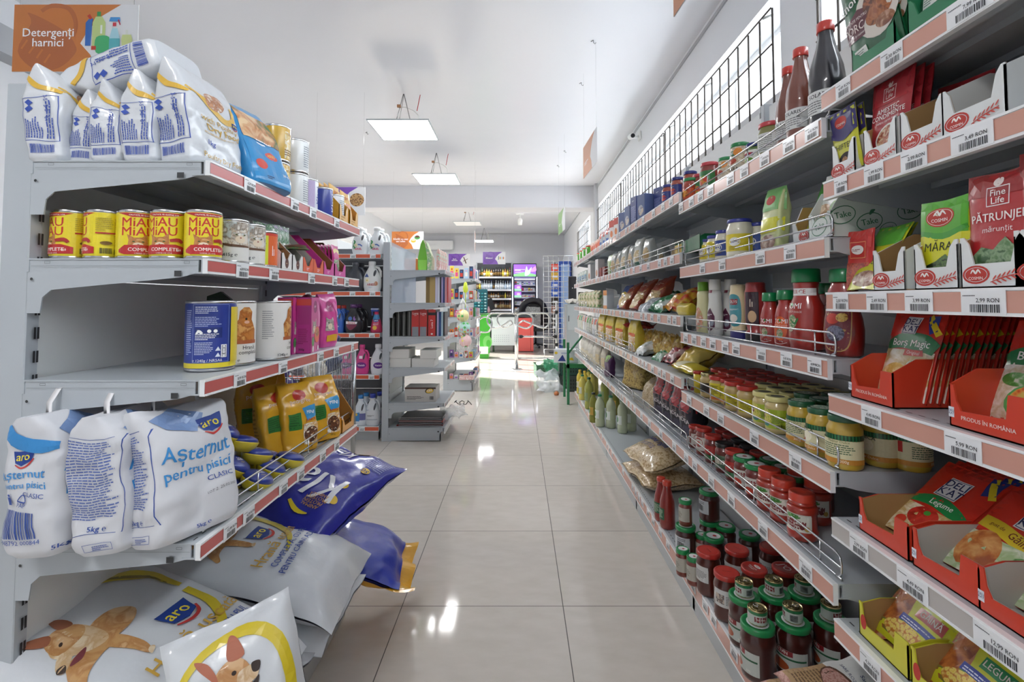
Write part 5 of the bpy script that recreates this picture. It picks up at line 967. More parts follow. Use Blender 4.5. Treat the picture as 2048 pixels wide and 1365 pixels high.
kpic = BT('kpic', 'ketchup_bottle', kp_, 'j:98241e', (.168, .198, .027, 'g:0f8048'), [('P', [(-.034, .05), (-.03, .12), (.0, .145), (.03, .12), (.034, .05), (.02, .015), (-.02, .015)], 'g:c8a060'), ('P', [(-.032, .052), (-.028, .118), (.0, .142), (.028, .118), (.032, .052), (.018, .017), (-.018, .017)], 'g:7a2630'), ('T', 'KETCHUP', .0, .124, .0165, 'p:f4ece4'), ('T', 'PICANT', .004, .108, .0105, 'p:f4ece4'), ('e', -.006, .085, .016, .012, 'g:c84030'), ('e', .014, .088, .012, .01, 'k:d8a040,e8c868,a86a20,90'), ('e', .0, .052, .02, .018, 'k:4a4a60,8a8aa0,2a2a38,90')], .8)
CZ = C
row([(1407, w2, 'pale yellow squeeze bottle with lime cap on the third right shelf'), (1431, w1, 'white squeeze sauce bottle with maroon label, front one'), (1462, w1, 'white squeeze sauce bottle with maroon label, set back', .05, 0, 1.0), (1478, w3, 'cream squeeze bottle with teal label standing on its cap', .01), (1512, w4, 'brick-red squeeze bottle with dark label standing on its cap', .02, .35, 1.02),
     (1541, tomi('tomi1', 'j:a82820'), 'small ketchup bottle with green cap and red label', .0, .1, .9), (1572, tomi('tomi2', 'g:e0642c'), 'small ketchup bottle with green cap and orange label', .0, .1, .93), (1614, tb, 'large ketchup bottle with green cap and white neck band', .01, .05, .97), (1688, kpic, 'ketchup bottle with spicy fruit label at the near shelf end', .015, .1), (1672, tomi('tomi1', ''), 'small ketchup bottle in shadow behind the large one', .10, 0, 1.0)], XR+.05, CZ, 'sauce and ketchup bottles', 'bottle')
row([(1655, tomi('tomi1', ''), 'small green-capped ketchup bottle behind, left of the spicy ketchup', .13, 0, 1.05), (1590, J('brj', .035, .13, 'g:6a4a30', 'j:5a4430', None), 'brown jar in shadow at the back of the ketchup shelf', .24), (1545, J('brj', 0, 0, '', ''), 'second brown jar in shadow at the back of the ketchup shelf', .24)], XR+.05, CZ, 'sauce bottles at the back', 'bottle')
# shelf D: mustard
must_c = 'j:c2a86a'; byl = 'j:c2a238'
m1 = J('m1', .031, .098, red, must_c, [('r', -.004, .018, .04, .058, 'g:d6c82e'), ('l', 0, .022, .034, .032, 8, 'p:6a6218'), ('r', -.05, .008, -.012, .03, 'g:7a2424'), ('T', 'muștar', -.03, .018, .008, 'p:f0e4d4')], rl=.031)
m2 = J('m2', .031, .095, red, must_c, [('r', -.012, .016, .034, .07, 'g:d6c82e'), ('e', -.02, .045, .01, .02, 'g:a8382c'), ('l', -.006, .03, .034, .034, 8, 'p:6a6218'), ('r', -.01, .012, .034, .022, 'g:d8742c')], rl=.031)
m3 = J('m3', .033, .1, yl_, 'j:c8b478', [('r', -.06, .014, .06, .066, 'g:a8bc34'), ('e', -.02, .042, .03, .027, 'g:d8cc66'), ('r', -.03, .04, -.014, .056, 'g:8a2430'), ('T', 'OLYS', -.022, .048, .006, 'p:f4ece4'), ('l', .008, .03, .04, .02, 5, 'p:5a7a20'), ('e', -.01, .024, .012, .006, 'g:4a8a78'), ('b', .02, .016, .02, .01)], rl=.0325, lid_art=[('e', 0, 0, .018, .018, 'p:5a5648')])
lb5 = [('r', -.2, .062, .2, .073, 'g:1c4a30')] + [('r', -.05+.006*i, .062, -.047+.006*i, .073, 'g:2f7a4c') for i in range(17)] + [('r', -.06, .024, .06, .062, 'p:dcd6ae'), ('r', -.06, .014, .06, .024, 'p:c88a34')]
m4 = J('m4', .034, .112, 'g:1f5a38', byl, lb5+[('e', -.012, .046, .017, .014, 'p:f0ead0'), ('T', 'BUNICA', -.012, .06, .011, 'p:2a4030'), ('e', -.018, .036, .004, .003, 'g:b8302c'), ('t', 'Muștar Dulce', -.01, .019, .008, 'p:f4ead0')], lid_art=[('e', 0, 0, .024, .024, 'k:e8e8e0,2f7a4c,d8d8c8,90')])
m5 = J('m5', .034, .112, 'g:1f5a38', byl, lb5+[('l', -.02, .03, .06, .026, 6, 'p:4a6a48'), ('T', 'Muștar Dulce', .01, .059, .007, 'p:8a8a4a'), ('r', -.042, .04, -.034, .062, 'g:b8302c'), ('t', '300g', .02, .019, .008, 'p:f4ead0')], lid_art=[('e', 0, 0, .024, .024, 'k:e8e8e0,2f7a4c,d8d8c8,90')])
dl = J('dl', .028, .092, 'm:b8b080', must_c, [('r', -.05, .02, .05, .055, 'g:2c2420')])
yc = T('mustard_tub', None, [T('tub', G().lathe([(0, 0), (.019, 0), (.021, .075), (0, .075)], 'g:d8c02c', 24)), T('lid', G().lathe([(0, .074), (.0225, .074), (.0225, .083), (.02, .085), (0, .085)], red, 24))])
row([(1398, yc, 'yellow plastic mustard tub with red lid, farthest on mustard shelf'), (1416, dl, 'gold-lidded mustard jar with dark label'), (1437, m2, 'red-lidded mustard jar with yellow label, farthest of its kind'), (1458, m2, 'red-lidded mustard jar half hidden behind its neighbour', .02, -.6, .95), (1468, m1, 'red-lidded pale mustard jar with yellow patch, farther one', .0, .0, .98), (1495, m1, 'red-lidded pale mustard jar with yellow patch, nearer one', .0),
     (1530, m3, 'cream-lidded mustard jar with lime label, farther one', .0, .2), (1556, m3, 'cream-lidded mustard jar with lime label, nearer one', .0), (1604, m5, 'green-lidded mustard jar with yellow seal, farthest of the front three', .0, -.2), (1645, m4, 'green-lidded mustard jar with portrait label, middle of three', .0, -.1), (1690, m5, 'green-lidded mustard jar with orange seal, nearest of three', -.004, 0, 1.03)], XR+.048, D, 'mustard jars in the front row')
row([(1762, m4, 'mustard jar with portrait label, second from aisle at near end', .0, .1, 1.03), (1822, m5, 'mustard jar in third place from the aisle at near end', .045, 1.2, 1.03)], XR+.135, D, 'mustard jars at the near end')
n = 0
for r_, X in enumerate((XR+.12, XR+.19, XR+.26)):
    for i in range(11):
        y = 1.97-.0745*i-.01*r_
        if y < 1.2 and r_ < 2: continue
        t = m1 if i < 5 else (m3 if i < 8 else m4)
        put(t, (X, y, D+.0008), '%s-lidded mustard jar, %s row from the aisle, %s jar from the far end' % ('red' if i < 5 else ('cream' if i < 8 else 'green'), ('second', 'third', 'fourth')[r_], ['first']+ORD[1:] and (['first']+ORD[1:])[i]), 'jar', 'mustard jars in the rear rows', rz=-PI/2+.3*i)
# seals over lids
sl = G().box(-.008, .008, -.0362, -.0355, .07, .113, 'g:d8642c').box(-.008, .008, -.0362, -.012, .1135, .1142, 'g:d8642c')
# shelf E: tomato products
pst = 'j:6e1c12'
t1 = J('t1', .030, .105, red, 'j:7a2c20', [('r', -.03, .02, .03, .07, 'p:e4ddd4'), ('e', 0, .05, .018, .018, 'p:a83a30'), ('e', 0, .05, .015, .015, 'p:e4ddd4'), ('e', 0, .045, .01, .009, 'g:c8402c')], rl=.031)
t2 = J('t2', .031, .1, red, pst, [('r', -.035, .035, .035, .065, 'g:b8302c'), ('T', 'pastă', 0, .05, .012, 'p:f0e4d8'), ('r', -.035, .015, .035, .03, 'g:2f7a4a')], rl=.031)
t3 = J('t3', .031, .1, 'g:1c1c1e', pst, [('r', -.035, .015, .035, .06, 'g:4a6a50'), ('r', -.03, .03, .03, .045, 'p:e8e0d0')], rl=.031)
t4 = J('t4', .031, .1, grn, pst, [('r', -.035, .015, .04, .062, 'p:d8d4cc'), ('p', [(-.03, .04), (.03, .044), (.03, .056), (-.03, .052)], 'g:8a1c24'), ('T', 'SULTAN', 0, .048, .0085, 'p:f4ece4'), ('e', .0, .025, .016, .01, 'g:c8402c')], rl=.033, lid_art=[('e', 0, 0, .024, .024, 'p:dcdedc'), ('e', 0, .002, .007, .007, 'g:b8202c')])
t5 = J('t5', .036, .115, 'g:c8402c', 'j:a83020', [('r', -.045, .025, .045, .068, 'p:e0dcd0'), ('p', [(-.03, .034), (.03, .03), (.032, .05), (-.03, .054)], 'g:7a1c1c'), ('t', 'Suc cu pastă\nde tomate', .0, .042, .0085, 'p:f4ece4', -.06), ('e', .0, .06, .02, .006, 'g:4a8a3a'), ('e', -.03, .058, .007, .005, 'g:c83a2c'), ('e', .034, .034, .006, .006, 'g:c8a050')], rl=.030, lid_h=.026, shape='pet')
row([(1391, t1, 'red-lidded tomato jar, farthest of the front row, fifth shelf', -.0, 1.2, .85), (1408, t1, 'red-lidded tomato jar with round white emblem', .0, .1), (1427, t2, 'red-lidded tomato paste jar with red and green label', .0), (1449, t3, 'black-lidded tomato paste jar with green label', .0), (1470, t2, 'short red-lidded jar next to the black-lidded one', .0, .1), (1489, t4, 'green-lidded tomato paste jar, farther of the front pair', .0), (1513, t4, 'green-lidded tomato paste jar, nearer of the front pair', .0, .1, 1.03),
     (1540, t5, 'large red-capped tomato juice jar, farthest of the front three', -.0), (1568, t5, 'large red-capped tomato juice jar, middle of the front three', .0), (1605, t5, 'large red-capped tomato juice jar, nearest of the front three', -.006), (1598, t5, 'large red-capped tomato juice jar behind, farther one', .085, .3), (1634, t5, 'large red-capped tomato juice jar behind, nearer one', .085, .3)], XR+.052, E, 'tomato jars on the fifth right shelf')
for r_, X in enumerate((XR+.125, XR+.195)):
    for i in range(8):
        y = 1.95-.073*i; t = (t2, t2, t3, t3, t2, t4, t4, t4)[i]
        put(t, (X, y, E+.0008), '%s-lidded tomato paste jar, %s row, %s from the far end of the fifth shelf' % (('red', 'red', 'black', 'black', 'red', 'green', 'green', 'green')[i], ('second', 'third')[r_], (['first']+ORD[1:])[i]), 'jar', 'tomato jars in the rear rows', rz=-PI/2)
# base shelf F: bottles, jars, tins, salt
F0 = .184
tbp = [(.03, 0), (.033, .004), (.034, .02), (.034, .085), (.031, .12), (.020, .16), (.0175, .175), (.0185, .188)]
tbot = BT('tbot', 'tomato_bottle', tbp, 'j:8a2018', (.186, .205, .0205, 'g:c8402c'), [('r', -.02, .04, .03, .09, 'g:1f5a38'), ('l', -.01, .045, .034, .04, 7, 'p:b8c8b0'), ('b', -.04, .035, .018, .02)])
def FP(px, py, X): return YX(px, X, F0)
def fput(t, px, py, lab, cat='jar', grp='tomato goods on the right base shelf', rz=0, sc=1, z=F0, dx=0):
    # stands where its foot shows at column px, row py
    Y = ((CY-py)/F); d = None
    r = (CY-py)/F; Yd = (z-H)*(cs-r*sn)/(r*cs+sn); X = XY(px, Yd, z)
    return put(t, (X+dx, Yd, z+.0008), lab, cat, grp, rz=-PI/2+rz, sc=sc)
fj = lambda k, r, h, art, lid, la, c='j:3f120b': J(k, r, h, lid, c, art, rl=r*.98, lid_art=la, lid_h=.016)
wl_ = [('e', 0, 0, .030, .030, 'p:dcdedc'), ('e', .002, .003, .008, .008, 'g:b8202c'), ('T', 'SULTAN', 0, -.012, .007, 'p:8a2430')]
sult = fj('sult', .047, .145, [('r', -.07, .02, .06, .08, 'p:bfc4bd'), ('p', [(-.05, .062), (.02, .066), (.02, .08), (-.05, .078)], 'g:8a1c24'), ('T', 'SULTAN', -.015, .072, .012, 'p:f0e8e0'), ('e', -.02, .036, .03, .014, 'g:a8502c'), ('T', '22%', .03, .028, .008, 'p:f0e8e0'), ('r', -.065, .056, .055, .061, 'g:1f5a38')], grn, wl_)
smal = fj('smal', .027, .105, [('r', -.05, .02, .05, .075, 'p:b8b4a8'), ('l', -.02, .03, .04, .03, 6, 'p:7a6a60')], grn, [('e', 0, 0, .018, .018, 'p:dcdedc'), ('e', .002, .002, .005, .005, 'g:b8202c')], 'j:7a3428')
midj = fj('midj', .038, .115, [('r', -.02, .03, .05, .08, 'p:c8ccd0'), ('b', .0, .04, .03, .02), ('l', .0, .06, .04, .018, 3, 'p:5a5a60')], grn, [('e', 0, 0, .025, .025, 'p:dcdedc'), ('e', .002, .003, .007, .007, 'g:b8202c')])
redj = fj('redj', .043, .15, [('r', -.045, .05, .05, .105, 'p:d4d4d2'), ('r', -.04, .06, -.01, .09, 'k:8a6a5a,4a4a52,c8b8a8,90'), ('l', -.005, .06, .05, .03, 6, 'p:6a6a6a')], 'g:b8322a', [('e', 0, -.0, .034, .034, 'g:c83a30'), ('w', [(-.015, .0, .001), (.015, .004, .001)], 'g:8a1c1c')], 'j:4e1a10')
redm = fj('redm', .043, .15, [('r', -.045, .05, .05, .105, 'p:d4d4d2')], 'g:b8322a', [('e', 0, .012, .014, .007, 'p:f0e4e0'), ('T', 'NOU!', 0, .0125, .007, 'g:b8322a'), ('T', 'Fără zahăr\nadăugat', 0, -.008, .0085, 'p:f4e8e4')], 'j:4e1a10')
redo = fj('redo', .043, .15, [('r', -.045, .05, .05, .105, 'p:d4d4d2')], 'g:b8322a', [('T', "J'O", 0, 0, .036, 'p:f0dcd8')], 'j:4e1a10')
fput(tbot, 1323, 1040, 'tall tomato juice bottle with red cap, farther of two', 'bottle', rz=.4)
fput(tbot, 1335, 1055, 'tall tomato juice bottle with red cap, nearer of two', 'bottle', sc=1.05)
o = fput(midj, 1372, 1112, 'green-lidded jar at the bottom of the farthest small pile', rz=.3, sc=1.1)
put(smal, (o.location[0], o.location[1], F0+.1285), 'small green-lidded jar standing on top of the lower green lids', 'jar', 'tomato goods on the right base shelf', rz=-PI/2)
o = fput(midj, 1420, 1100, 'green-lidded jar below the large shrink-wrapped one', rz=.3, sc=1.1)
put(midj, (o.location[0], o.location[1], F0+.1285), 'green-lidded dark jar in shrink film with barcode, top of pile', 'jar', 'tomato goods on the right base shelf', rz=-PI/2-.2, sc=1.1)
fput(smal, 1366, 1150, 'small green-lidded jar left in front, farther of two', sc=.95)
fput(smal, 1388, 1168, 'small green-lidded jar left in front, nearer of two', sc=.97)
fput(smal, 1405, 1120, 'small green-lidded jar between the large lids', sc=.98)
fput(midj, 1428, 1135, 'wide green-lidded jar with white lid centre before red lids', sc=1.08)
fput(midj, 1452, 1110, 'wide green-lidded jar one step behind the front wide one', sc=1.06)
fput(midj, 1500, 1130, 'green-lidded jar right of the wide ones toward the back', sc=1.08)
fput(midj, 1520, 1092, 'dark jar stacked near the back of the base shelf', sc=1.0, z=F0+.0)
fput(redj, 1418, 1185, 'red-lidded jar with white label, left front of six')
fput(redj, 1475, 1180, 'red-lidded jar, second in the farther row of six', rz=.4)
fput(redj, 1545, 1175, 'red-lidded jar, third in the farther row of six', rz=.4)
fput(redj, 1455, 1235, 'red-lidded jar at the front edge of nearer row of six', rz=1.2)
fput(redm, 1510, 1225, 'red-lidded jar with white slogan on its lid', rz=.2)
fput(redo, 1572, 1225, 'red-lidded jar with huge white letters on its lid', rz=.2)
def tinc():
    g, k = tin(.026, .042, [('r', -.08, .004, .08, .038, 'g:bcc4bc'), ('r', -.08, .03, .08, .038, 'g:2f7a4c'), ('p', [(-.02, .012), (.014, .012), (.014, .026), (-.02, .026)], 'g:7a1c24'), ('T', 'SULTAN', -.003, .019, .007, 'p:f0e8e0'), ('b', .028, .008, .02, .018, True)], rim='m:c9b98a')
    return T('tomato_tin', None, [T('can', g), T('pull_ring', k)])
TC = tinc()
spots = [(1490, 1285, 'left, farther row'), (1550, 1280, 'middle, farther row'), (1610, 1278, 'right, farther row'), (1517, 1350, 'left, nearer row'), (1588, 1345, 'middle, nearer row'), (1665, 1340, 'right, nearer row')]
for i, (px, py, w_) in enumerate(spots):
    o = fput(sult, px, py, 'large green-lidded tomato paste jar under a small tin, %s' % w_, rz=(.2, .5, .3, -.1, .6, .15)[i])
    put(TC, (o.location[0], o.location[1], F0+.147), 'small tomato paste tin on a green lid, %s' % w_, 'tin', 'small tomato paste tins', rz=-PI/2+(.3, .6, -.4, 1.6, -.3, 2)[i])
fput(sult, 1648, 1262, 'large green-lidded jar without a tin, farthest back in shadow')
salt_a = [('r', -.075, -.10, .075, .0, 'p:a88860'), ('l', -.06, -.09, .09, .07, 9, 'p:6a4f34'), ('p', [(-.075, .0), (.075, .0), (.075, .085), (-.075, .085)], 'p:d8d8d4'), ('r', -.075, .085, .075, .10, 'p:c8503c'), ('e', .0, -.005, .06, .035, 'p:5a3a2a'), ('e', .0, -.007, .055, .031, 'v:b88a80,c8a094,a87468,300'), ('t', 'SARE ROZ DE HIMALAYA', .0, .035, .0105, 'p:3a4a6a'), ('T', 'Sanovita', .0, .06, .014, 'p:3a4a6a'), ('e', .035, .068, .012, .007, 'g:5aa03a', .6), ('r', -.02, -.098, .01, -.082, 'p:eceaea'), ('b', -.017, -.096, .024, .012)]
sal = T('salt_bag', pillow(.16, .235, .035, 'v:c8968a,d2a698,b88478,240', salt_a, 101, .005, p=4, csc=12))
for i, (X, Y, z, tx) in enumerate(((.76, 1.20, .206, 'lowest of the pile'), (.745, 1.19, .242, 'second from below'), (.70, 1.21, .27, 'third, its left end sticking out'), (.715, 1.185, .305, 'fourth, just under the top one'), (.745, 1.165, .345, 'topmost, label in full view'), (.93, 1.22, .24, 'lying apart to the right in shadow'))):
    place(sal, (X, Y, z), (-.12+.06*i, -1, -.28), (1, -.1+.05*(i % 3), .1+.04*(i % 2)), 'pink salt bag with brown and white label, %s' % tx, 'salt bag', 'pink salt bags')
# ---------------- farther right-hand units
def fbag(key, w, d, h, body, art=None, seed=1, taper=.3, amp=.007, name='food_bag', sa=None):
    if key not in mbin: mbin[key] = T(name, gbag(w, d, h, body, sa, art, seed, taper, amp, L=.03))
    return mbin[key]
def fbox(key, w, d, h, body, art=None, left=None, name='food_box'):
    if key not in mbin: mbin[key] = T(name, carton(w, d, h, body, art, left))
    return mbin[key]
def line(t_list, px0, px1, X, z, n, lab, cat, grp, step=None, rz=.2, rx=0, sc=1, jit=.0):
    """n things side by side along a shelf between two picture columns"""
    ya, yb = YX(px0, X, z), YX(px1, X, z); rr = random.Random(int(px0))
    for i in range(n):
        y = min(5.87-.05*(n-i)/n, ya)+(yb-min(5.87, ya))*(i/(n-1) if n > 1 else .5); t = t_list[i % len(t_list)]
        l = lab if '%s' not in lab else lab % ((['farthest', 'second farthest', 'third farthest', 'fourth farthest'] + ['fifth from the far end', 'sixth from the far end', 'seventh from the far end', 'eighth from the far end', 'ninth from the far end', 'tenth from the far end'])[i])
        put(t, (X+rr.uniform(-jit, jit), y, z+.0008), l, cat, grp, rz=-PI/2+rz+rr.uniform(-.1, .1), rx=rx, sc=sc*rr.uniform(.96, 1.03))
bb = fbox('bb', .075, .06, .175, 'g:2f3f7c', [('l', -.03, .03, .06, .09, 14, 'p:9aa4d0'), ('T', '500g', 0, .15, .014, 'p:c8d0e8')], [('l', -.025, .04, .05, .1, 12, 'p:8a94c4')])
bb2 = fbox('bb2', .075, .06, .15, 'g:5a6a94', [('e', 0, .06, .025, .03, 'k:d8c8b0,a8b4c8,8a5a40,60')], [('l', -.025, .03, .05, .08, 10, 'p:3a4a7c')])
line([bb2, bb2, bb, bb2], 1251, 1291, XR+.05, lvF[0], 4, 'dark blue cereal box on the top right shelf, %s of the front four', 'box', 'dark blue boxes', rz=.3)
line([bb, bb2, bb], 1292, 1325, XR+.13, lvF[0], 3, 'dark blue box set back behind the front four, %s', 'box', 'dark blue boxes', rz=.3)
rw = fbox('rw', .07, .05, .15, 'g:e4ddd8', [('r', -.035, .1, .035, .15, 'g:c8402c'), ('e', 0, .05, .02, .025, 'g:d8742c')], [('r', -.025, .0, .025, .15, 'g:c8402c'), ('r', -.025, .06, .025, .09, 'p:f0e8e0')])
line([rw], 1229, 1238, XR+.05, lvF[0], 2, 'red and white box on the top right shelf, %s', 'box', 'red and white boxes', rz=.3)
line([fbag('rb', .08, .05, .14, 'f:b8c0c8', [('r', -.04, .08, .04, .14, 'g:c8402c'), ('r', -.04, .0, .04, .05, 'g:2f5aa8')], 3)], 1207, 1220, XR+.06, lvF[0], 3, 'red, white and blue bag on the top right shelf, %s', 'bag', 'red, white and blue bags')
line([fbag('pb', .08, .05, .12, 'f:d8b8a8', [('e', 0, .06, .03, .03, 'g:d8603c')], 4)], 1188, 1203, XR+.06, lvF[0], 4, 'small peach-coloured bag on the top right shelf, %s', 'bag', 'peach-coloured bags')
gt = tinT(.037, .11, [('r', -.06, .02, .06, .09, 'g:5aa83a'), ('r', -.012, .02, .012, .09, 'p:eceae4')], 'g:eceae4', name='food_tin')
gtb = T('food_jar', None, list((lambda a, b: (T('jar', a.me), T('lid', b.me)))(*jar(.037, .115, 'g:d8584a', 'g:5aa83a', [('r', -.02, .02, .02, .08, 'p:eceae4')]))))
line([gtb], 1156, 1178, XR+.05, lvF[0], 4, 'green jar with red lid at the far end of the top shelf, %s', 'jar', 'green jars with red lids')
# second level
clr = fbag('clr', .10, .06, .17, 'f:c4c8c2', [('r', -.045, .03, .045, .1, 'k:d8c8a0,b89a60,e8e0cc,60'), ('r', -.05, .0, .05, .03, 'g:1f5a48'), ('T', 'fulgi', 0, .12, .018, 'p:5a7a6a')], 11)
clr2 = fbag('clr2', .09, .055, .15, 'f:b8bcb8', [('e', 0, .06, .035, .04, 'k:c8a878,a88850,e0d0b0,60'), ('T', '500g', 0, .02, .012, 'p:3a4a44')], 12)
line([clr2, clr2, clr, clr2, clr], 1232, 1300, XR+.05, lvF[1], 6, 'clear bag of cereal flakes in front, second shelf, %s', 'bag', 'clear bags of flakes')
line([clr2], 1330, 1390, XR+.2, lvF[1], 3, 'clear bag of flakes at the shadowy back, %s', 'bag', 'clear bags of flakes', sc=.9)
line([fbag('grb', .08, .05, .16, 'f:b8c8a0', [('r', .01, 0, .04, .16, 'g:7aa03a')], 13)], 1224, 1225, XR+.05, lvF[1], 1, 'pale green and white bag standing before the flakes', 'bag', None)
R_ = Matrix.Rotation(-PI/2, 4, 'Z'); R_.translation = (XR+.12, YX(1378, XR+.03, lvF[1]), lvF[1]+.001)
put_m(T('display_box', tray(.3, .2, .05, .06, 'g:1f6a40', 'g:1a5a38', [('r', -.15, .0, -.06, .045, 'g:d8b42c'), ('T', 'eco', -.1, .02, .022, 'p:1f6a40')], [(-.15, 0), (.15, 0), (.15, .06), (-.15, .045)], slope=.1)), R_, 'green and yellow open carton at the near end of the second shelf', 'box')
for i in range(4): put_m(fbag('bar', .06, .02, .05, 'f:c8b46a', None, 14, .2, .003), R_ @ Matrix.Translation((-.11+.06*i, -.03, .004)), 'small wrapped snack in the green and yellow carton, %s from its far end' % (['first']+ORD[1:])[i], 'snack', 'wrapped snacks')
wj = T('food_jar', None, list((lambda a, b: (T('jar', a.me), T('lid', b.me)))(*jar(.04, .13, 'g:e0e4e0', 'g:ccd4cc', [('r', -.03, .03, .03, .08, 'g:8aa8c0')]))))
line([wj], 1158, 1176, XR+.06, lvF[1], 4, 'white jar at the far end of the second right shelf, %s', 'jar', 'white jars')
line([fbox('wb2', .09, .06, .17, 'g:dcdad8', [('e', 0, .05, .025, .03, 'k:a86a3c,c88a50,6a3a20,50')], [('r', -.02, .02, .02, .12, 'g:c8ccd8')])], 1184, 1200, XR+.05, lvF[1], 2, 'white biscuit box on the second right shelf, %s', 'box', 'white biscuit boxes')
line([fbox('bp', .08, .06, .09, 'g:8a3a30')], 1207, 1214, XR+.07, lvF[1], 2, 'low reddish brown box beside the biscuit boxes, %s', 'box', 'low brown boxes')
# third level
pst_ = [('r', -.075, .16, .075, .28, 'g:a83f28'), ('P', [(-.07, .02), (-.02, .0), (.06, .02), (.07, .1), (.02, .14), (-.05, .12)], 'v:c8a868,e0c890,a88448,110'), ('w', [(-.07, .15, .006), (0, .13, .008), (.07, .16, .006)], 'g:d8b078'), ('T', 'paste', 0, .2, .04, 'p:f0dcc8')]
pbt = fbag('pbt', .15, .08, .27, 'f:a8482c', pst_, 21, .3, .012)
line([pbt], 1247, 1300, XR+.085, lvF[2], 3, 'terracotta pasta bag leaning over on the third right shelf, %s', 'pasta bag', 'terracotta pasta bags', rz=.2, rx=-.6, sc=.86)
line([fbag('blb', .13, .06, .22, 'f:3a5aa8', [('e', 0, .07, .04, .05, 'v:e0c878,d8b860,a88438,110'), ('w', [(-.06, .12, .01), (0, .14, .012), (.06, .12, .01)], 'g:e0c040')], 22)], 1243, 1244, XR+.09, lvF[2], 1, 'blue pasta bag leaning beside the orange and white packet', 'pasta bag', None, rz=.3, rx=-.4, sc=.85)
ob = fbox('ob', .10, .06, .145, 'g:cfd2d2', [('r', -.05, .105, .05, .145, 'g:d8842c'), ('r', -.05, .0, .05, .025, 'g:d8842c')], [('r', -.03, .105, .03, .145, 'g:d8842c'), ('r', -.03, .0, .03, .025, 'g:d8842c')])
line([ob], 1217, 1218, XR+.06, lvF[2], 1, 'orange and white box on the third right shelf', 'box', None)
def crink(key, w, h, t, col, seed, art=None):
    if key not in mbin: mbin[key] = T('food_bag', pillow(w, h, t, col, art, seed, .012, p=2.6, csc=22, n=30, L=.03))
    return mbin[key]
sil = crink('sil', .17, .2, .07, 'k:c8ccd0,8a949c,e8ecf0,26', 23); gr_ = crink('gr_', .17, .2, .07, 'k:1f6a40,2a8a54,d8e4dc,20', 24); ry = crink('ry', .17, .2, .07, 'k:b8302c,d8b030,c8402c,16', 25)
for t, px, X, z, l in ((sil, 1308, .78, lvF[2]+.035, 'silver crinkled bag lying by the terracotta pasta'), (gr_, 1338, .80, lvF[2]+.05, 'green crinkled bag lying at middle of third shelf'), (ry, 1375, .80, lvF[2]+.07, 'red and yellow crinkled bag near the third shelf end'), (gr_, 1325, .86, lvF[2]+.07, 'green crinkled bag deeper on the third right shelf')):
    place(t, (X, YX(px, X, z), z), (.1, -1, 0), (.9, 0, .45), l, 'bag', 'crinkled bags')
line([fbag('yl', .11, .05, .05, 'f:d8c03a', None, 26, .3, .003)], 1372, 1373, XR+.06, lvF[2], 1, 'flat yellow packet with red top on the third shelf end', 'packet', None)
fj2 = fbag('vv', .09, .06, .16, 'k:e0dcc8,c8b890,4a8a40,26', None, 27, .25, .006)
line([fj2], 1163, 1199, XR+.06, lvF[2], 7, 'pale printed bag, third right shelf, %s', 'bag', 'pale printed bags')
line([fbox('dkb', .06, .05, .17, 'g:2a2622', None)], 1158, 1160, XR+.06, lvF[2], 1, 'dark narrow box at the far end of the third shelf', 'box', None)
# fourth level
yb_ = fbag('yb_', .12, .07, .2, 'f:d8c048', [('r', -.05, .0, .05, .1, 'k:e8d8c0,d8a050,f0e8d8,40'), ('r', -.06, .1, .06, .12, 'g:d8642c')], 31, .35, .01)
line([yb_], 1208, 1272, XR+.06, lvF[3], 4, 'yellow-topped snack bag on the fourth right shelf, %s', 'bag', 'yellow-topped bags', rz=.3)
nest = crink('nest', .12, .14, .06, 'k:c8a030,a87c20,e0c878,30', 32)
for i in range(6):
    px = 1295+11*i; X = .80; put(nest, (X+.02*(i % 2), YX(px, X, 1.0), lvF[3]+.07), 'yellow nest pasta bag standing on edge, %s of the row' % ['farthest', 'second', 'third', 'fourth', 'fifth', 'nearest'][i], 'pasta bag', 'nest pasta bags', rz=-PI/2+.1, rx=PI/2-.25)
line([crink('redb', .2, .16, .05, 'k:a82420,c83a30,8a1814,20', 33)], 1278, 1279, XR+.14, lvF[3]+.15, 1, 'red crinkled packet lying on the yellow bags', 'packet', None)
wcr = crink('wcr', .16, .18, .07, 'k:d8dad8,b8c0bc,f0f2f0,24', 34)
place(wcr, (.77, YX(1300, .77, .98), lvF[3]+.04), (.1, -1, .1), (.8, .1, .4), 'white crinkled bag with pink print on the fourth right shelf', 'bag', 'crinkled bags')
g2 = crink('g2', .15, .17, .06, 'k:1a5a38,2a8a54,c8dcd0,20', 35); r2 = crink('r2', .15, .18, .07, 'k:3a1418,a82a34,e0c8c8,20', 36); y2 = crink('y2', .2, .22, .10, 'k:b8942a,d8b840,e8d070,16', 37)
for t, px, X, z, l in ((g2, 1334, .79, lvF[3]+.03, 'dark green crinkled bag on the fourth right shelf'), (r2, 1360, .82, lvF[3]+.05, 'black and red crinkled bag beside the green one'), (y2, 1402, .84, lvF[3]+.06, 'large golden crinkled bag at the fourth shelf end')):
    place(t, (X, max(2.1, YX(px, X, z)), z), (.1, -1, .1), (.9, 0, .5), l, 'bag', 'crinkled bags')
yp = T('food_packet', pillow(.24, .10, .045, 'f:d4c034', [('r', -.12, -.05, -.08, .05, 'g:c8402c'), ('P', [(-.07, -.03), (.0, -.03), (.02, .03), (-.06, .03)], 'p:ece4c0')], 38, .004, p=3))
place(yp, (.745, 2.16, lvF[3]+.024), (.1, -1, 0), (1, .1, .1), 'yellow pasta packet with red end, flat at the shelf joint', 'packet', 'flat yellow packets')
vb = [fbag('v%d' % i, .07, .055, .17, c, [('r', -.035, .1, .035, .15, 'g:'+d)], 40+i, .3, .005) for i, (c, d) in enumerate((('f:d8d4cc', 'c8402c'), ('f:c8ccc0', '5aa03a'), ('f:ccc8b8', '1f7a50'), ('f:d8d8d8', 'd8642c')))]
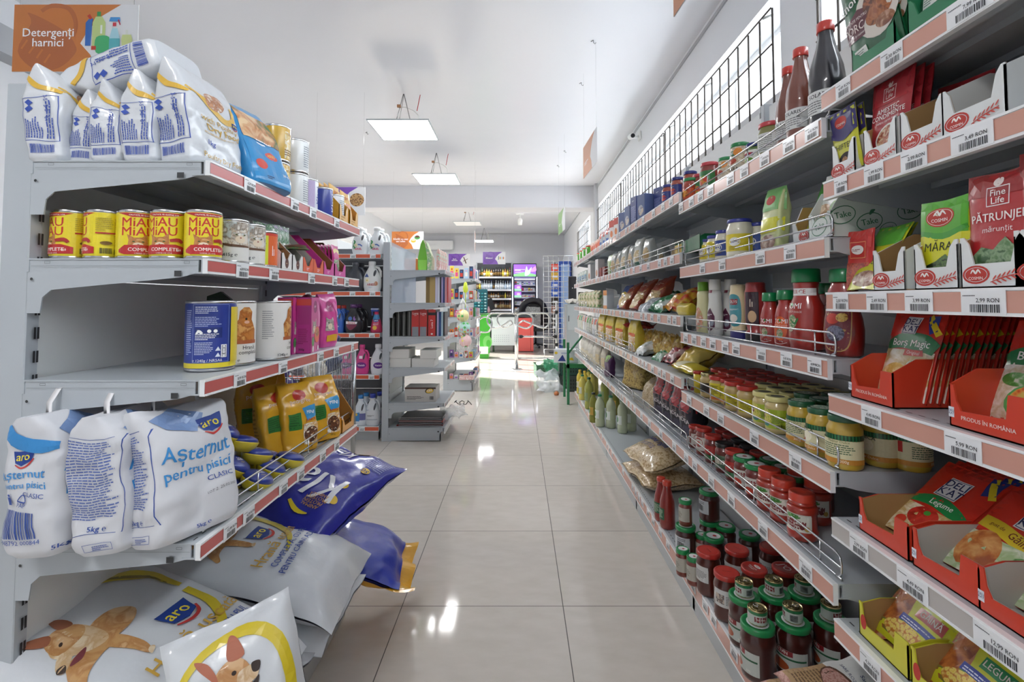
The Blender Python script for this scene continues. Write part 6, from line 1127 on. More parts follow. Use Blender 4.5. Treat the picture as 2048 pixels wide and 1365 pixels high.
line(vb, 1158, 1196, XR+.05, lvF[3], 9, 'slim printed bag, fourth right shelf, %s', 'bag', 'slim printed bags')
# fifth level
nood = T('noodle_bag', gbag(.24, .14, .26, 'v:a88a3c,c8ac5c,8a6c2a,90', None, None, 51, .25, .016))
o = put(nood, (XR+.14, YX(1262, XR+.1, .78), lvF[4]), 'large clear bag of loose egg noodles on the fifth right shelf', 'noodle bag', rz=-PI/2+.4, rx=-.2)
ripe = T('rice_bag', gbag(.12, .07, .22, 'f:ccc8bc', None, [('r', -.06, .0, .06, .08, 'v:d8ccb0,c8bc9c,e8e0cc,200')], 52, .3, .008))
line([ripe], 1170, 1196, XR+.07, lvF[4], 4, 'white bag of grain on the fifth right shelf, %s', 'bag', 'white grain bags', rz=.3)
line([fbag('ec', .11, .06, .2, 'f:b8b09c', [('r', -.055, .02, .055, .12, 'v:c8b48a,b8a070,d8c8a0,160')], 53)], 1200, 1212, XR+.07, lvF[4], 2, 'beige bag of pulses before the noodles, %s', 'bag', 'beige pulse bags', rz=.3)
line([fbag('pur', .10, .06, .17, 'f:4a2450', [('r', -.05, .12, .05, .17, 'g:7aa848')], 54)], 1219, 1220, XR+.05, lvF[4], 1, 'purple and green bag standing before the noodle bag', 'bag', None, rz=.3)
line([fbag('bean', .14, .08, .15, 'v:b8a07c,c8b490,9a8058,120', None, 55, .3, .012)], 1302, 1318, XR+.1, lvF[4], 2, 'clear bag of white beans on the fifth right shelf, %s', 'bag', 'white bean bags', rz=.3, rx=-.3)
fid = fbag('fid', .095, .075, .185, 'f:2a2630', [('r', -.05, .105, .05, .2, 'g:a82028'), ('r', -.05, .0, .05, .05, 'g:4a4658'), ('o', -.012, .085, .012, .105, .0012, 'p:e8c8c8'), ('T', 'FIDEA', 0, .07, .024, 'p:f0eaec')], 56, .4, .012)
line([fid], 1326, 1382, XR+.095, lvF[4], 4, 'red and black noodle packet with FIDEA lettering, %s', 'pasta bag', 'red and black noodle packets', rz=.32)
line([fid], 1340, 1395, XR+.2, lvF[4], 4, 'red and black noodle packet in the rear row, %s', 'pasta bag', 'red and black noodle packets', rz=.32)
# base: penne bags, oil bottles
penne = T('penne_bag', pillow(.42, .34, .11, 'v:c8ac80,d8c4a0,a88a5c,85', aro(-.05, .075, .075) + [('T', 'Penne rigate', -.03, .005, .055, 'p:2f4a9c'), ('t', 'PASTE FĂINOASE\nDIN GRÂU DUR', -.05, -.055, .022, 'p:2f4a9c')], 57, .008, p=3, csc=11, n=60, e0=.0025))
for i, z in enumerate((F0+.055, F0+.16)):
    place(penne, (.835, 2.93-.03*i, z+.03*i), (.15, -1, .0), (1, .15, .3*i), 'clear bag of penne pasta on the base shelf, %s of two' % ('lower', 'upper')[i], 'pasta bag', 'penne bags')
def oil(key, r, h, col, cap, lab):
    if key in mbin: return mbin[key]
    pr = [(r*.85, 0), (r, .006), (r, h*.2), (r*.93, h*.24), (r, h*.28), (r, h*.5), (r*.94, h*.54), (r, h*.6), (r*.97, h*.7), (r*.75, h*.8), (r*.42, h*.87), (r*.36, h*.94)]
    mbin[key] = T('oil_bottle', None, list(bottle(pr, col, (h*.935, h, r*.42, cap), [('r', -.03, h*.26, .05, h*.52, lab), ('e', 0, h*.4, .02, .025, 'g:3f8a48'), ('T', 'ulei', 0, h*.46, .018, 'p:2a5a38')])))
    return mbin[key]
o1 = oil('o1', .04, .27, 'o:ded06a', 'g:1f7a50', 'p:c8ccb8'); o2 = oil('o2', .04, .27, 'o:dcc650', 'g:d8b83a', 'p:d0c8a8'); o3 = oil('o3', .043, .31, 'o:a8ac58', 'g:1f5a38', 'p:8a9a6a'); o4 = oil('o4', .036, .26, 'o:8a8a3a', 'g:20241e', 'g:c8a040'); o5 = oil('o5', .041, .27, 'o:c8d0b0', 'g:1f7a50', 'p:e0e4dc')
oils = [(1263, 862, o5, 'nearest clear oil bottle, white label, green cap'), (1245, 866, o5, 'clear oil bottle beside the nearest one'), (1222, 856, o5, 'clear oil bottle with green cap, third from viewer'), (1200, 853, o5, 'clear oil bottle with green cap, fourth from viewer'), (1187, 845, o4, 'dark slim olive oil bottle at shelf edge'), (1210, 815, o3, 'tall greenish oil bottle with dark cap behind the edge row'), (1178, 818, o3, 'tall oil bottle with green cap at the shelf edge'), (1232, 830, o4, 'dark oil bottle set back on the base shelf'),
        (1165, 800, o1, 'yellow oil bottle with green cap, middle of the group'), (1170, 790, o2, 'yellow oil bottle with yellow cap, middle of the group'), (1160, 787, o2, 'yellow oil bottle, one step farther'), (1190, 790, o1, 'yellow oil bottle in the inner row, nearer'), (1180, 780, o2, 'yellow oil bottle in the inner row, middle'), (1157, 778, o1, 'pale oil bottle near the green stand, nearer'), (1170, 770, o1, 'yellow oil bottle in the inner row, farther'), (1152, 770, o1, 'pale oil bottle nearest the green stand'), (1162, 764, o2, 'farthest yellow oil bottle in the inner row')]
for i, (px, py, t, l) in enumerate(oils):
    o = fput(t, px, py, l, 'bottle', 'oil bottles on the base shelf')
    if o.location[1] > 5.84: o.location[1] = 5.84-.085*(i % 4); o.location[0] = max(.72, o.location[0])+.09*(i % 2)
# ================================================================ MID AISLE UNITS
GX = lambda px, y, z: XY(px, y, z)
lg_ = [z+.0008 for z in lg]
# clear sheets
put(T('acrylic_sheet', G().prism([(0, 0), (.22, 0), (.22, .145), (.0, .255)], FR(0), .004, 'c:d8e4ee,.45')), (GX(781, 4.43, 1.6), 4.462, lg_[0]), 'slanted clear acrylic side sheet at the top of the folder unit', 'acrylic sheet')
put(T('acrylic_sheet', G().prism([(0, 0), (.22, 0), (.22, .24), (.0, .24)], FR(0), .004, 'c:c8d4e4,.5')), (GX(781, 4.43, 1.3), 4.462, lg_[1]), 'clear acrylic sheet standing on the second level of the folder unit', 'acrylic sheet')
g = G().prism([(-.04, 0), (.036, 0), (.042, .05), (.04, .12), (.02, .25), (.0, .29), (-.02, .25), (-.045, .12), (-.045, .05)], FR(-.06), .13, 'g:6ab02c')
g.prism([(.042, 0), (.085, 0), (.08, .14), (.03, .27), (.004, .288), (.04, .12)], FR(-.055), .12, 'k:c8dcb0,8ab888,e0d8c0,30').art(FR(-.0605), [('p', [(-.03, .0), (.03, .0), (.04, .1), (-.044, .1)], 'g:8ac84a')], .1)
put(T('gift_pack', g), (GX(847, 4.6, 1.6), 4.62, lg_[0]), 'bright lime green tall gift pack on top of the folder unit', 'gift pack')
rr = random.Random(5)
pals = ['g:e0a090', 'g:d8d8d4', 'g:d8742c', 'g:9ac08a', 'g:c8d8e0', 'g:e8c8b0']
for i in range(6):
    X = GX(812+9*i, 4.65, 1.55); g = G().box(-.03, .03, -.02, .02, 0, .09+.05*rr.random(), pals[i], .002)
    put(T('small_packet', g), (X, 4.72+.05*(i % 2), lg_[0]), 'small packet on the folder unit top, %s from the left' % (['first']+ORD[1:])[i], 'packet', 'small packets on the folder unit', rz=rr.uniform(-.2, .2))
for i in range(4):
    put(T('gift_bag', fbag('gb%d' % (i % 2), .09, .04, .2, 'k:e8d8d0,d89a90,c8dcc8,30', None, 61+i, .2, .003).me), (GX(878+4*i, 4.55+.1*i, 1.6), 4.55+.1*i, lg_[0]), 'pastel gift bag at the aisle side of the unit top, %s' % ['nearest', 'second', 'third', 'farthest'][i], 'gift bag', 'pastel gift bags', rz=PI/2)
# folders and books on the second and third levels
def book(w, d, h, k, spine, art=None):
    g = G().box(-w/2, w/2, -d/2, d/2, .0, .003, k).box(-w/2, -w/2+.0025, -d/2, d/2, .003, h, k).box(w/2-.0025, w/2, -d/2, d/2, .003, h, k).box(-w/2, w/2, -d/2-.001, -d/2+.0015, 0, h, spine).box(-w/2+.004, w/2-.004, -d/2+.004, d/2-.004, .004, h-.006, 'p:f0efe8')
    if art: g.art(FR(-d/2-.001), art, .3)
    return T('book', g)
x = GX(851, 4.5, 1.35)
for i, (w, c, n_) in enumerate(((.032, 'p:8a7040', 'thick brown'), (.05, 'p:c0a468', 'tan'), (.02, 'g:d8d4e8', 'pale lilac'), (.018, 'g:e0e0ec', 'white'), (.012, 'g:2a2430', 'black'), (.014, 'g:b8a8d8', 'lilac'), (.014, 'g:3a4a8a', 'blue'), (.018, 'g:d89aa0', 'pink'), (.012, 'g:c84a48', 'red'))):
    put(book(w, .2, .235, c, c), (x+w/2, 4.62, lg_[1]), '%s notebook standing on the second level of the folder unit' % n_, 'notebook', 'notebooks', rz=0); x += w+.002
lun = [('r', -.029, .085, .029, .24, 'g:c8302c'), ('r', -.029, .0, .029, .085, 'p:8a8e94'), ('T', 'Luna', 0, .205, .028, 'p:f6e8e4'), ('t', 'office', 0, .188, .01, 'p:f6e8e4')]
x = GX(823, 4.5, 1.05)
for i in range(2): put(T('binder', book(.068, .25, .242, 'g:c8302c', 'g:c8302c', lun).me), (x+.036+.072*i, 4.62, lg_[2]), 'red and grey lever binder with white lettering, %s of two' % ('left', 'right')[i], 'binder', 'red and grey binders')
put(T('binder', book(.066, .25, .242, 'g:26282c', 'g:c8302c', [('r', -.033, .19, .033, .215, 'g:26282c'), ('T', 'Luna 7', 0, .11, .03, 'p:f6e8e4', PI/2), ('e', 0, .02, .01, .008, 'p:f0e0dc')]).me), (GX(864, 4.5, 1.05), 4.62, lg_[2]), 'red and black binder turned sideways right of the grey-footed pair', 'binder', 'red and black binders')
for i in range(4):
    put(T('binder', book(.06, .25, .23, 'g:24241f', 'g:2c2c26', [('r', -.004, .0, .004, .22, 'p:8a8c88')]).me), (GX(789+11*i-4, 4.5, 1.05), 4.64, lg_[2]), 'glossy black binder at the left of the third level, %s from the post' % (['first']+ORD[1:])[i], 'binder', 'black binders')
x = GX(873, 4.5, 1.05)
for i, (w, c, n_) in enumerate(((.016, 'g:c8b8e0', 'lilac'), (.02, 'g:26508a', 'blue'), (.016, 'g:c0dce8', 'pale blue'), (.014, 'g:2a2a30', 'black'))):
    put(book(w, .2, .22, c, c), (x+w/2, 4.62, lg_[2]), '%s thin notebook right of the red and black binder' % n_, 'notebook', 'notebooks'); x += w+.002
# white boxes on the fourth level
for i, (px, z, w, h) in enumerate(((802, 0, .19, .08), (847, 0, .2, .078), (800, .081, .18, .082), (858, .079, .15, .075))):
    put(T('cardboard_box', carton(w, .26, h, 'p:dcdad4', [('r', -w*.45, h*.93, w*.45, h*.95, 'p:b8b6b0')])), (GX(px, 4.5, .7), 4.60, lg_[3]+z), 'plain white box on the fourth level, %s' % ('bottom left', 'bottom right', 'top left', 'top right')[i], 'box', 'plain white boxes')
put(T('cardboard_box', carton(.28, .22, .13, 'p:c4c0ba', [('r', -.14, .115, .14, .13, 'p:4a2c22'), ('e', .082, .1, .04, .024, 'g:2a1c1a', .2), ('e', .085, .098, .034, .019, 'g:e8c040', .2), ('T', 'OH', .082, .1, .03, 'p:f6f2ee', .1), ('l', -.12, .02, .16, .035, 4, 'p:4a4844'), ('b', .085, .02, .035, .03)])), (GX(841, 4.5, .4), 4.60, lg_[4]), 'grey carton with oval two-letter logo on the fifth level', 'box')
for i, (c, z) in enumerate((('g:7a2a24', 0), ('g:26262c', .016), ('g:b8402c', .032), ('g:33302e', .05), ('g:4a4440', .068))):
    g = G().box(-.22+.01*i, .2, -.14, .14, 0, .012, c, .002).box(-.2, .19, -.142, -.14, .002, .01, 'p:8a8a8a')
    g.crumple(.003, 8, i)
    put(T('folder', g), (GX(846, 4.6, .2)-.0, 4.64, .122+z), 'flat film-wrapped folder on the base of the unit, %s from the bottom' % (['first']+ORD[1:])[i], 'folder', 'flat folders')
film = T('plastic_film', pillow(.25, .22, .06, 'c:e8ecf0,.35', None, 71, .02, p=2.2, csc=20))
place(film, (GX(905, 4.7, .2), 4.72, .20), (1, .2, .1), (0, 1, .3), 'crumpled clear film hanging off the folder stack', 'plastic film')
g = G(); P = [(-.03+.012*i+.01*math.sin(i*2.1), .01*math.cos(i*1.7), .02*math.sin(i*1.3)) for i in range(14)]; g.tube(P, .004, 'g:2a2018', 5)
put(T('string', g), (GX(915, 4.66, .3), 4.66, .30), 'dark twisted string on the film by the folder stack', 'string')
# detergents
def jug(key, w, d, h, col, cap, art, hcol=None, seed=0):
    if key in mbin: return mbin[key]
    def W(t): return w/2*(.86+.14*min(1, t*6))*(1 if t < .45 else 1-.62*((t-.45)/.45)**1.5 if t < .9 else .36)
    def off(t): return -w*.04*max(0, t-.4)
    g = G(); N = 28
    def fn(u, v):
        a = 2*PI*u; c, s_ = math.cos(a), math.sin(a); t = v
        return (W(t)*sgn(c)*abs(c)**.8+off(t), (d/2)*(W(t)/(w/2))**.6*sgn(s_)*abs(s_)**.8, h*.88*t)
    g.grid(fn, N, 26, col, wrap=True); g.add([fn(i/N, 0) for i in range(N)], [tuple(range(N-1, -1, -1))], col)
    def mp(s, z, e):
        t = z/(h*.88); x = s-off(t); q = min(.97, abs(x/W(t))); return Vector((s, -((d/2)*(W(t)/(w/2))**.6*(1-q**2.5)**.4+e), z))
    g.art(mp, art, .015, .0012)
    # handle loop on the right shoulder
    hd = G().tube([(w*.16, 0, h*.8), (w*.34, 0, h*.78), (w*.46, 0, h*.66), (w*.47, 0, h*.5), (w*.38, 0, h*.42)], w*.075, hcol or col, 8)
    g.art(mp, [('e', w*.2, h*.6, w*.065, h*.11, 'p:4a4c50' if col != 'g:1c1a20' else 'p:0a0a0c', -.15)], .015, .003)
    c = G().lathe([(0, h*.87), (w*.2, h*.87), (w*.2, h*.98), (w*.17, h), (0, h)], cap, 20).warp(lambda v: Vector((v.x+off(1), v.y, v.z)))
    mbin[key] = T('detergent_bottle', None, [T('bottle', g), T('handle', hd), T('cap', c)]); return mbin[key]
def flower(x, y, s): return [('e', x+s*.5*math.cos(a), y+s*.5*math.sin(a), s*.42, s*.22, 'g:f0ead0', a) for a in (0, .9, 1.8, 2.7, 3.6, 4.5, 5.4)] + [('e', x, y, s*.2, s*.2, 'g:d8c04a')]
leafs = lambda x, y, s, c='g:2f8a48': [('e', x, y+s*.4*i, s*.5, s*.2, c, .8*(-1)**i) for i in range(-2, 4)]
ar1 = jug('ar1', .15, .09, .25, 'g:e4e8ea', 'g:eef0f0', [('p', [(-.06, .06), (-.04, .13), (-.02, .06)], 'g:2f8a48')]+leafs(-.04, .08, .03)+flower(-.028, .08, .022)+[('w', [(-.01, .085, .005), (.01, .085, .006), (.03, .07, .004)], 'g:4a70b8'), ('T', 'ARIEL', -.005, .045, .026, 'p:c83a6a'), ('T', 'ARIEL', -.005, .044, .025, 'p:c83a6a')])
ar2 = jug('ar2', .16, .10, .275, 'g:e4e6e4', 'g:eef0f0', [('p', [(-.06, .13), (-.04, .165), (-.02, .13)], 'g:3a5a9c')]+flower(-.035, .1, .03)+[('T', 'ARIEL', .0, .06, .028, 'p:c8343c'), ('e', .045, .07, .015, .02, 'k:d8a080,b87a5a,e8c8b0,60'), ('l', -.02, .03, .04, .01, 2, 'p:8ab0d0')])
bk1 = jug('bk1', .16, .10, .27, 'g:3c4048', 'g:4a4e56', [('e', -.01, .07, .04, .03, 'k:4a4a5a,b8b8c8,8a5a9a,60')])
sav = jug('sav', .16, .10, .26, 'g:1c1a20', 'g:5a2a6a', [('e', -.02, .13, .018, .018, 'g:3a6ab8'), ('p', [(-.06, .08), (.04, .08), (.045, .1), (-.06, .105)], 'p:f0eef0'), ('T', 'Savex', -.008, .092, .03, 'p:c83040'), ('P', [(-.055, .075), (.04, .075), (.0, .03), (-.03, .03)], 'g:7a2a48'), ('e', .02, .13, .012, .02, 'g:8a5aa8')], hcol='g:1c1a20')
blw = jug('blw', .11, .08, .25, 'g:3a6ac0', 'g:c83a30', [('w', [(-.04, .06, .01), (-.02, .12, .012), (.0, .16, .01)], 'g:e8ecf0'), ('T', 'Rex', 0, .06, .024, 'p:e8ecf0')])
spr = T('spray_bottle', None, [T('bottle', G().lathe([(0, 0), (.05, 0), (.055, .01), (.05, .06), (.036, .12), (.022, .16), (.018, .19), (0, .19)], 'g:c8305c', 24, sy=.65).art(CYL(prof_r([(.05, 0), (.055, .01), (.05, .06), (.036, .12), (.022, .16), (.018, .19)]), 0, .65), [('r', -.04, .12, .04, .165, 'g:3a8ac0'), ('e', 0, .11, .028, .014, 'g:2a3a8a'), ('T', 'GAVI', 0, .11, .018, 'p:f4f4f8'), ('e', -.008, .045, .02, .02, 'g:e8b83a'), ('l', -.025, .07, .05, .015, 3, 'p:f0d8e4')], .015)), T('trigger', G().box(-.05, .02, -.014, .014, .19, .225, 'g:2a4aa0', .006).box(-.045, -.035, -.008, .008, .155, .192, 'g:2a4aa0', .003).box(-.05, .02, -.0145, .0145, .212, .218, 'p:e8ecf0'))])
van = jug('van', .12, .08, .265, 'g:d8408c', 'g:d8408c', [('e', 0, .08, .045, .028, 'g:7a2a8a'), ('T', 'Vanish', 0, .08, .024, 'p:f4e8f0'), ('r', -.02, .14, .01, .165, 'p:f0e0ea')])
vaw = jug('vaw', .14, .09, .27, 'g:dcdce0', 'g:e4e4e8', [('e', .01, .08, .045, .028, 'g:5a2a8a'), ('T', 'Vanish', .01, .08, .024, 'p:f4e8f0')])
ble = jug('ble', .13, .09, .28, 'g:dfe3e6', 'g:3a4ab0', [('r', -.05, .05, .05, .06, 'p:b8c0c8'), ('T', 'Inălbitor', .0, .09, .018, 'p:2a2a30'), ('T', 'clor', -.035, .14, .018, 'p:3a5a9a')])
ble2 = jug('ble2', .12, .09, .27, 'g:dde4ea', 'g:3a8ad0', [('p', [(-.05, .04), (.0, .04), (.0, .12), (-.05, .11)], 'g:3a8ac8'), ('r', .0, .05, .05, .11, 'g:6a70a8'), ('e', -.03, .1, .014, .012, 'g:e0c040')])
dz = [z+.0008 for z in ld]+[.131]
for t, px, z, l, dy in ((ar1, 721, 0, 'white laundry bottle with green leaves, left on the top level', 0), (ar1, 755, 0, 'white laundry bottle with green leaves, right on the top level', 0), (ar1, 728, 0, 'white laundry bottle behind the left one on top', .11), (ar1, 763, 0, 'white laundry bottle behind the right one on top', .11),
                (bk1, 712, 1, 'dark grey laundry bottle on the second level', 0), (ar2, 745, 1, 'big white laundry bottle with flower, second level', 0), (bk1, 722, 1, 'dark grey laundry bottle set back on the second level', .11), (blw, 677, 2, 'blue and white detergent bottle with red cap', 0), (blw, 688, 2, 'blue and white detergent bottle set back', .1), (sav, 708, 2, 'black laundry bottle with purple cap on the third level', 0), (sav, 718, 2, 'black laundry bottle set back on the third level', .11),
                (van, 725, 3, 'pink stain remover bottle on the fourth level', 0), (vaw, 757, 3, 'white stain remover bottle with violet oval', 0), (van, 695, 3, 'pink stain remover bottle half hidden by the wire bin', 0), (ble2, 722, 4, 'white bleach bottle with blue cap, left on the base', 0), (ble, 746, 4, 'white bleach bottle with violet cap, right on the base', 0), (ble2, 733, 4, 'white bleach bottle with blue cap set back', .11), (ble, 760, 4, 'white bleach bottle set back at right on the base', .11)):
    Y = YG+.075+dy; put(t, (XY(px, Y, dz[z]+.1), Y, dz[z]), l, 'bottle', 'detergent bottles', rz=0)
put(spr, (XY(753, YG+.08, 1.05), YG+.08, dz[2]), 'magenta trigger spray bottle with blue head on the third level', 'spray bottle')
# wire bin with toys
bx0, bx1, by0, by1 = -1.95, -1.215, 3.0, 3.66
legs = [T('leg', G().tube([(x, y, 0), (x, y, .935)], .016, 'm:a8aaac', 10)) for x in (bx0, bx1) for y in (by0, by1)]
def mesh_panel(a, b, z0_, z1_, n, m):
    g = G(); a, b = Vector(a), Vector(b)
    for i in range(n+1): p = a+(b-a)*i/n; g.tube([(p.x, p.y, z0_), (p.x, p.y, z1_)], .0022, 'm:8a8c8e', 4)
    for j in range(m+1): z = z0_+(z1_-z0_)*j/m; g.tube([(a.x, a.y, z), (b.x, b.y, z)], .0028, 'm:8a8c8e', 4)
    return T('mesh_panel', g)
pn = [mesh_panel((bx1, by0, 0), (bx1, by1, 0), .3, .91, 22, 5), mesh_panel((bx0, by0, 0), (bx1, by0, 0), .3, .91, 24, 5), mesh_panel((bx0, by1, 0), (bx1, by1, 0), .3, .91, 24, 5)]
fl = T('bin_floor', G().box(bx0, bx1, by0, by1, .29, .3, 'm:8a8c8e'))
put(T('wire_bin', None, legs+pn+[fl]), (0, 0, 0), 'chrome-legged wire mesh bin of toys behind the pet food unit', 'wire bin')
tk_ = [('k:3a2418,5a3a28,2a1810,40', 'dark brown'), ('g:26305c', 'navy blue'), ('k:c8ccd0,8a8e94,e8ecf0,30', 'silver'), ('g:d83a50', 'red'), ('k:4a5a9a,c8c8d8,2a3060,30', 'blue and white'), ('g:e8a0b8', 'pink'), ('k:e8e4dc,b8a890,f0ece4,30', 'cream'), ('g:3a2a6a', 'violet')]
for i in range(12):
    k, nm = tk_[i % 8]; rr = random.Random(i); s_ = .075+.03*rr.random()
    g = G(); 
    for c, r_ in (((0, 0, 0), 1), ((.0, -.02, s_*1.3), .72), ((-s_*.5, 0, s_*1.9), .26), ((s_*.5, 0, s_*1.9), .26), ((-s_*.9, -.01, .1*s_), .4), ((s_*.9, -.01, .1*s_), .4)):
        g.lathe([(s_*r_*math.sin(PI*q/8), -s_*r_*math.cos(PI*q/8)) for q in range(9)], k, 14, c)
    g.crumple(.01, 14, i)
    x = bx1-.11-.19*(i % 3); y = by0+.12+.2*((i//3) % 2)+.1*(i//6); z = .38+.2*(i//3)*.75
    put(T('plush_toy', g), (x, y, z), '%s plush toy in the wire bin, %s' % (nm, ('low front', 'low middle', 'low inner', 'low rear aisle side', 'low rear middle', 'low rear inner', 'upper aisle side', 'upper middle', 'upper inner', 'topmost aisle side', 'topmost middle', 'topmost inner')[i]), 'plush toy', 'plush toys in the bin', rz=rr.uniform(-1, 1), rx=rr.uniform(-.4, .4))
place(T('plastic_bag', pillow(.2, .26, .12, 'c:c8d0e8,.55', None, 81, .02, p=2.2, csc=16)), (XY(668, 2.75, .35), 2.75, .13), (1, .2, 0), (0, .3, 1), 'clear bag of blue and white things on the floor by the bin', 'plastic bag')
# ================================================================ HANGING SIGNS
def sign(key, w, h, text, k, pic, tsz=.032, wave=1):
    g = G().box(-w/2, w/2, -.002, .002, 0, h, 'p:dfe0e2')
    x = w*.12
    pts = [(-w/2, 0), (x+.06*w, 0), (x+.005*w, h*.25), (x-.08*w, h*.42), (x-.02*w, h*.62), (x+.08*w, h*.82), (x+.24*w, h), (-w/2, h)]
    dk_ = {'g:c97a3c': 'g:b5683a', 'g:7a4fb0': 'g:6b419e', 'g:7ab05a': 'g:6a9e4a'}[k]
    bk = [('P', [(-w*.46, h*.3), (-w*.36, h*.72), (-w*.38, h*.88), (-w*.1, h*.62), (.0, h*.4), (.0, h*.26), (-w*.12, h*.06), (-w*.3, h*.02)], dk_), ('w', [(-w*.28, h*.9, .008), (-w*.2, h*.98, .009), (-w*.06, h*.94, .009), (.0, h*.72, .009), (-w*.02, h*.52, .008)], dk_)] + [('w', [(-w*.43+i*w*.063, h*.34-i*h*.07, .004), (-w*.385+i*w*.063, h*.47-i*h*.07, .004)], k) for i in range(4)]
    g.art(FR(-.002), [('p', pts, k)]+bk+[('T', text, -w*.22, h*.5, tsz, 'p:f8f8f8')]+pic, .3, .0004)
    g.art(PL((0, .002, 0), (-1, 0, 0), (0, 0, 1), (0, 1, 0)), [('p', [(a, b) for a, b in pts], k), ('T', text, -w*.22, h*.42, tsz, 'p:eef0f2')], .3, .0004)
    return g
def wires(w, h, top): return [T('hanging_wire', G().tube([(x, 0, h-.01), (x, 0, top)], .0005, 'm:b0b0b0', 4)) for x in (-w*.46, w*.46)]
det = [('p', [(.04+.0, .105), (.062, .105), (.066, .2), (.07, .215), (.06, .225), (.04, .2)], 'g:2f6ab8'), ('p', [(.045, .228), (.056, .236), (.066, .218), (.058, .212)], 'g:c0402c'), ('p', [(.068, .1), (.12, .1), (.12, .2), (.106, .225), (.08, .225), (.068, .2)], 'g:bcd088'), ('r', .085, .226, .1, .245, 'g:3f9a5a'), ('r', .1, .155, .108, .19, 'p:e4e8e0'), ('P', [(.085, .078), (.135, .078), (.138, .14), (.085, .14)], 'g:45b070'), ('r', .066, .088, .085, .104, 'g:c0402c'),
       ('p', [(.137, .08), (.18, .08), (.18, .13), (.168, .178), (.148, .178), (.137, .13)], 'g:5ab0b8'), ('p', [(.137, .135), (.18, .135), (.168, .178), (.148, .178)], 'g:a8d4e0'), ('r', .15, .185, .164, .2, 'g:c03a48'), ('p', [(.135, .205), (.18, .205), (.178, .222), (.14, .222)], 'g:4a98d8'), ('w', [(.172, .212, .003), (.18, .19, .002)], 'g:b02a4a'), ('p', [(.19, .09), (.228, .09), (.23, .13), (.225, .15), (.19, .15), (.186, .13)], 'g:c8d490'), ('r', .203, .15, .213, .17, 'p:d8dcd4'), ('r', .185, .072, .235, .09, 'k:4a3a30,6a5444,2a201c,90')]
cup = [('e', .15, .18, .045, .03, 'g:4a9a4a'), ('e', .15, .195, .035, .018, 'p:5a3424'), ('e', .09, .13, .04, .03, 'g:d8b83a'), ('e', .09, .142, .032, .016, 'p:d8d0b0')]
cook = [('e', .17, .15, .07, .065, 'k:c8a070,b8905c,5a3424,60')]
cinn = [('w', [(.1, .2, .01), (.16, .05, .012)], 'p:5a3a2c'), ('w', [(.09, .1, .006), (.2, .16, .006)], 'p:6a4a3a')]
beer = [('r', .09, .1, .105, .18, 'g:2a5a3c'), ('e', .135, .14, .014, .03, 'g:d8a040'), ('e', .17, .14, .012, .03, 'g:a8d0e8'), ('e', .205, .14, .014, .03, 'g:c8783c')]
for c, w, h, rz, text, k, pic, tz, lab in (((-1.78, 1.94, 2.17), .50, .275, 0, 'Detergenți\nharnici', 'g:c97a3c', det, .048, 'orange hanging sign reading Detergenți harnici with cleaning bottles'),
        ((-1.74, 7.7, 2.07), .50, .275, 0, 'Răsfăț cu ceai\nsau cafea', 'g:c97a3c', cup, .04, 'orange hanging sign about tea and coffee with two cups'), ((-1.74, 4.75, 2.085), .50, .275, 0, 'Dulciuri', 'g:7a4fb0', cook, .04, 'violet hanging sign with chocolate chip cookie picture'),
        ((-1.38, 11.45, 2.08), .50, .275, 0, 'Bună\ndimineața', 'g:7a4fb0', cinn, .036, 'violet hanging sign with brown sticks, left of the checkout'), ((-.54, 10.9, 2.07), .50, .275, 0, 'Băuturi', 'g:7a4fb0', beer, .05, 'violet hanging sign with bottles over the checkout'),
        ((.60, 4.1, 2.345), .55, .28, PI/2, 'Conserve', 'g:c97a3c', cup, .05, 'orange and white sign seen edge-on above the right shelves'), ((.545, 6.2, 2.12), .55, .28, PI/2, 'Legume ', 'g:7ab05a', [('e', .15, .14, .05, .04, 'g:c8402c')], .05, 'green and white sign seen edge-on, far above the right shelves'),
        ((.60, 1.53, 2.315), .55, .28, PI/2, 'Condimente', 'g:c97a3c', cup, .04, 'orange sign cut off by the top picture edge above right shelves'), ((-.655, 7.4, 2.0), .5, .28, PI/2, 'Jucării', 'g:c97a3c', cup, .04, 'salmon sign seen edge-on above the far toy unit')):
    put(T('hanging_sign', None, [T('sign_panel', sign('', w, h, text, k, pic, tz))]+wires(w, h, ZC-c[2])), c, lab, 'sign', 'hanging category signs', rz=rz+(.06 if rz else 0))
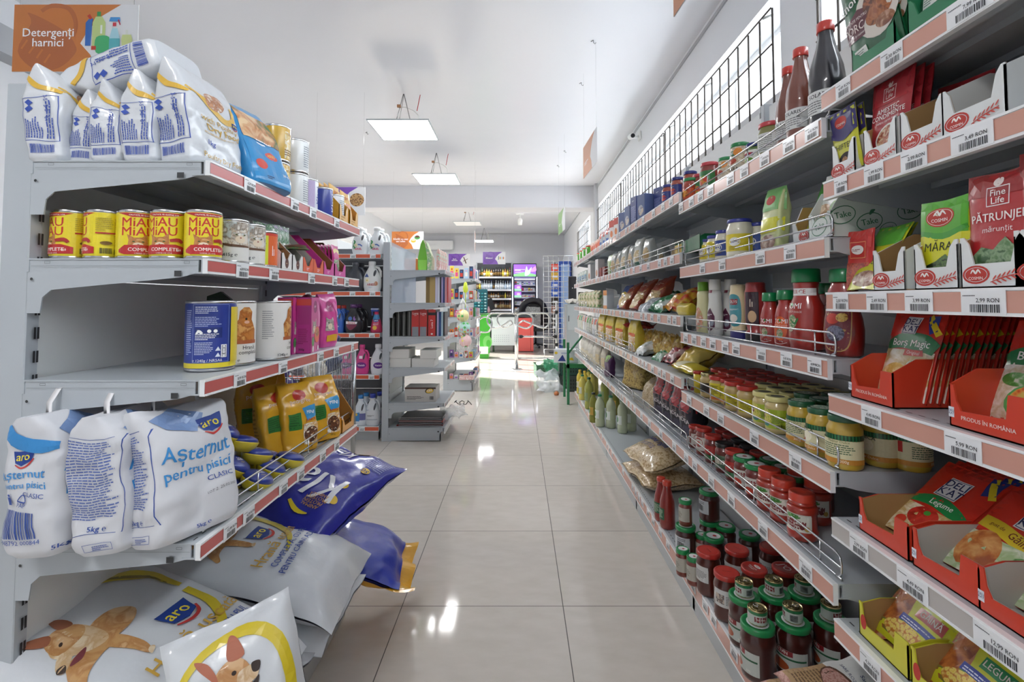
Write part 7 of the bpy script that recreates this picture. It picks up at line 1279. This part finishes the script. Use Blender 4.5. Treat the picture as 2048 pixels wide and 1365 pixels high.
# ================================================================ FAR TOY UNIT
rr = random.Random(11)
fp = ['g:c8402c', 'g:e0a8b8', 'g:3a6ab0', 'g:dcdcd8', 'g:d8742c', 'g:4a9a5a', 'g:8a5aa8', 'g:e8d04a', 'g:a8c8e0', 'g:2a3a5a', 'g:d84a8a', 'g:e8e4dc']
nmk = ['red', 'pale pink', 'blue', 'white', 'orange', 'green', 'violet', 'yellow', 'pale blue', 'navy', 'pink', 'cream']
for q, z in enumerate(l3+[.16]):
    for i in range(5):
        X = -.94+.068*i; k = rr.randrange(12); w = .052; h = (.19, .17, .15, .14, .12, .1)[q]*rr.uniform(.6, .98)
        put(T('toy_box', carton(w, .05, h, fp[k], [('r', -w*.35, h*.2, w*.35, h*.6, fp[(k+3) % 12]), ('e', 0, h*.75, w*.2, h*.1, fp[(k+5) % 12])])), (X, 6.96, z+.0008),
            '%s toy box, near end of far unit, level %s, place %s' % (nmk[k], ('one', 'two', 'three', 'four', 'five', 'six')[q], ('one', 'two', 'three', 'four', 'five')[i]), 'toy box', 'toy boxes on the far unit')
    for i in range(4):
        y = 7.1+.2*i; k = rr.randrange(12); h = (.17, .15, .14, .13, .11, .1)[q]*rr.uniform(.7, 1)
        put(T('toy_box', carton(.12, .06, h, fp[k], [('r', -.04, h*.2, .04, h*.6, fp[(k+4) % 12])])), (-.65, y, z+.0008),
            '%s toy box facing the aisle, far unit level %s, %s along' % (nmk[k], ('one', 'two', 'three', 'four', 'five', 'six')[q], ('first', 'second', 'third', 'fourth')[i]), 'toy box', 'aisle-side toy boxes', rz=PI/2)
put(T('cardboard_box', tray(.2, .15, .07, .07, 'k:e8d8d4,d89a98,f0ece8,40', 'p:c8c0b8', None, [(-.1, 0), (.1, 0), (.1, .07), (-.1, .07)], slope=.05)), (-.72, 6.93, .55-.39+.0008+.0), 'low floral display carton at the near foot of the far unit', 'box')
# balls in nets and neon toy
ball_c = ['e8e0a0', 'b8e0d8', 'f0c8c8']
def starball(k):
    g = G().lathe([(.085*math.sin(PI*q/12), -.085*math.cos(PI*q/12)) for q in range(13)], 'g:'+ball_c[k], 24)
    cols = ['g:4ab85a', 'g:e86a8a', 'g:4a8ad8', 'g:e8d83a', 'g:e8945a']
    r2 = random.Random(k)
    for i in range(22):
        a, b = r2.uniform(0, 2*PI), r2.uniform(-1.1, 1.1)
        n = Vector((math.cos(b)*math.sin(a), -math.cos(b)*math.cos(a), math.sin(b))); u = n.cross(Vector((0, 0, 1))).normalized(); v = u.cross(n)
        mp = lambda s, t, e: ((n*.085+u*s+v*t).normalized()*(.0855+e))
        P = [((.026 if j % 2 == 0 else .011)*math.cos(j*PI/5+i), (.026 if j % 2 == 0 else .011)*math.sin(j*PI/5+i)) for j in range(10)]
        g.art(mp, [('p', P, cols[i % 5])], .02, .0005+i*.00005)
    return T('ball', g)
Yb = 6.62
for i, (px, py) in enumerate(((926, 632), (929, 656), (931, 682))):
    put(starball(i), (XY(px, Yb, 1.1), Yb, ZY(py, Yb)), 'inflatable ball with coloured stars in the hanging string, %s' % ('top', 'middle', 'bottom')[i], 'ball', 'star-patterned balls')
zt_ = ZY(614, Yb)
g = G()
for i in range(8):
    a = 2*PI*i/8; X0 = XY(928, Yb, 1)
    g.tube([(XY(925, Yb, 1.3), Yb, zt_+.12)] + [(XY(928, Yb, 1)+.09*math.cos(a+.2*j), Yb+.09*math.sin(a+.2*j), zt_-.06-.1*j) for j in range(6)] + [(XY(931, Yb, 1), Yb, zt_-.68)], .0018, 'p:f0f0ee', 4)
g.tube([(XY(925, Yb, 1.3), Yb, zt_+.1), (XY(925, Yb, 1.3), Yb+.1, 1.4), (XY(925, Yb, 1.3), 6.9, 1.5)], .0018, 'p:f0f0ee', 4)
put(T('ball_net', g), (0, 0, 0), 'white string net carrying the star-patterned balls', 'net')
g = G().tube([(0, 0, -.2), (0, 0, .1)], .006, 'g:c8d83a', 6).lathe([(0, .0), (.03, .02), (.036, .06), (.02, .14), (0, .16)], 'g:d0e040', 12, sy=.4)
put(T('toy_net', g), (XY(931, 6.75, 1.4), 6.75, 1.36), 'neon yellow toy butterfly net hanging by the balls', 'toy')
# ================================================================ CHECKOUT AREA
chr2 = 'm:c8cacc'
Yt = 9.1
def tx(px, z=1.0, Y=Yt): return XY(px, Y, z)
g = G().tube([(0, 0, .015), (0, 0, 1.05)], .034, chr2, 14).lathe([(0, 0), (.10, 0), (.10, .012), (.036, .02)], chr2, 20)
hd = G().lathe([(0, 1.0), (.042, 1.0), (.042, 1.1), (.03, 1.12), (0, 1.12)], 'm:9a9c9e', 16)
def loop(sx, L_, dz, y): 
    P = [(0, y, 1.0), (sx*.1, y, 1.03), (sx*(L_-.12), y, 1.03), (sx*(L_-.04), y, 1.0), (sx*L_, y, .92), (sx*(L_-.03), y, .82), (sx*(L_-.12), y, .76), (sx*(L_-.28), y, .76+dz), (sx*.12, y, .9)]
    return G().tube(smooth(P, False, 5), .016, chr2, 8)
arms = [T('arm', loop(-1, .54, .04, 0)), T('arm', loop(1, .62, .05, .02)), T('arm', loop(-1, .36, .06, .14)), T('arm', loop(1, .3, .06, -.13))]
put(T('turnstile', None, [T('post', g), T('hub', hd)]+arms), (tx(1033), Yt, 0), 'chrome turnstile with looped arms in the middle of the far aisle', 'turnstile')
xr = tx(1113); xm = tx(1033)
g1 = T('post', G().tube([(xr, Yt, 0), (xr, Yt, 1.22)], .022, chr2, 12)); rails = [T('rail', G().tube([(xm+.034, Yt, z), (xr, Yt, z)], .018, chr2, 10)) for z in (.60, .20)]
kn_ = [T('joint', G().box(x-.03, x+.03, Yt-.03, Yt+.03, z-.03, z+.03, 'g:2a2a2e', .005)) for x, z in ((xm+.08, .6), (xr-.02, .6), (xr, .45), (xr, 1.05))]
put(T('barrier', None, [g1]+rails+kn_), (0, 0, 0), 'chrome barrier rails between the turnstile and the right shelves', 'barrier')
xl = tx(957)
put(T('barrier_post', None, [T('post', G().tube([(0, 0, 0), (0, 0, 1.12)], .026, chr2, 12)), T('arm', G().tube(smooth([(0, 0, .9), (.1, 0, .96), (.22, -.05, .93), (.25, -.06, .82), (.2, -.05, .7), (.08, 0, .68), (0, 0, .7)], False, 5), .015, chr2, 8))]), (xl, Yt, 0), 'chrome post with a short looped arm left of the turnstile', 'post')
# counter
Yc = 12.2
cx = lambda px, z=.6: XY(px, Yc, z)
ct = T('countertop', G().box(cx(958), cx(1070), Yc-.04, Yc+.62, .86, .93, 'g:3c4048', .006)); edge = T('edge_strip', G().box(cx(958), cx(1070), Yc-.06, Yc-.04, .93, .955, chr2))
p1 = T('front_panel', G().box(cx(983), cx(1029), Yc, Yc+.5, .16, .86, 'g:dfe4ee').art(PL((0, Yc, 0), (1, 0, 0), (0, 0, 1), (0, -1, 0)), [('e', cx(989)+.05*i, .26+.05*j, .008, .008, 'p:9aa0b8') for i in range(8) for j in range(4)], .3))
p2 = T('cabinet', G().box(cx(1037), cx(1067), Yc-.02, Yc+.5, .02, .84, 'g:e05a58', .004).box(cx(1061), cx(1062), Yc-.022, Yc-.02, .03, .83, 'p:a83a3a')); lg2 = [T('leg', G().box(cx(p), cx(p)+.05, Yc+.02, Yc+.08, 0, .16, 'g:2a2a2e')) for p in (985, 1026)]
put(T('checkout_counter', None, [ct, edge, p1, p2]+lg2), (0, 0, 0), 'checkout counter with dark top, white front and red cabinet', 'counter')
Yg = 10.9; gx = lambda px: XY(px, Yg, .6)
put(T('display_stand', None, [T('panel', G().box(gx(954), gx(980), Yg, Yg+.04, .12, .95, 'g:4ab83a', .004).art(PL((0, Yg, 0), (1, 0, 0), (0, 0, 1), (0, -1, 0)), [('e', gx(975), .35, .1, .14, 'g:7acc6a'), ('e', gx(977), .32, .05, .08, 'g:4ab83a')], .3)), T('base', G().box(gx(954), gx(978), Yg-.1, Yg+.3, 0, .12, 'g:3aa82c').box(gx(958), gx(977), Yg-.11, Yg-.1, .1, .26, 'p:f0f2f0'))]), (0, 0, 0), 'bright green display stand left of the checkout counter', 'display stand')
# monitor, things on the counter
g = G().box(-.2, .2, -.015, .015, 0, .3, 'g:22242a', .006).warp(lambda v: Matrix.Rotation(-.35, 3, 'Y') @ v)
put(T('monitor', None, [T('screen', g), T('stand', G().box(-.08, .08, -.05, .05, -.06, 0, 'm:8a8c90'))]), (cx(975, 1), Yc+.3, .99), 'dark tilted till monitor on the left of the counter', 'monitor', rz=.3)
for i in range(7):
    k = rr.randrange(12); g = G().lathe([(0, 0), (.04, 0), (.045, .1), (.02, .16), (.015, .19), (0, .19)], fp[k], 12)
    put(T('goods_bottle', g), (cx(961+2.6*i, 1), Yc+.1+.12*(i % 3), .9308), '%s container on the left of the counter, %s from the left' % (nmk[k], (['first']+ORD[1:])[i]), 'container', 'containers on the counter')
tl = G(); 
put(T('bubble_pack_stand', None, [T('panel', G().box(-.17, .17, -.05, .05, 0, .62, 'g:1f6a78', .01)), *[T('egg_pack', G().lathe([(0, -.02), (.026, -.012), (.03, 0), (.026, .012), (0, .02)], ('g:2a9aa8', 'g:b8dce4')[i % 2], 10, (-.12+.08*(i % 4), -.07, .06+.075*(i//4)))) for i in range(28)]]), (XY(962, Yc+.2, 1.2), Yc+.1, .931), 'teal rack of round blister packs left of the bottle shelves', 'rack')
# bottle shelving on the back wall
Yw = 14.35; wx = lambda px, z=1.5: XY(px, Yw, z)
xa, xb = wx(950), wx(1024)
lw = [1.97, 1.60, 1.34, 1.02, .6]
bs = G().box(xa, xb, Yw+.4, Yw+.42, 0, 2.4, 's:3a3c42')
put(T('wall_shelving', None, [T('back_panel', bs)]+[T('shelf', G().box(xa+.02, xb-.02, Yw, Yw+.39, z-.03, z, STL).box(xa+.02, xb-.02, Yw-.012, Yw, z-.05, z, 'g:d8dade')) for z in lw]+[T('upright', G().box(x, x+.03, Yw+.36, Yw+.4, 0, 2.42, STL)) for x in (xa, xb-.03)]), (0, 0, 0), 'wall shelving full of liquor bottles behind the checkout', 'shelving')
def liq(k, col, cap, lab, h=.3, r=.038):
    key = 'liq%d' % k
    if key not in mbin:
        pr = [(r*.9, 0), (r, .005), (r, h*.58), (r*.8, h*.66), (r*.33, h*.76), (r*.3, h*.93)]
        mbin[key] = T('liquor_bottle', None, [T('bottle', G().lathe([(0, 0)]+pr+[(0, h*.93)], col, 14).lathe([(r+.001, h*.15), (r+.001, h*.48)], lab, 14)), T('cap', G().lathe([(0, h*.9), (r*.36, h*.9), (r*.36, h), (0, h)], cap, 10))])
    return mbin[key]
LQ = [liq(0, 'j:5a3018', 'g:b8302c', 'p:a89468'), liq(1, 'j:2a1a14', 'g:1a1a1c', 'p:8a6a34', .28), liq(2, 'j:1f4a28', 'g:1f6a3c', 'g:a88028', .31), liq(3, 'j:a8742c', 'g:2a2a2c', 'p:e8e4dc', .26, .045), liq(4, 'j:c8d0d8', 'g:c8ccd0', 'p:e8ecf0', .3), liq(5, 'j:d0b83a', 'g:2a4a2c', 'g:e8d84a', .27), liq(6, 'j:401418', 'g:6a1418', 'p:e4dcc8', .32), liq(7, 'j:b0c0cc', 'g:3a5aa8', 'p:c8d8e8', .29)]
nmL = ['amber', 'dark brown', 'green', 'squat amber', 'clear', 'yellow', 'dark red', 'pale blue']
for q, z in enumerate(lw[:4]):
    n = 15
    for i in range(n):
        k = rr.choice(((0, 1, 2, 3, 5, 6), (0, 1, 5, 4, 4, 7, 7), (1, 6, 0, 5, 3), (1, 6, 1, 0))[q]) if not (q == 1 and i > 8) else rr.choice((4, 7))
        hmax = (1, .92, .72, .98)[q]
        x = xa+.06+(xb-xa-.12)*i/(n-1)
        if q == 3 and i < 5: continue
        put(LQ[k], (x, Yw+.12, z+.0008), '%s liquor bottle, %s shelf, %s from the left' % (nmL[k], ('top', 'second', 'third', 'fourth')[q], (['first']+ORD[1:])[i]), 'bottle', 'liquor bottles behind the checkout', sc=hmax*rr.uniform(.88, 1.02) if q != 2 else .68)
# tobacco cabinet with lit shelves
fx0, fx1 = wx(1026), wx(1073)
cab = [T('housing', G().box(fx0, fx0+.03, Yw-.05, Yw+.4, 0, 2.33, 'g:2a2c30').box(fx1-.03, fx1, Yw-.05, Yw+.4, 0, 2.33, 'g:2a2c30').box(fx0+.03, fx1-.03, Yw+.37, Yw+.4, 0, 2.33, 'g:c8cad8').box(fx0, fx1, Yw-.06, Yw+.4, 2.33, 2.35, 'g:2a2c30').box(fx0+.03, fx1-.03, Yw-.03, Yw+.37, 1.9, 1.96, 'g:c0c4e0')),
       T('light_strip', G().box(fx0-.02, fx0, Yw-.07, Yw-.04, .9, 1.95, 'e:e8ecff,4')), T('light_strip', G().box(fx1, fx1+.02, Yw-.07, Yw-.04, .9, 1.95, 'e:e8ecff,4')), T('light_strip', G().box(fx0+.05, fx1-.05, Yw-.02, Yw, 1.885, 1.9, 'e:f4f0ff,5'))]
hdr = G().box(fx0+.02, fx1-.02, Yw-.08, Yw-.06, 1.97, 2.32, 'e:8a5ac8,0.9')
w_ = fx1-fx0-.04; xm_ = (fx0+fx1)/2
hdr.art(PL((xm_, Yw-.08, 2.145), (1, 0, 0), (0, 0, 1), (0, -1, 0)), [('p', [(-w_*.5, -.175), (w_*.5, -.175), (w_*.5, -.12), (0, -.05), (-w_*.5, -.11)], 'e:7ac87a,0.9'), ('P', [(0, -.15), (.05, .12), (.1, .0), (.2, .1), (.14, -.1)], 'e:b8d8f0,0.9'), ('P', [(.15, -.02), (.3, .12), (w_*.5, .1), (w_*.5, -.02)], 'e:c88ad8,0.9'), ('T', 'ECHILIBRU', -.12, .02, .075, 'e:f4f0ff,1'), ('t', 'descoperă un nou gust', -.12, -.05, .03, 'e:f4f0ff,1')], .3)
cab.append(T('lit_header', hdr))
for z in (1.73, 1.55, 1.36, 1.16, .98, .8): cab.append(T('shelf', G().box(fx0+.03, fx1-.03, Yw, Yw+.37, z-.025, z, 'g:d0d2e0')))
for x, z, h in ((fx0+.14, 1.555, .17), (fx0+.14, 1.365, .16), (fx1-.17, 1.165, .17)): cab.append(T('poster', G().box(x-.1, x+.1, Yw-.012, Yw-.002, z, z+h, 'e:9a62cc,0.8').art(PL((x, Yw-.012, z), (1, 0, 0), (0, 0, 1), (0, -1, 0)), [('r', -.1, 0, .1, h*.35, 'e:8ad8a0,0.8'), ('e', .02, h*.6, .05, .03, 'e:e8a8e0,0.8')], .3)))
put(T('tobacco_cabinet', None, cab), (0, 0, 0), 'lit tobacco cabinet with violet and green header against the back wall', 'cabinet')
for q, z in enumerate((1.73, 1.55, 1.36, 1.16, .98)):
    for i in range(9):
        x = fx0+.08+i*(fx1-fx0-.16)/8
        if (q in (1, 2) and i < 3) or (q == 3 and i > 5): continue
        k = (i*3+q) % 12; put(T('cigarette_pack', carton(.055, .025, .09, fp[k] if i % 3 == 0 else 'g:c8ccd8', [('r', -.02, .02, .02, .05, fp[(k+2) % 12])])), (x, Yw+.03, z+.0008), 'cigarette pack in the lit cabinet, %s shelf, %s from left' % (('top', 'second', 'third', 'fourth', 'fifth')[q], (['first']+ORD[1:])[i]), 'cigarette pack', 'cigarette packs')
# black jacket over the chair at the checkout
Yj = 13.1; jx = XY(1080-14, Yj, 1)
def jk(a, b, c_, r0, r1, r2): return None
g = G(); sh_pts = [(-.33, 0, .62), (-.31, -.02, .9), (-.26, -.03, 1.12), (-.16, -.02, 1.24), (0, 0, 1.27), (.16, -.02, 1.24), (.27, -.03, 1.12), (.33, -.02, .9), (.36, 0, .5)]
g.tube(smooth(sh_pts, False, 4), .085, 'k:14141c,1c1c28,0c0c12,30', 12)
g.grid(lambda u, v: (-.26+.52*u, .03+.05*math.sin(PI*u), 1.24-.6*v), 12, 10, 'k:14141c,1c1c28,0c0c12,30').grid(lambda u, v: (-.2+.4*u, -.03-.02*math.sin(PI*u), 1.1-.5*v), 12, 10, 'k:c8ccc8,8a8e90,e8ecec,40')
g.crumple(.015, 9, 3)
put(T('draped_jacket', g), (jx, Yj, 0), 'black jacket with grey patterned lining draped behind the checkout', 'jacket')
ch = [T('seat', G().box(-.24, .24, -.02, .42, .44, .52, 'g:1c1c22', .02)), T('backrest', G().box(-.22, .22, .1, .16, .6, 1.12, 'g:1c1c22', .02)), T('column', G().tube([(0, .2, .1), (0, .2, .44)], .03, 'g:2a2a2e', 10).box(-.03, .03, .12, .15, .5, .64, 'g:2a2a2e'))]
for i in range(5): a = 2*PI*i/5; ch.append(T('leg', G().tube([(0, .2, .1), (.28*math.cos(a), .2+.28*math.sin(a), .04)], .018, 'g:2a2a2e', 8).lathe([(0, -.03), (.03, -.03), (.03, .03), (0, .03)], 'g:2a2a2e', 10, (.28*math.cos(a), .2+.28*math.sin(a), .032))))
put(T('office_chair', None, ch), (jx+.08, Yj+.14, 0), 'black office chair under the draped jacket behind the checkout', 'chair')
# grid panel, blue fridge, grey box
Yg2 = 10.3; a_, b_ = XY(1087, Yg2, 1.2), XY(1147, Yg2, 1.2); g = G(); zt, zb = ZY(512, Yg2), .25
for i in range(7): x = a_+(b_-a_)*i/6; g.tube([(x, Yg2, zb), (x, Yg2, zt)], .006, chr2, 5)
for j in range(19): z = zb+(zt-zb)*j/18; g.tube([(a_, Yg2-.006, z), (b_, Yg2-.006, z)], .005, chr2, 5)
put(T('grid_panel', None, [T('wire_grid', g), T('foot', G().box(a_, a_+.03, Yg2-.2, Yg2+.2, 0, .03, chr2).tube([(a_+.015, Yg2, .03), (a_+.015, Yg2, zb)], .01, chr2, 6)), T('foot', G().box(b_-.03, b_, Yg2-.2, Yg2+.2, 0, .03, chr2).tube([(b_-.015, Yg2, .03), (b_-.015, Yg2, zb)], .01, chr2, 6))]), (0, 0, 0), 'tall chrome wire grid panel before the blue fridge', 'grid panel')
Yf = 12.6; f0, f1 = XY(1118, Yf, 1.2), XW-.03
fr_ = [T('housing', G().box(f0, f1, Yf, Yf+.55, .02, 2.28, 'g:2a52b0', .01)), T('door', G().box(f0+.05, f1-.04, Yf-.04, Yf, .12, 2.2, 'g:9ab8e8', .005)), T('side_band', G().box(f0-.012, f0, Yf+.02, Yf+.5, .1, 2.2, 'g:1c3c90'))]
put(T('drinks_fridge', None, fr_), (0, 0, 0), 'tall blue drinks fridge behind the wire grid panel', 'fridge')
for i in range(9):
    c, n_ = (('g:d8402c', 'red'), ('g:c8a03a', 'golden'), ('g:2a52b0', 'blue'), ('g:2a52b0', 'blue'), ('g:24180f', 'dark'), ('g:7a4a3a', 'brown'), ('g:1c1c22', 'black'), ('g:24242c', 'black'), ('g:1a1c3a', 'navy'))[i]
    put(T('hanging_pack', G().box(-.09, .09, -.03, .03, 0, .18, c, .01).art(FR(-.03), [('r', -.06, .05, .06, .1, 'p:c8ccd8')], .3)), (XY(1110, 12.0, 1.2), 12.0, 1.98-.205*i), '%s pack hanging on the rack left of the fridge, %s from the top' % (n_, (['first']+ORD[1:])[i]), 'pack', 'hanging packs by the fridge')
put(T('pack_rack', None, [T('post', G().tube([(0, 0, .02), (0, 0, 2.2)], .012, 'm:6a6c70', 8)), T('base', G().box(-.15, .15, -.15, .15, 0, .02, 'm:6a6c70'))]), (XY(1110, 12.06, 1.2), 12.06, 0), 'slim dark rack post carrying hanging packs left of the fridge', 'rack')
Yk = 8.6; k0, k1 = XY(1133, Yk, .9), XY(1158, Yk, .9)
put(T('dark_board', G().box(XY(1137, 9.3, 1.5), XY(1153, 9.3, 1.5), 9.3, 9.34, .0, 1.72, 'g:26262e', .01).art(PL((XY(1145, 9.3, 1.4), 9.3, 0), (1, 0, 0), (0, 0, 1), (0, -1, 0)), [('e', .0, 1.5, .01, .01, 'p:f0f0f0'), ('e', .0, 1.15, .01, .02, 'p:f0f0f0')], .3)), (0, 0, 0), 'dark upright board behind the grey locker', 'board')
put(T('locker', None, [T('body', G().box(k0, k1, Yk, Yk+.4, .02, 1.2, 'g:a8b0b4', .006)), T('door', G().box(k0+.015, k1-.01, Yk-.012, Yk, .75, 1.18, 'g:b4bcc0', .002)), T('handle', G().box(k0+.03, k0+.045, Yk-.025, Yk-.012, .9, 1.0, 'g:5a5c60'))]), (0, 0, 0), 'grey metal locker beyond the far end of the right shelves', 'locker')
place(T('plastic_bag', pillow(.24, .2, .1, 'f:e0dcd4', None, 84, .02, p=2.2, csc=14)), ((k0+k1)/2, Yk+.15, 1.25), (1, .1, 0), (0, 1, .1), 'pale crumpled bag on top of the grey locker', 'bag')
# green stand, crates, baskets at the end of the right shelves
Ys = 6.0; sx_ = XY(1133, 6.05, .6)
gs = 'g:1f7a4c'
st = [T('post', G().box(sx_, sx_+.03, Ys, Ys+.03, 0, .75, gs)), T('post', G().box(sx_, sx_+.03, Ys+.5, Ys+.53, 0, .75, gs)), T('post', G().box(sx_+.42, sx_+.45, Ys+.5, Ys+.53, 0, .75, gs)), T('rail', G().box(sx_, sx_+.45, Ys, Ys+.03, .44, .47, gs)), T('shelf', G().box(sx_, sx_+.45, Ys, Ys+.53, .47, .49, gs)), T('brace', G().tube([(sx_+.02, Ys+.01, .62), (sx_+.12, Ys-.02, .75), (sx_+.26, Ys-.02, .92)], .014, gs, 6))]
put(T('produce_stand', None, st), (0, 0, 0), 'green metal stand at the far end of the right-hand shelves', 'stand')
def crate(w, d, h, k, holes=True):
    g = G().box(-w/2, w/2, -d/2, d/2, 0, .01, k)
    for a in (-1, 1):
        g.prism([(-w/2*.9, 0), (w/2*.9, 0), (w/2, h), (-w/2, h)], FR(a*d/2-.0 if a < 0 else d/2-.004), .004, k); g.prism([(-d/2*.9, 0), (d/2*.9, 0), (d/2, h), (-d/2, h)], SR(a*w/2*.98), .004, k)
    it = [('r', -w*.4+i*w*.09, h*.2+j*h*.22, -w*.4+i*w*.09+w*.045, h*.33+j*h*.22, 'p:0c2018') for i in range(9) for j in range(3)]
    g.art(FR(-d/2), it, .3); g.box(-w/2-.01, w/2+.01, -d/2-.008, -d/2+.004, h-.02, h, k).box(-w/2-.01, w/2+.01, d/2-.004, d/2+.008, h-.02, h, k).box(-w/2-.01, -w/2+.004, -d/2, d/2, h-.02, h, k).box(w/2-.004, w/2+.01, -d/2, d/2, h-.02, h, k)
    return T('crate', g)
put(T('shopping_basket', crate(.28, .38, .2, 'g:2f5a44').me), (XY(1087, 8.3, .1), 8.35, 0), 'dark green shopping basket on the floor by the barrier', 'basket', rz=.1)
place(T('cabbage_bag', pillow(.24, .3, .1, 'k:a8c0a8,8aa888,c8d8c8,20', None, 86, .012, p=2.4)), (XY(1087, 8.3, .2), 8.35, .18), (1, .1, 0), (0, 1, .1), 'pale green bag lying in the shopping basket', 'bag')
put(T('crate', crate(.4, .3, .22, 'g:3a4440').me), (XY(1130, 6.9, .2)+.12, 7.0, .0), 'dark grey plastic crate on the floor by the green stand, lower', 'crate', 'stacked crates')
put(T('crate', crate(.4, .3, .22, 'g:2a4a44').me), (XY(1130, 6.9, .2)+.12, 7.0, .221), 'dark green plastic crate stacked on the grey one', 'crate', 'stacked crates')
place(T('plastic_bag', pillow(.3, .34, .16, 'k:2a8a5c,1f7a50,5ab088,12', None, 87, .03, p=2.2, csc=10)), (XY(1108, 7.6, .3), 7.6, .2), (1, .1, 0), (0, .4, 1), 'green plastic bag hanging open by the basket', 'plastic bag')
place(T('plastic_bag', pillow(.42, .4, .14, 'c:e8ecf0,.45', None, 88, .035, p=2.2, csc=9)), (XY(1103, 6.9, .1), 6.95, .13), (1, .1, .0), (.2, .6, .5), 'crumpled clear plastic bag spreading on the floor by the green stand', 'plastic bag')
put(T('onion', G().lathe([(0, 0), (.03, .005), (.036, .03), (.02, .05), (0, .058)], 'k:b8683a,c87a48,a85a30,40', 14)), (XY(1113, 6.6, .03), 6.6, 0), 'brown onion on the floor beside the clear bag', 'onion')
put(T('toy_carton', carton(.3, .2, .16, 'g:dfe2e6', [('T', 'recomandat', .02, .12, .03, 'p:3a6ab0'), ('p', [(-.1, .02), (-.04, .1), (.0, .02)], 'g:26388a'), ('p', [(.0, .04), (.08, .07), (.1, .03)], 'g:e8c83a'), ('e', -.12, .12, .02, .016, 'g:e8c83a')])), (XY(1134, 6.15, .75), 6.2, .491), 'white carton with blue and yellow print on the green stand', 'carton', rz=-.2)
# air conditioner and spotlight on the back
put(T('air_conditioner', None, [T('housing', G().box(-.45, .45, -.2, 0, 0, .28, 'g:dfe0e2', .02)), T('vent', G().box(-.4, .4, -.19, -.05, -.012, 0, 'g:b0b2b6'))]), ((wx(872)), YE, 2.79), 'white wall air conditioner high on the back wall', 'air conditioner')
put(T('ceiling_camera', None, [T('bracket', G().tube([(0, 0, 0), (0, 0, -.12)], .02, WHT, 8).box(-.09, .09, -.02, .02, -.02, 0, WHT)), T('camera_head', G().lathe([(0, -.26), (.05, -.26), (.06, -.14), (.03, -.1), (0, -.1)], WHT, 14))]), (XY(1040, 11.5, 3.2), 11.5, ZC), 'white ceiling camera beyond the beam', 'camera')
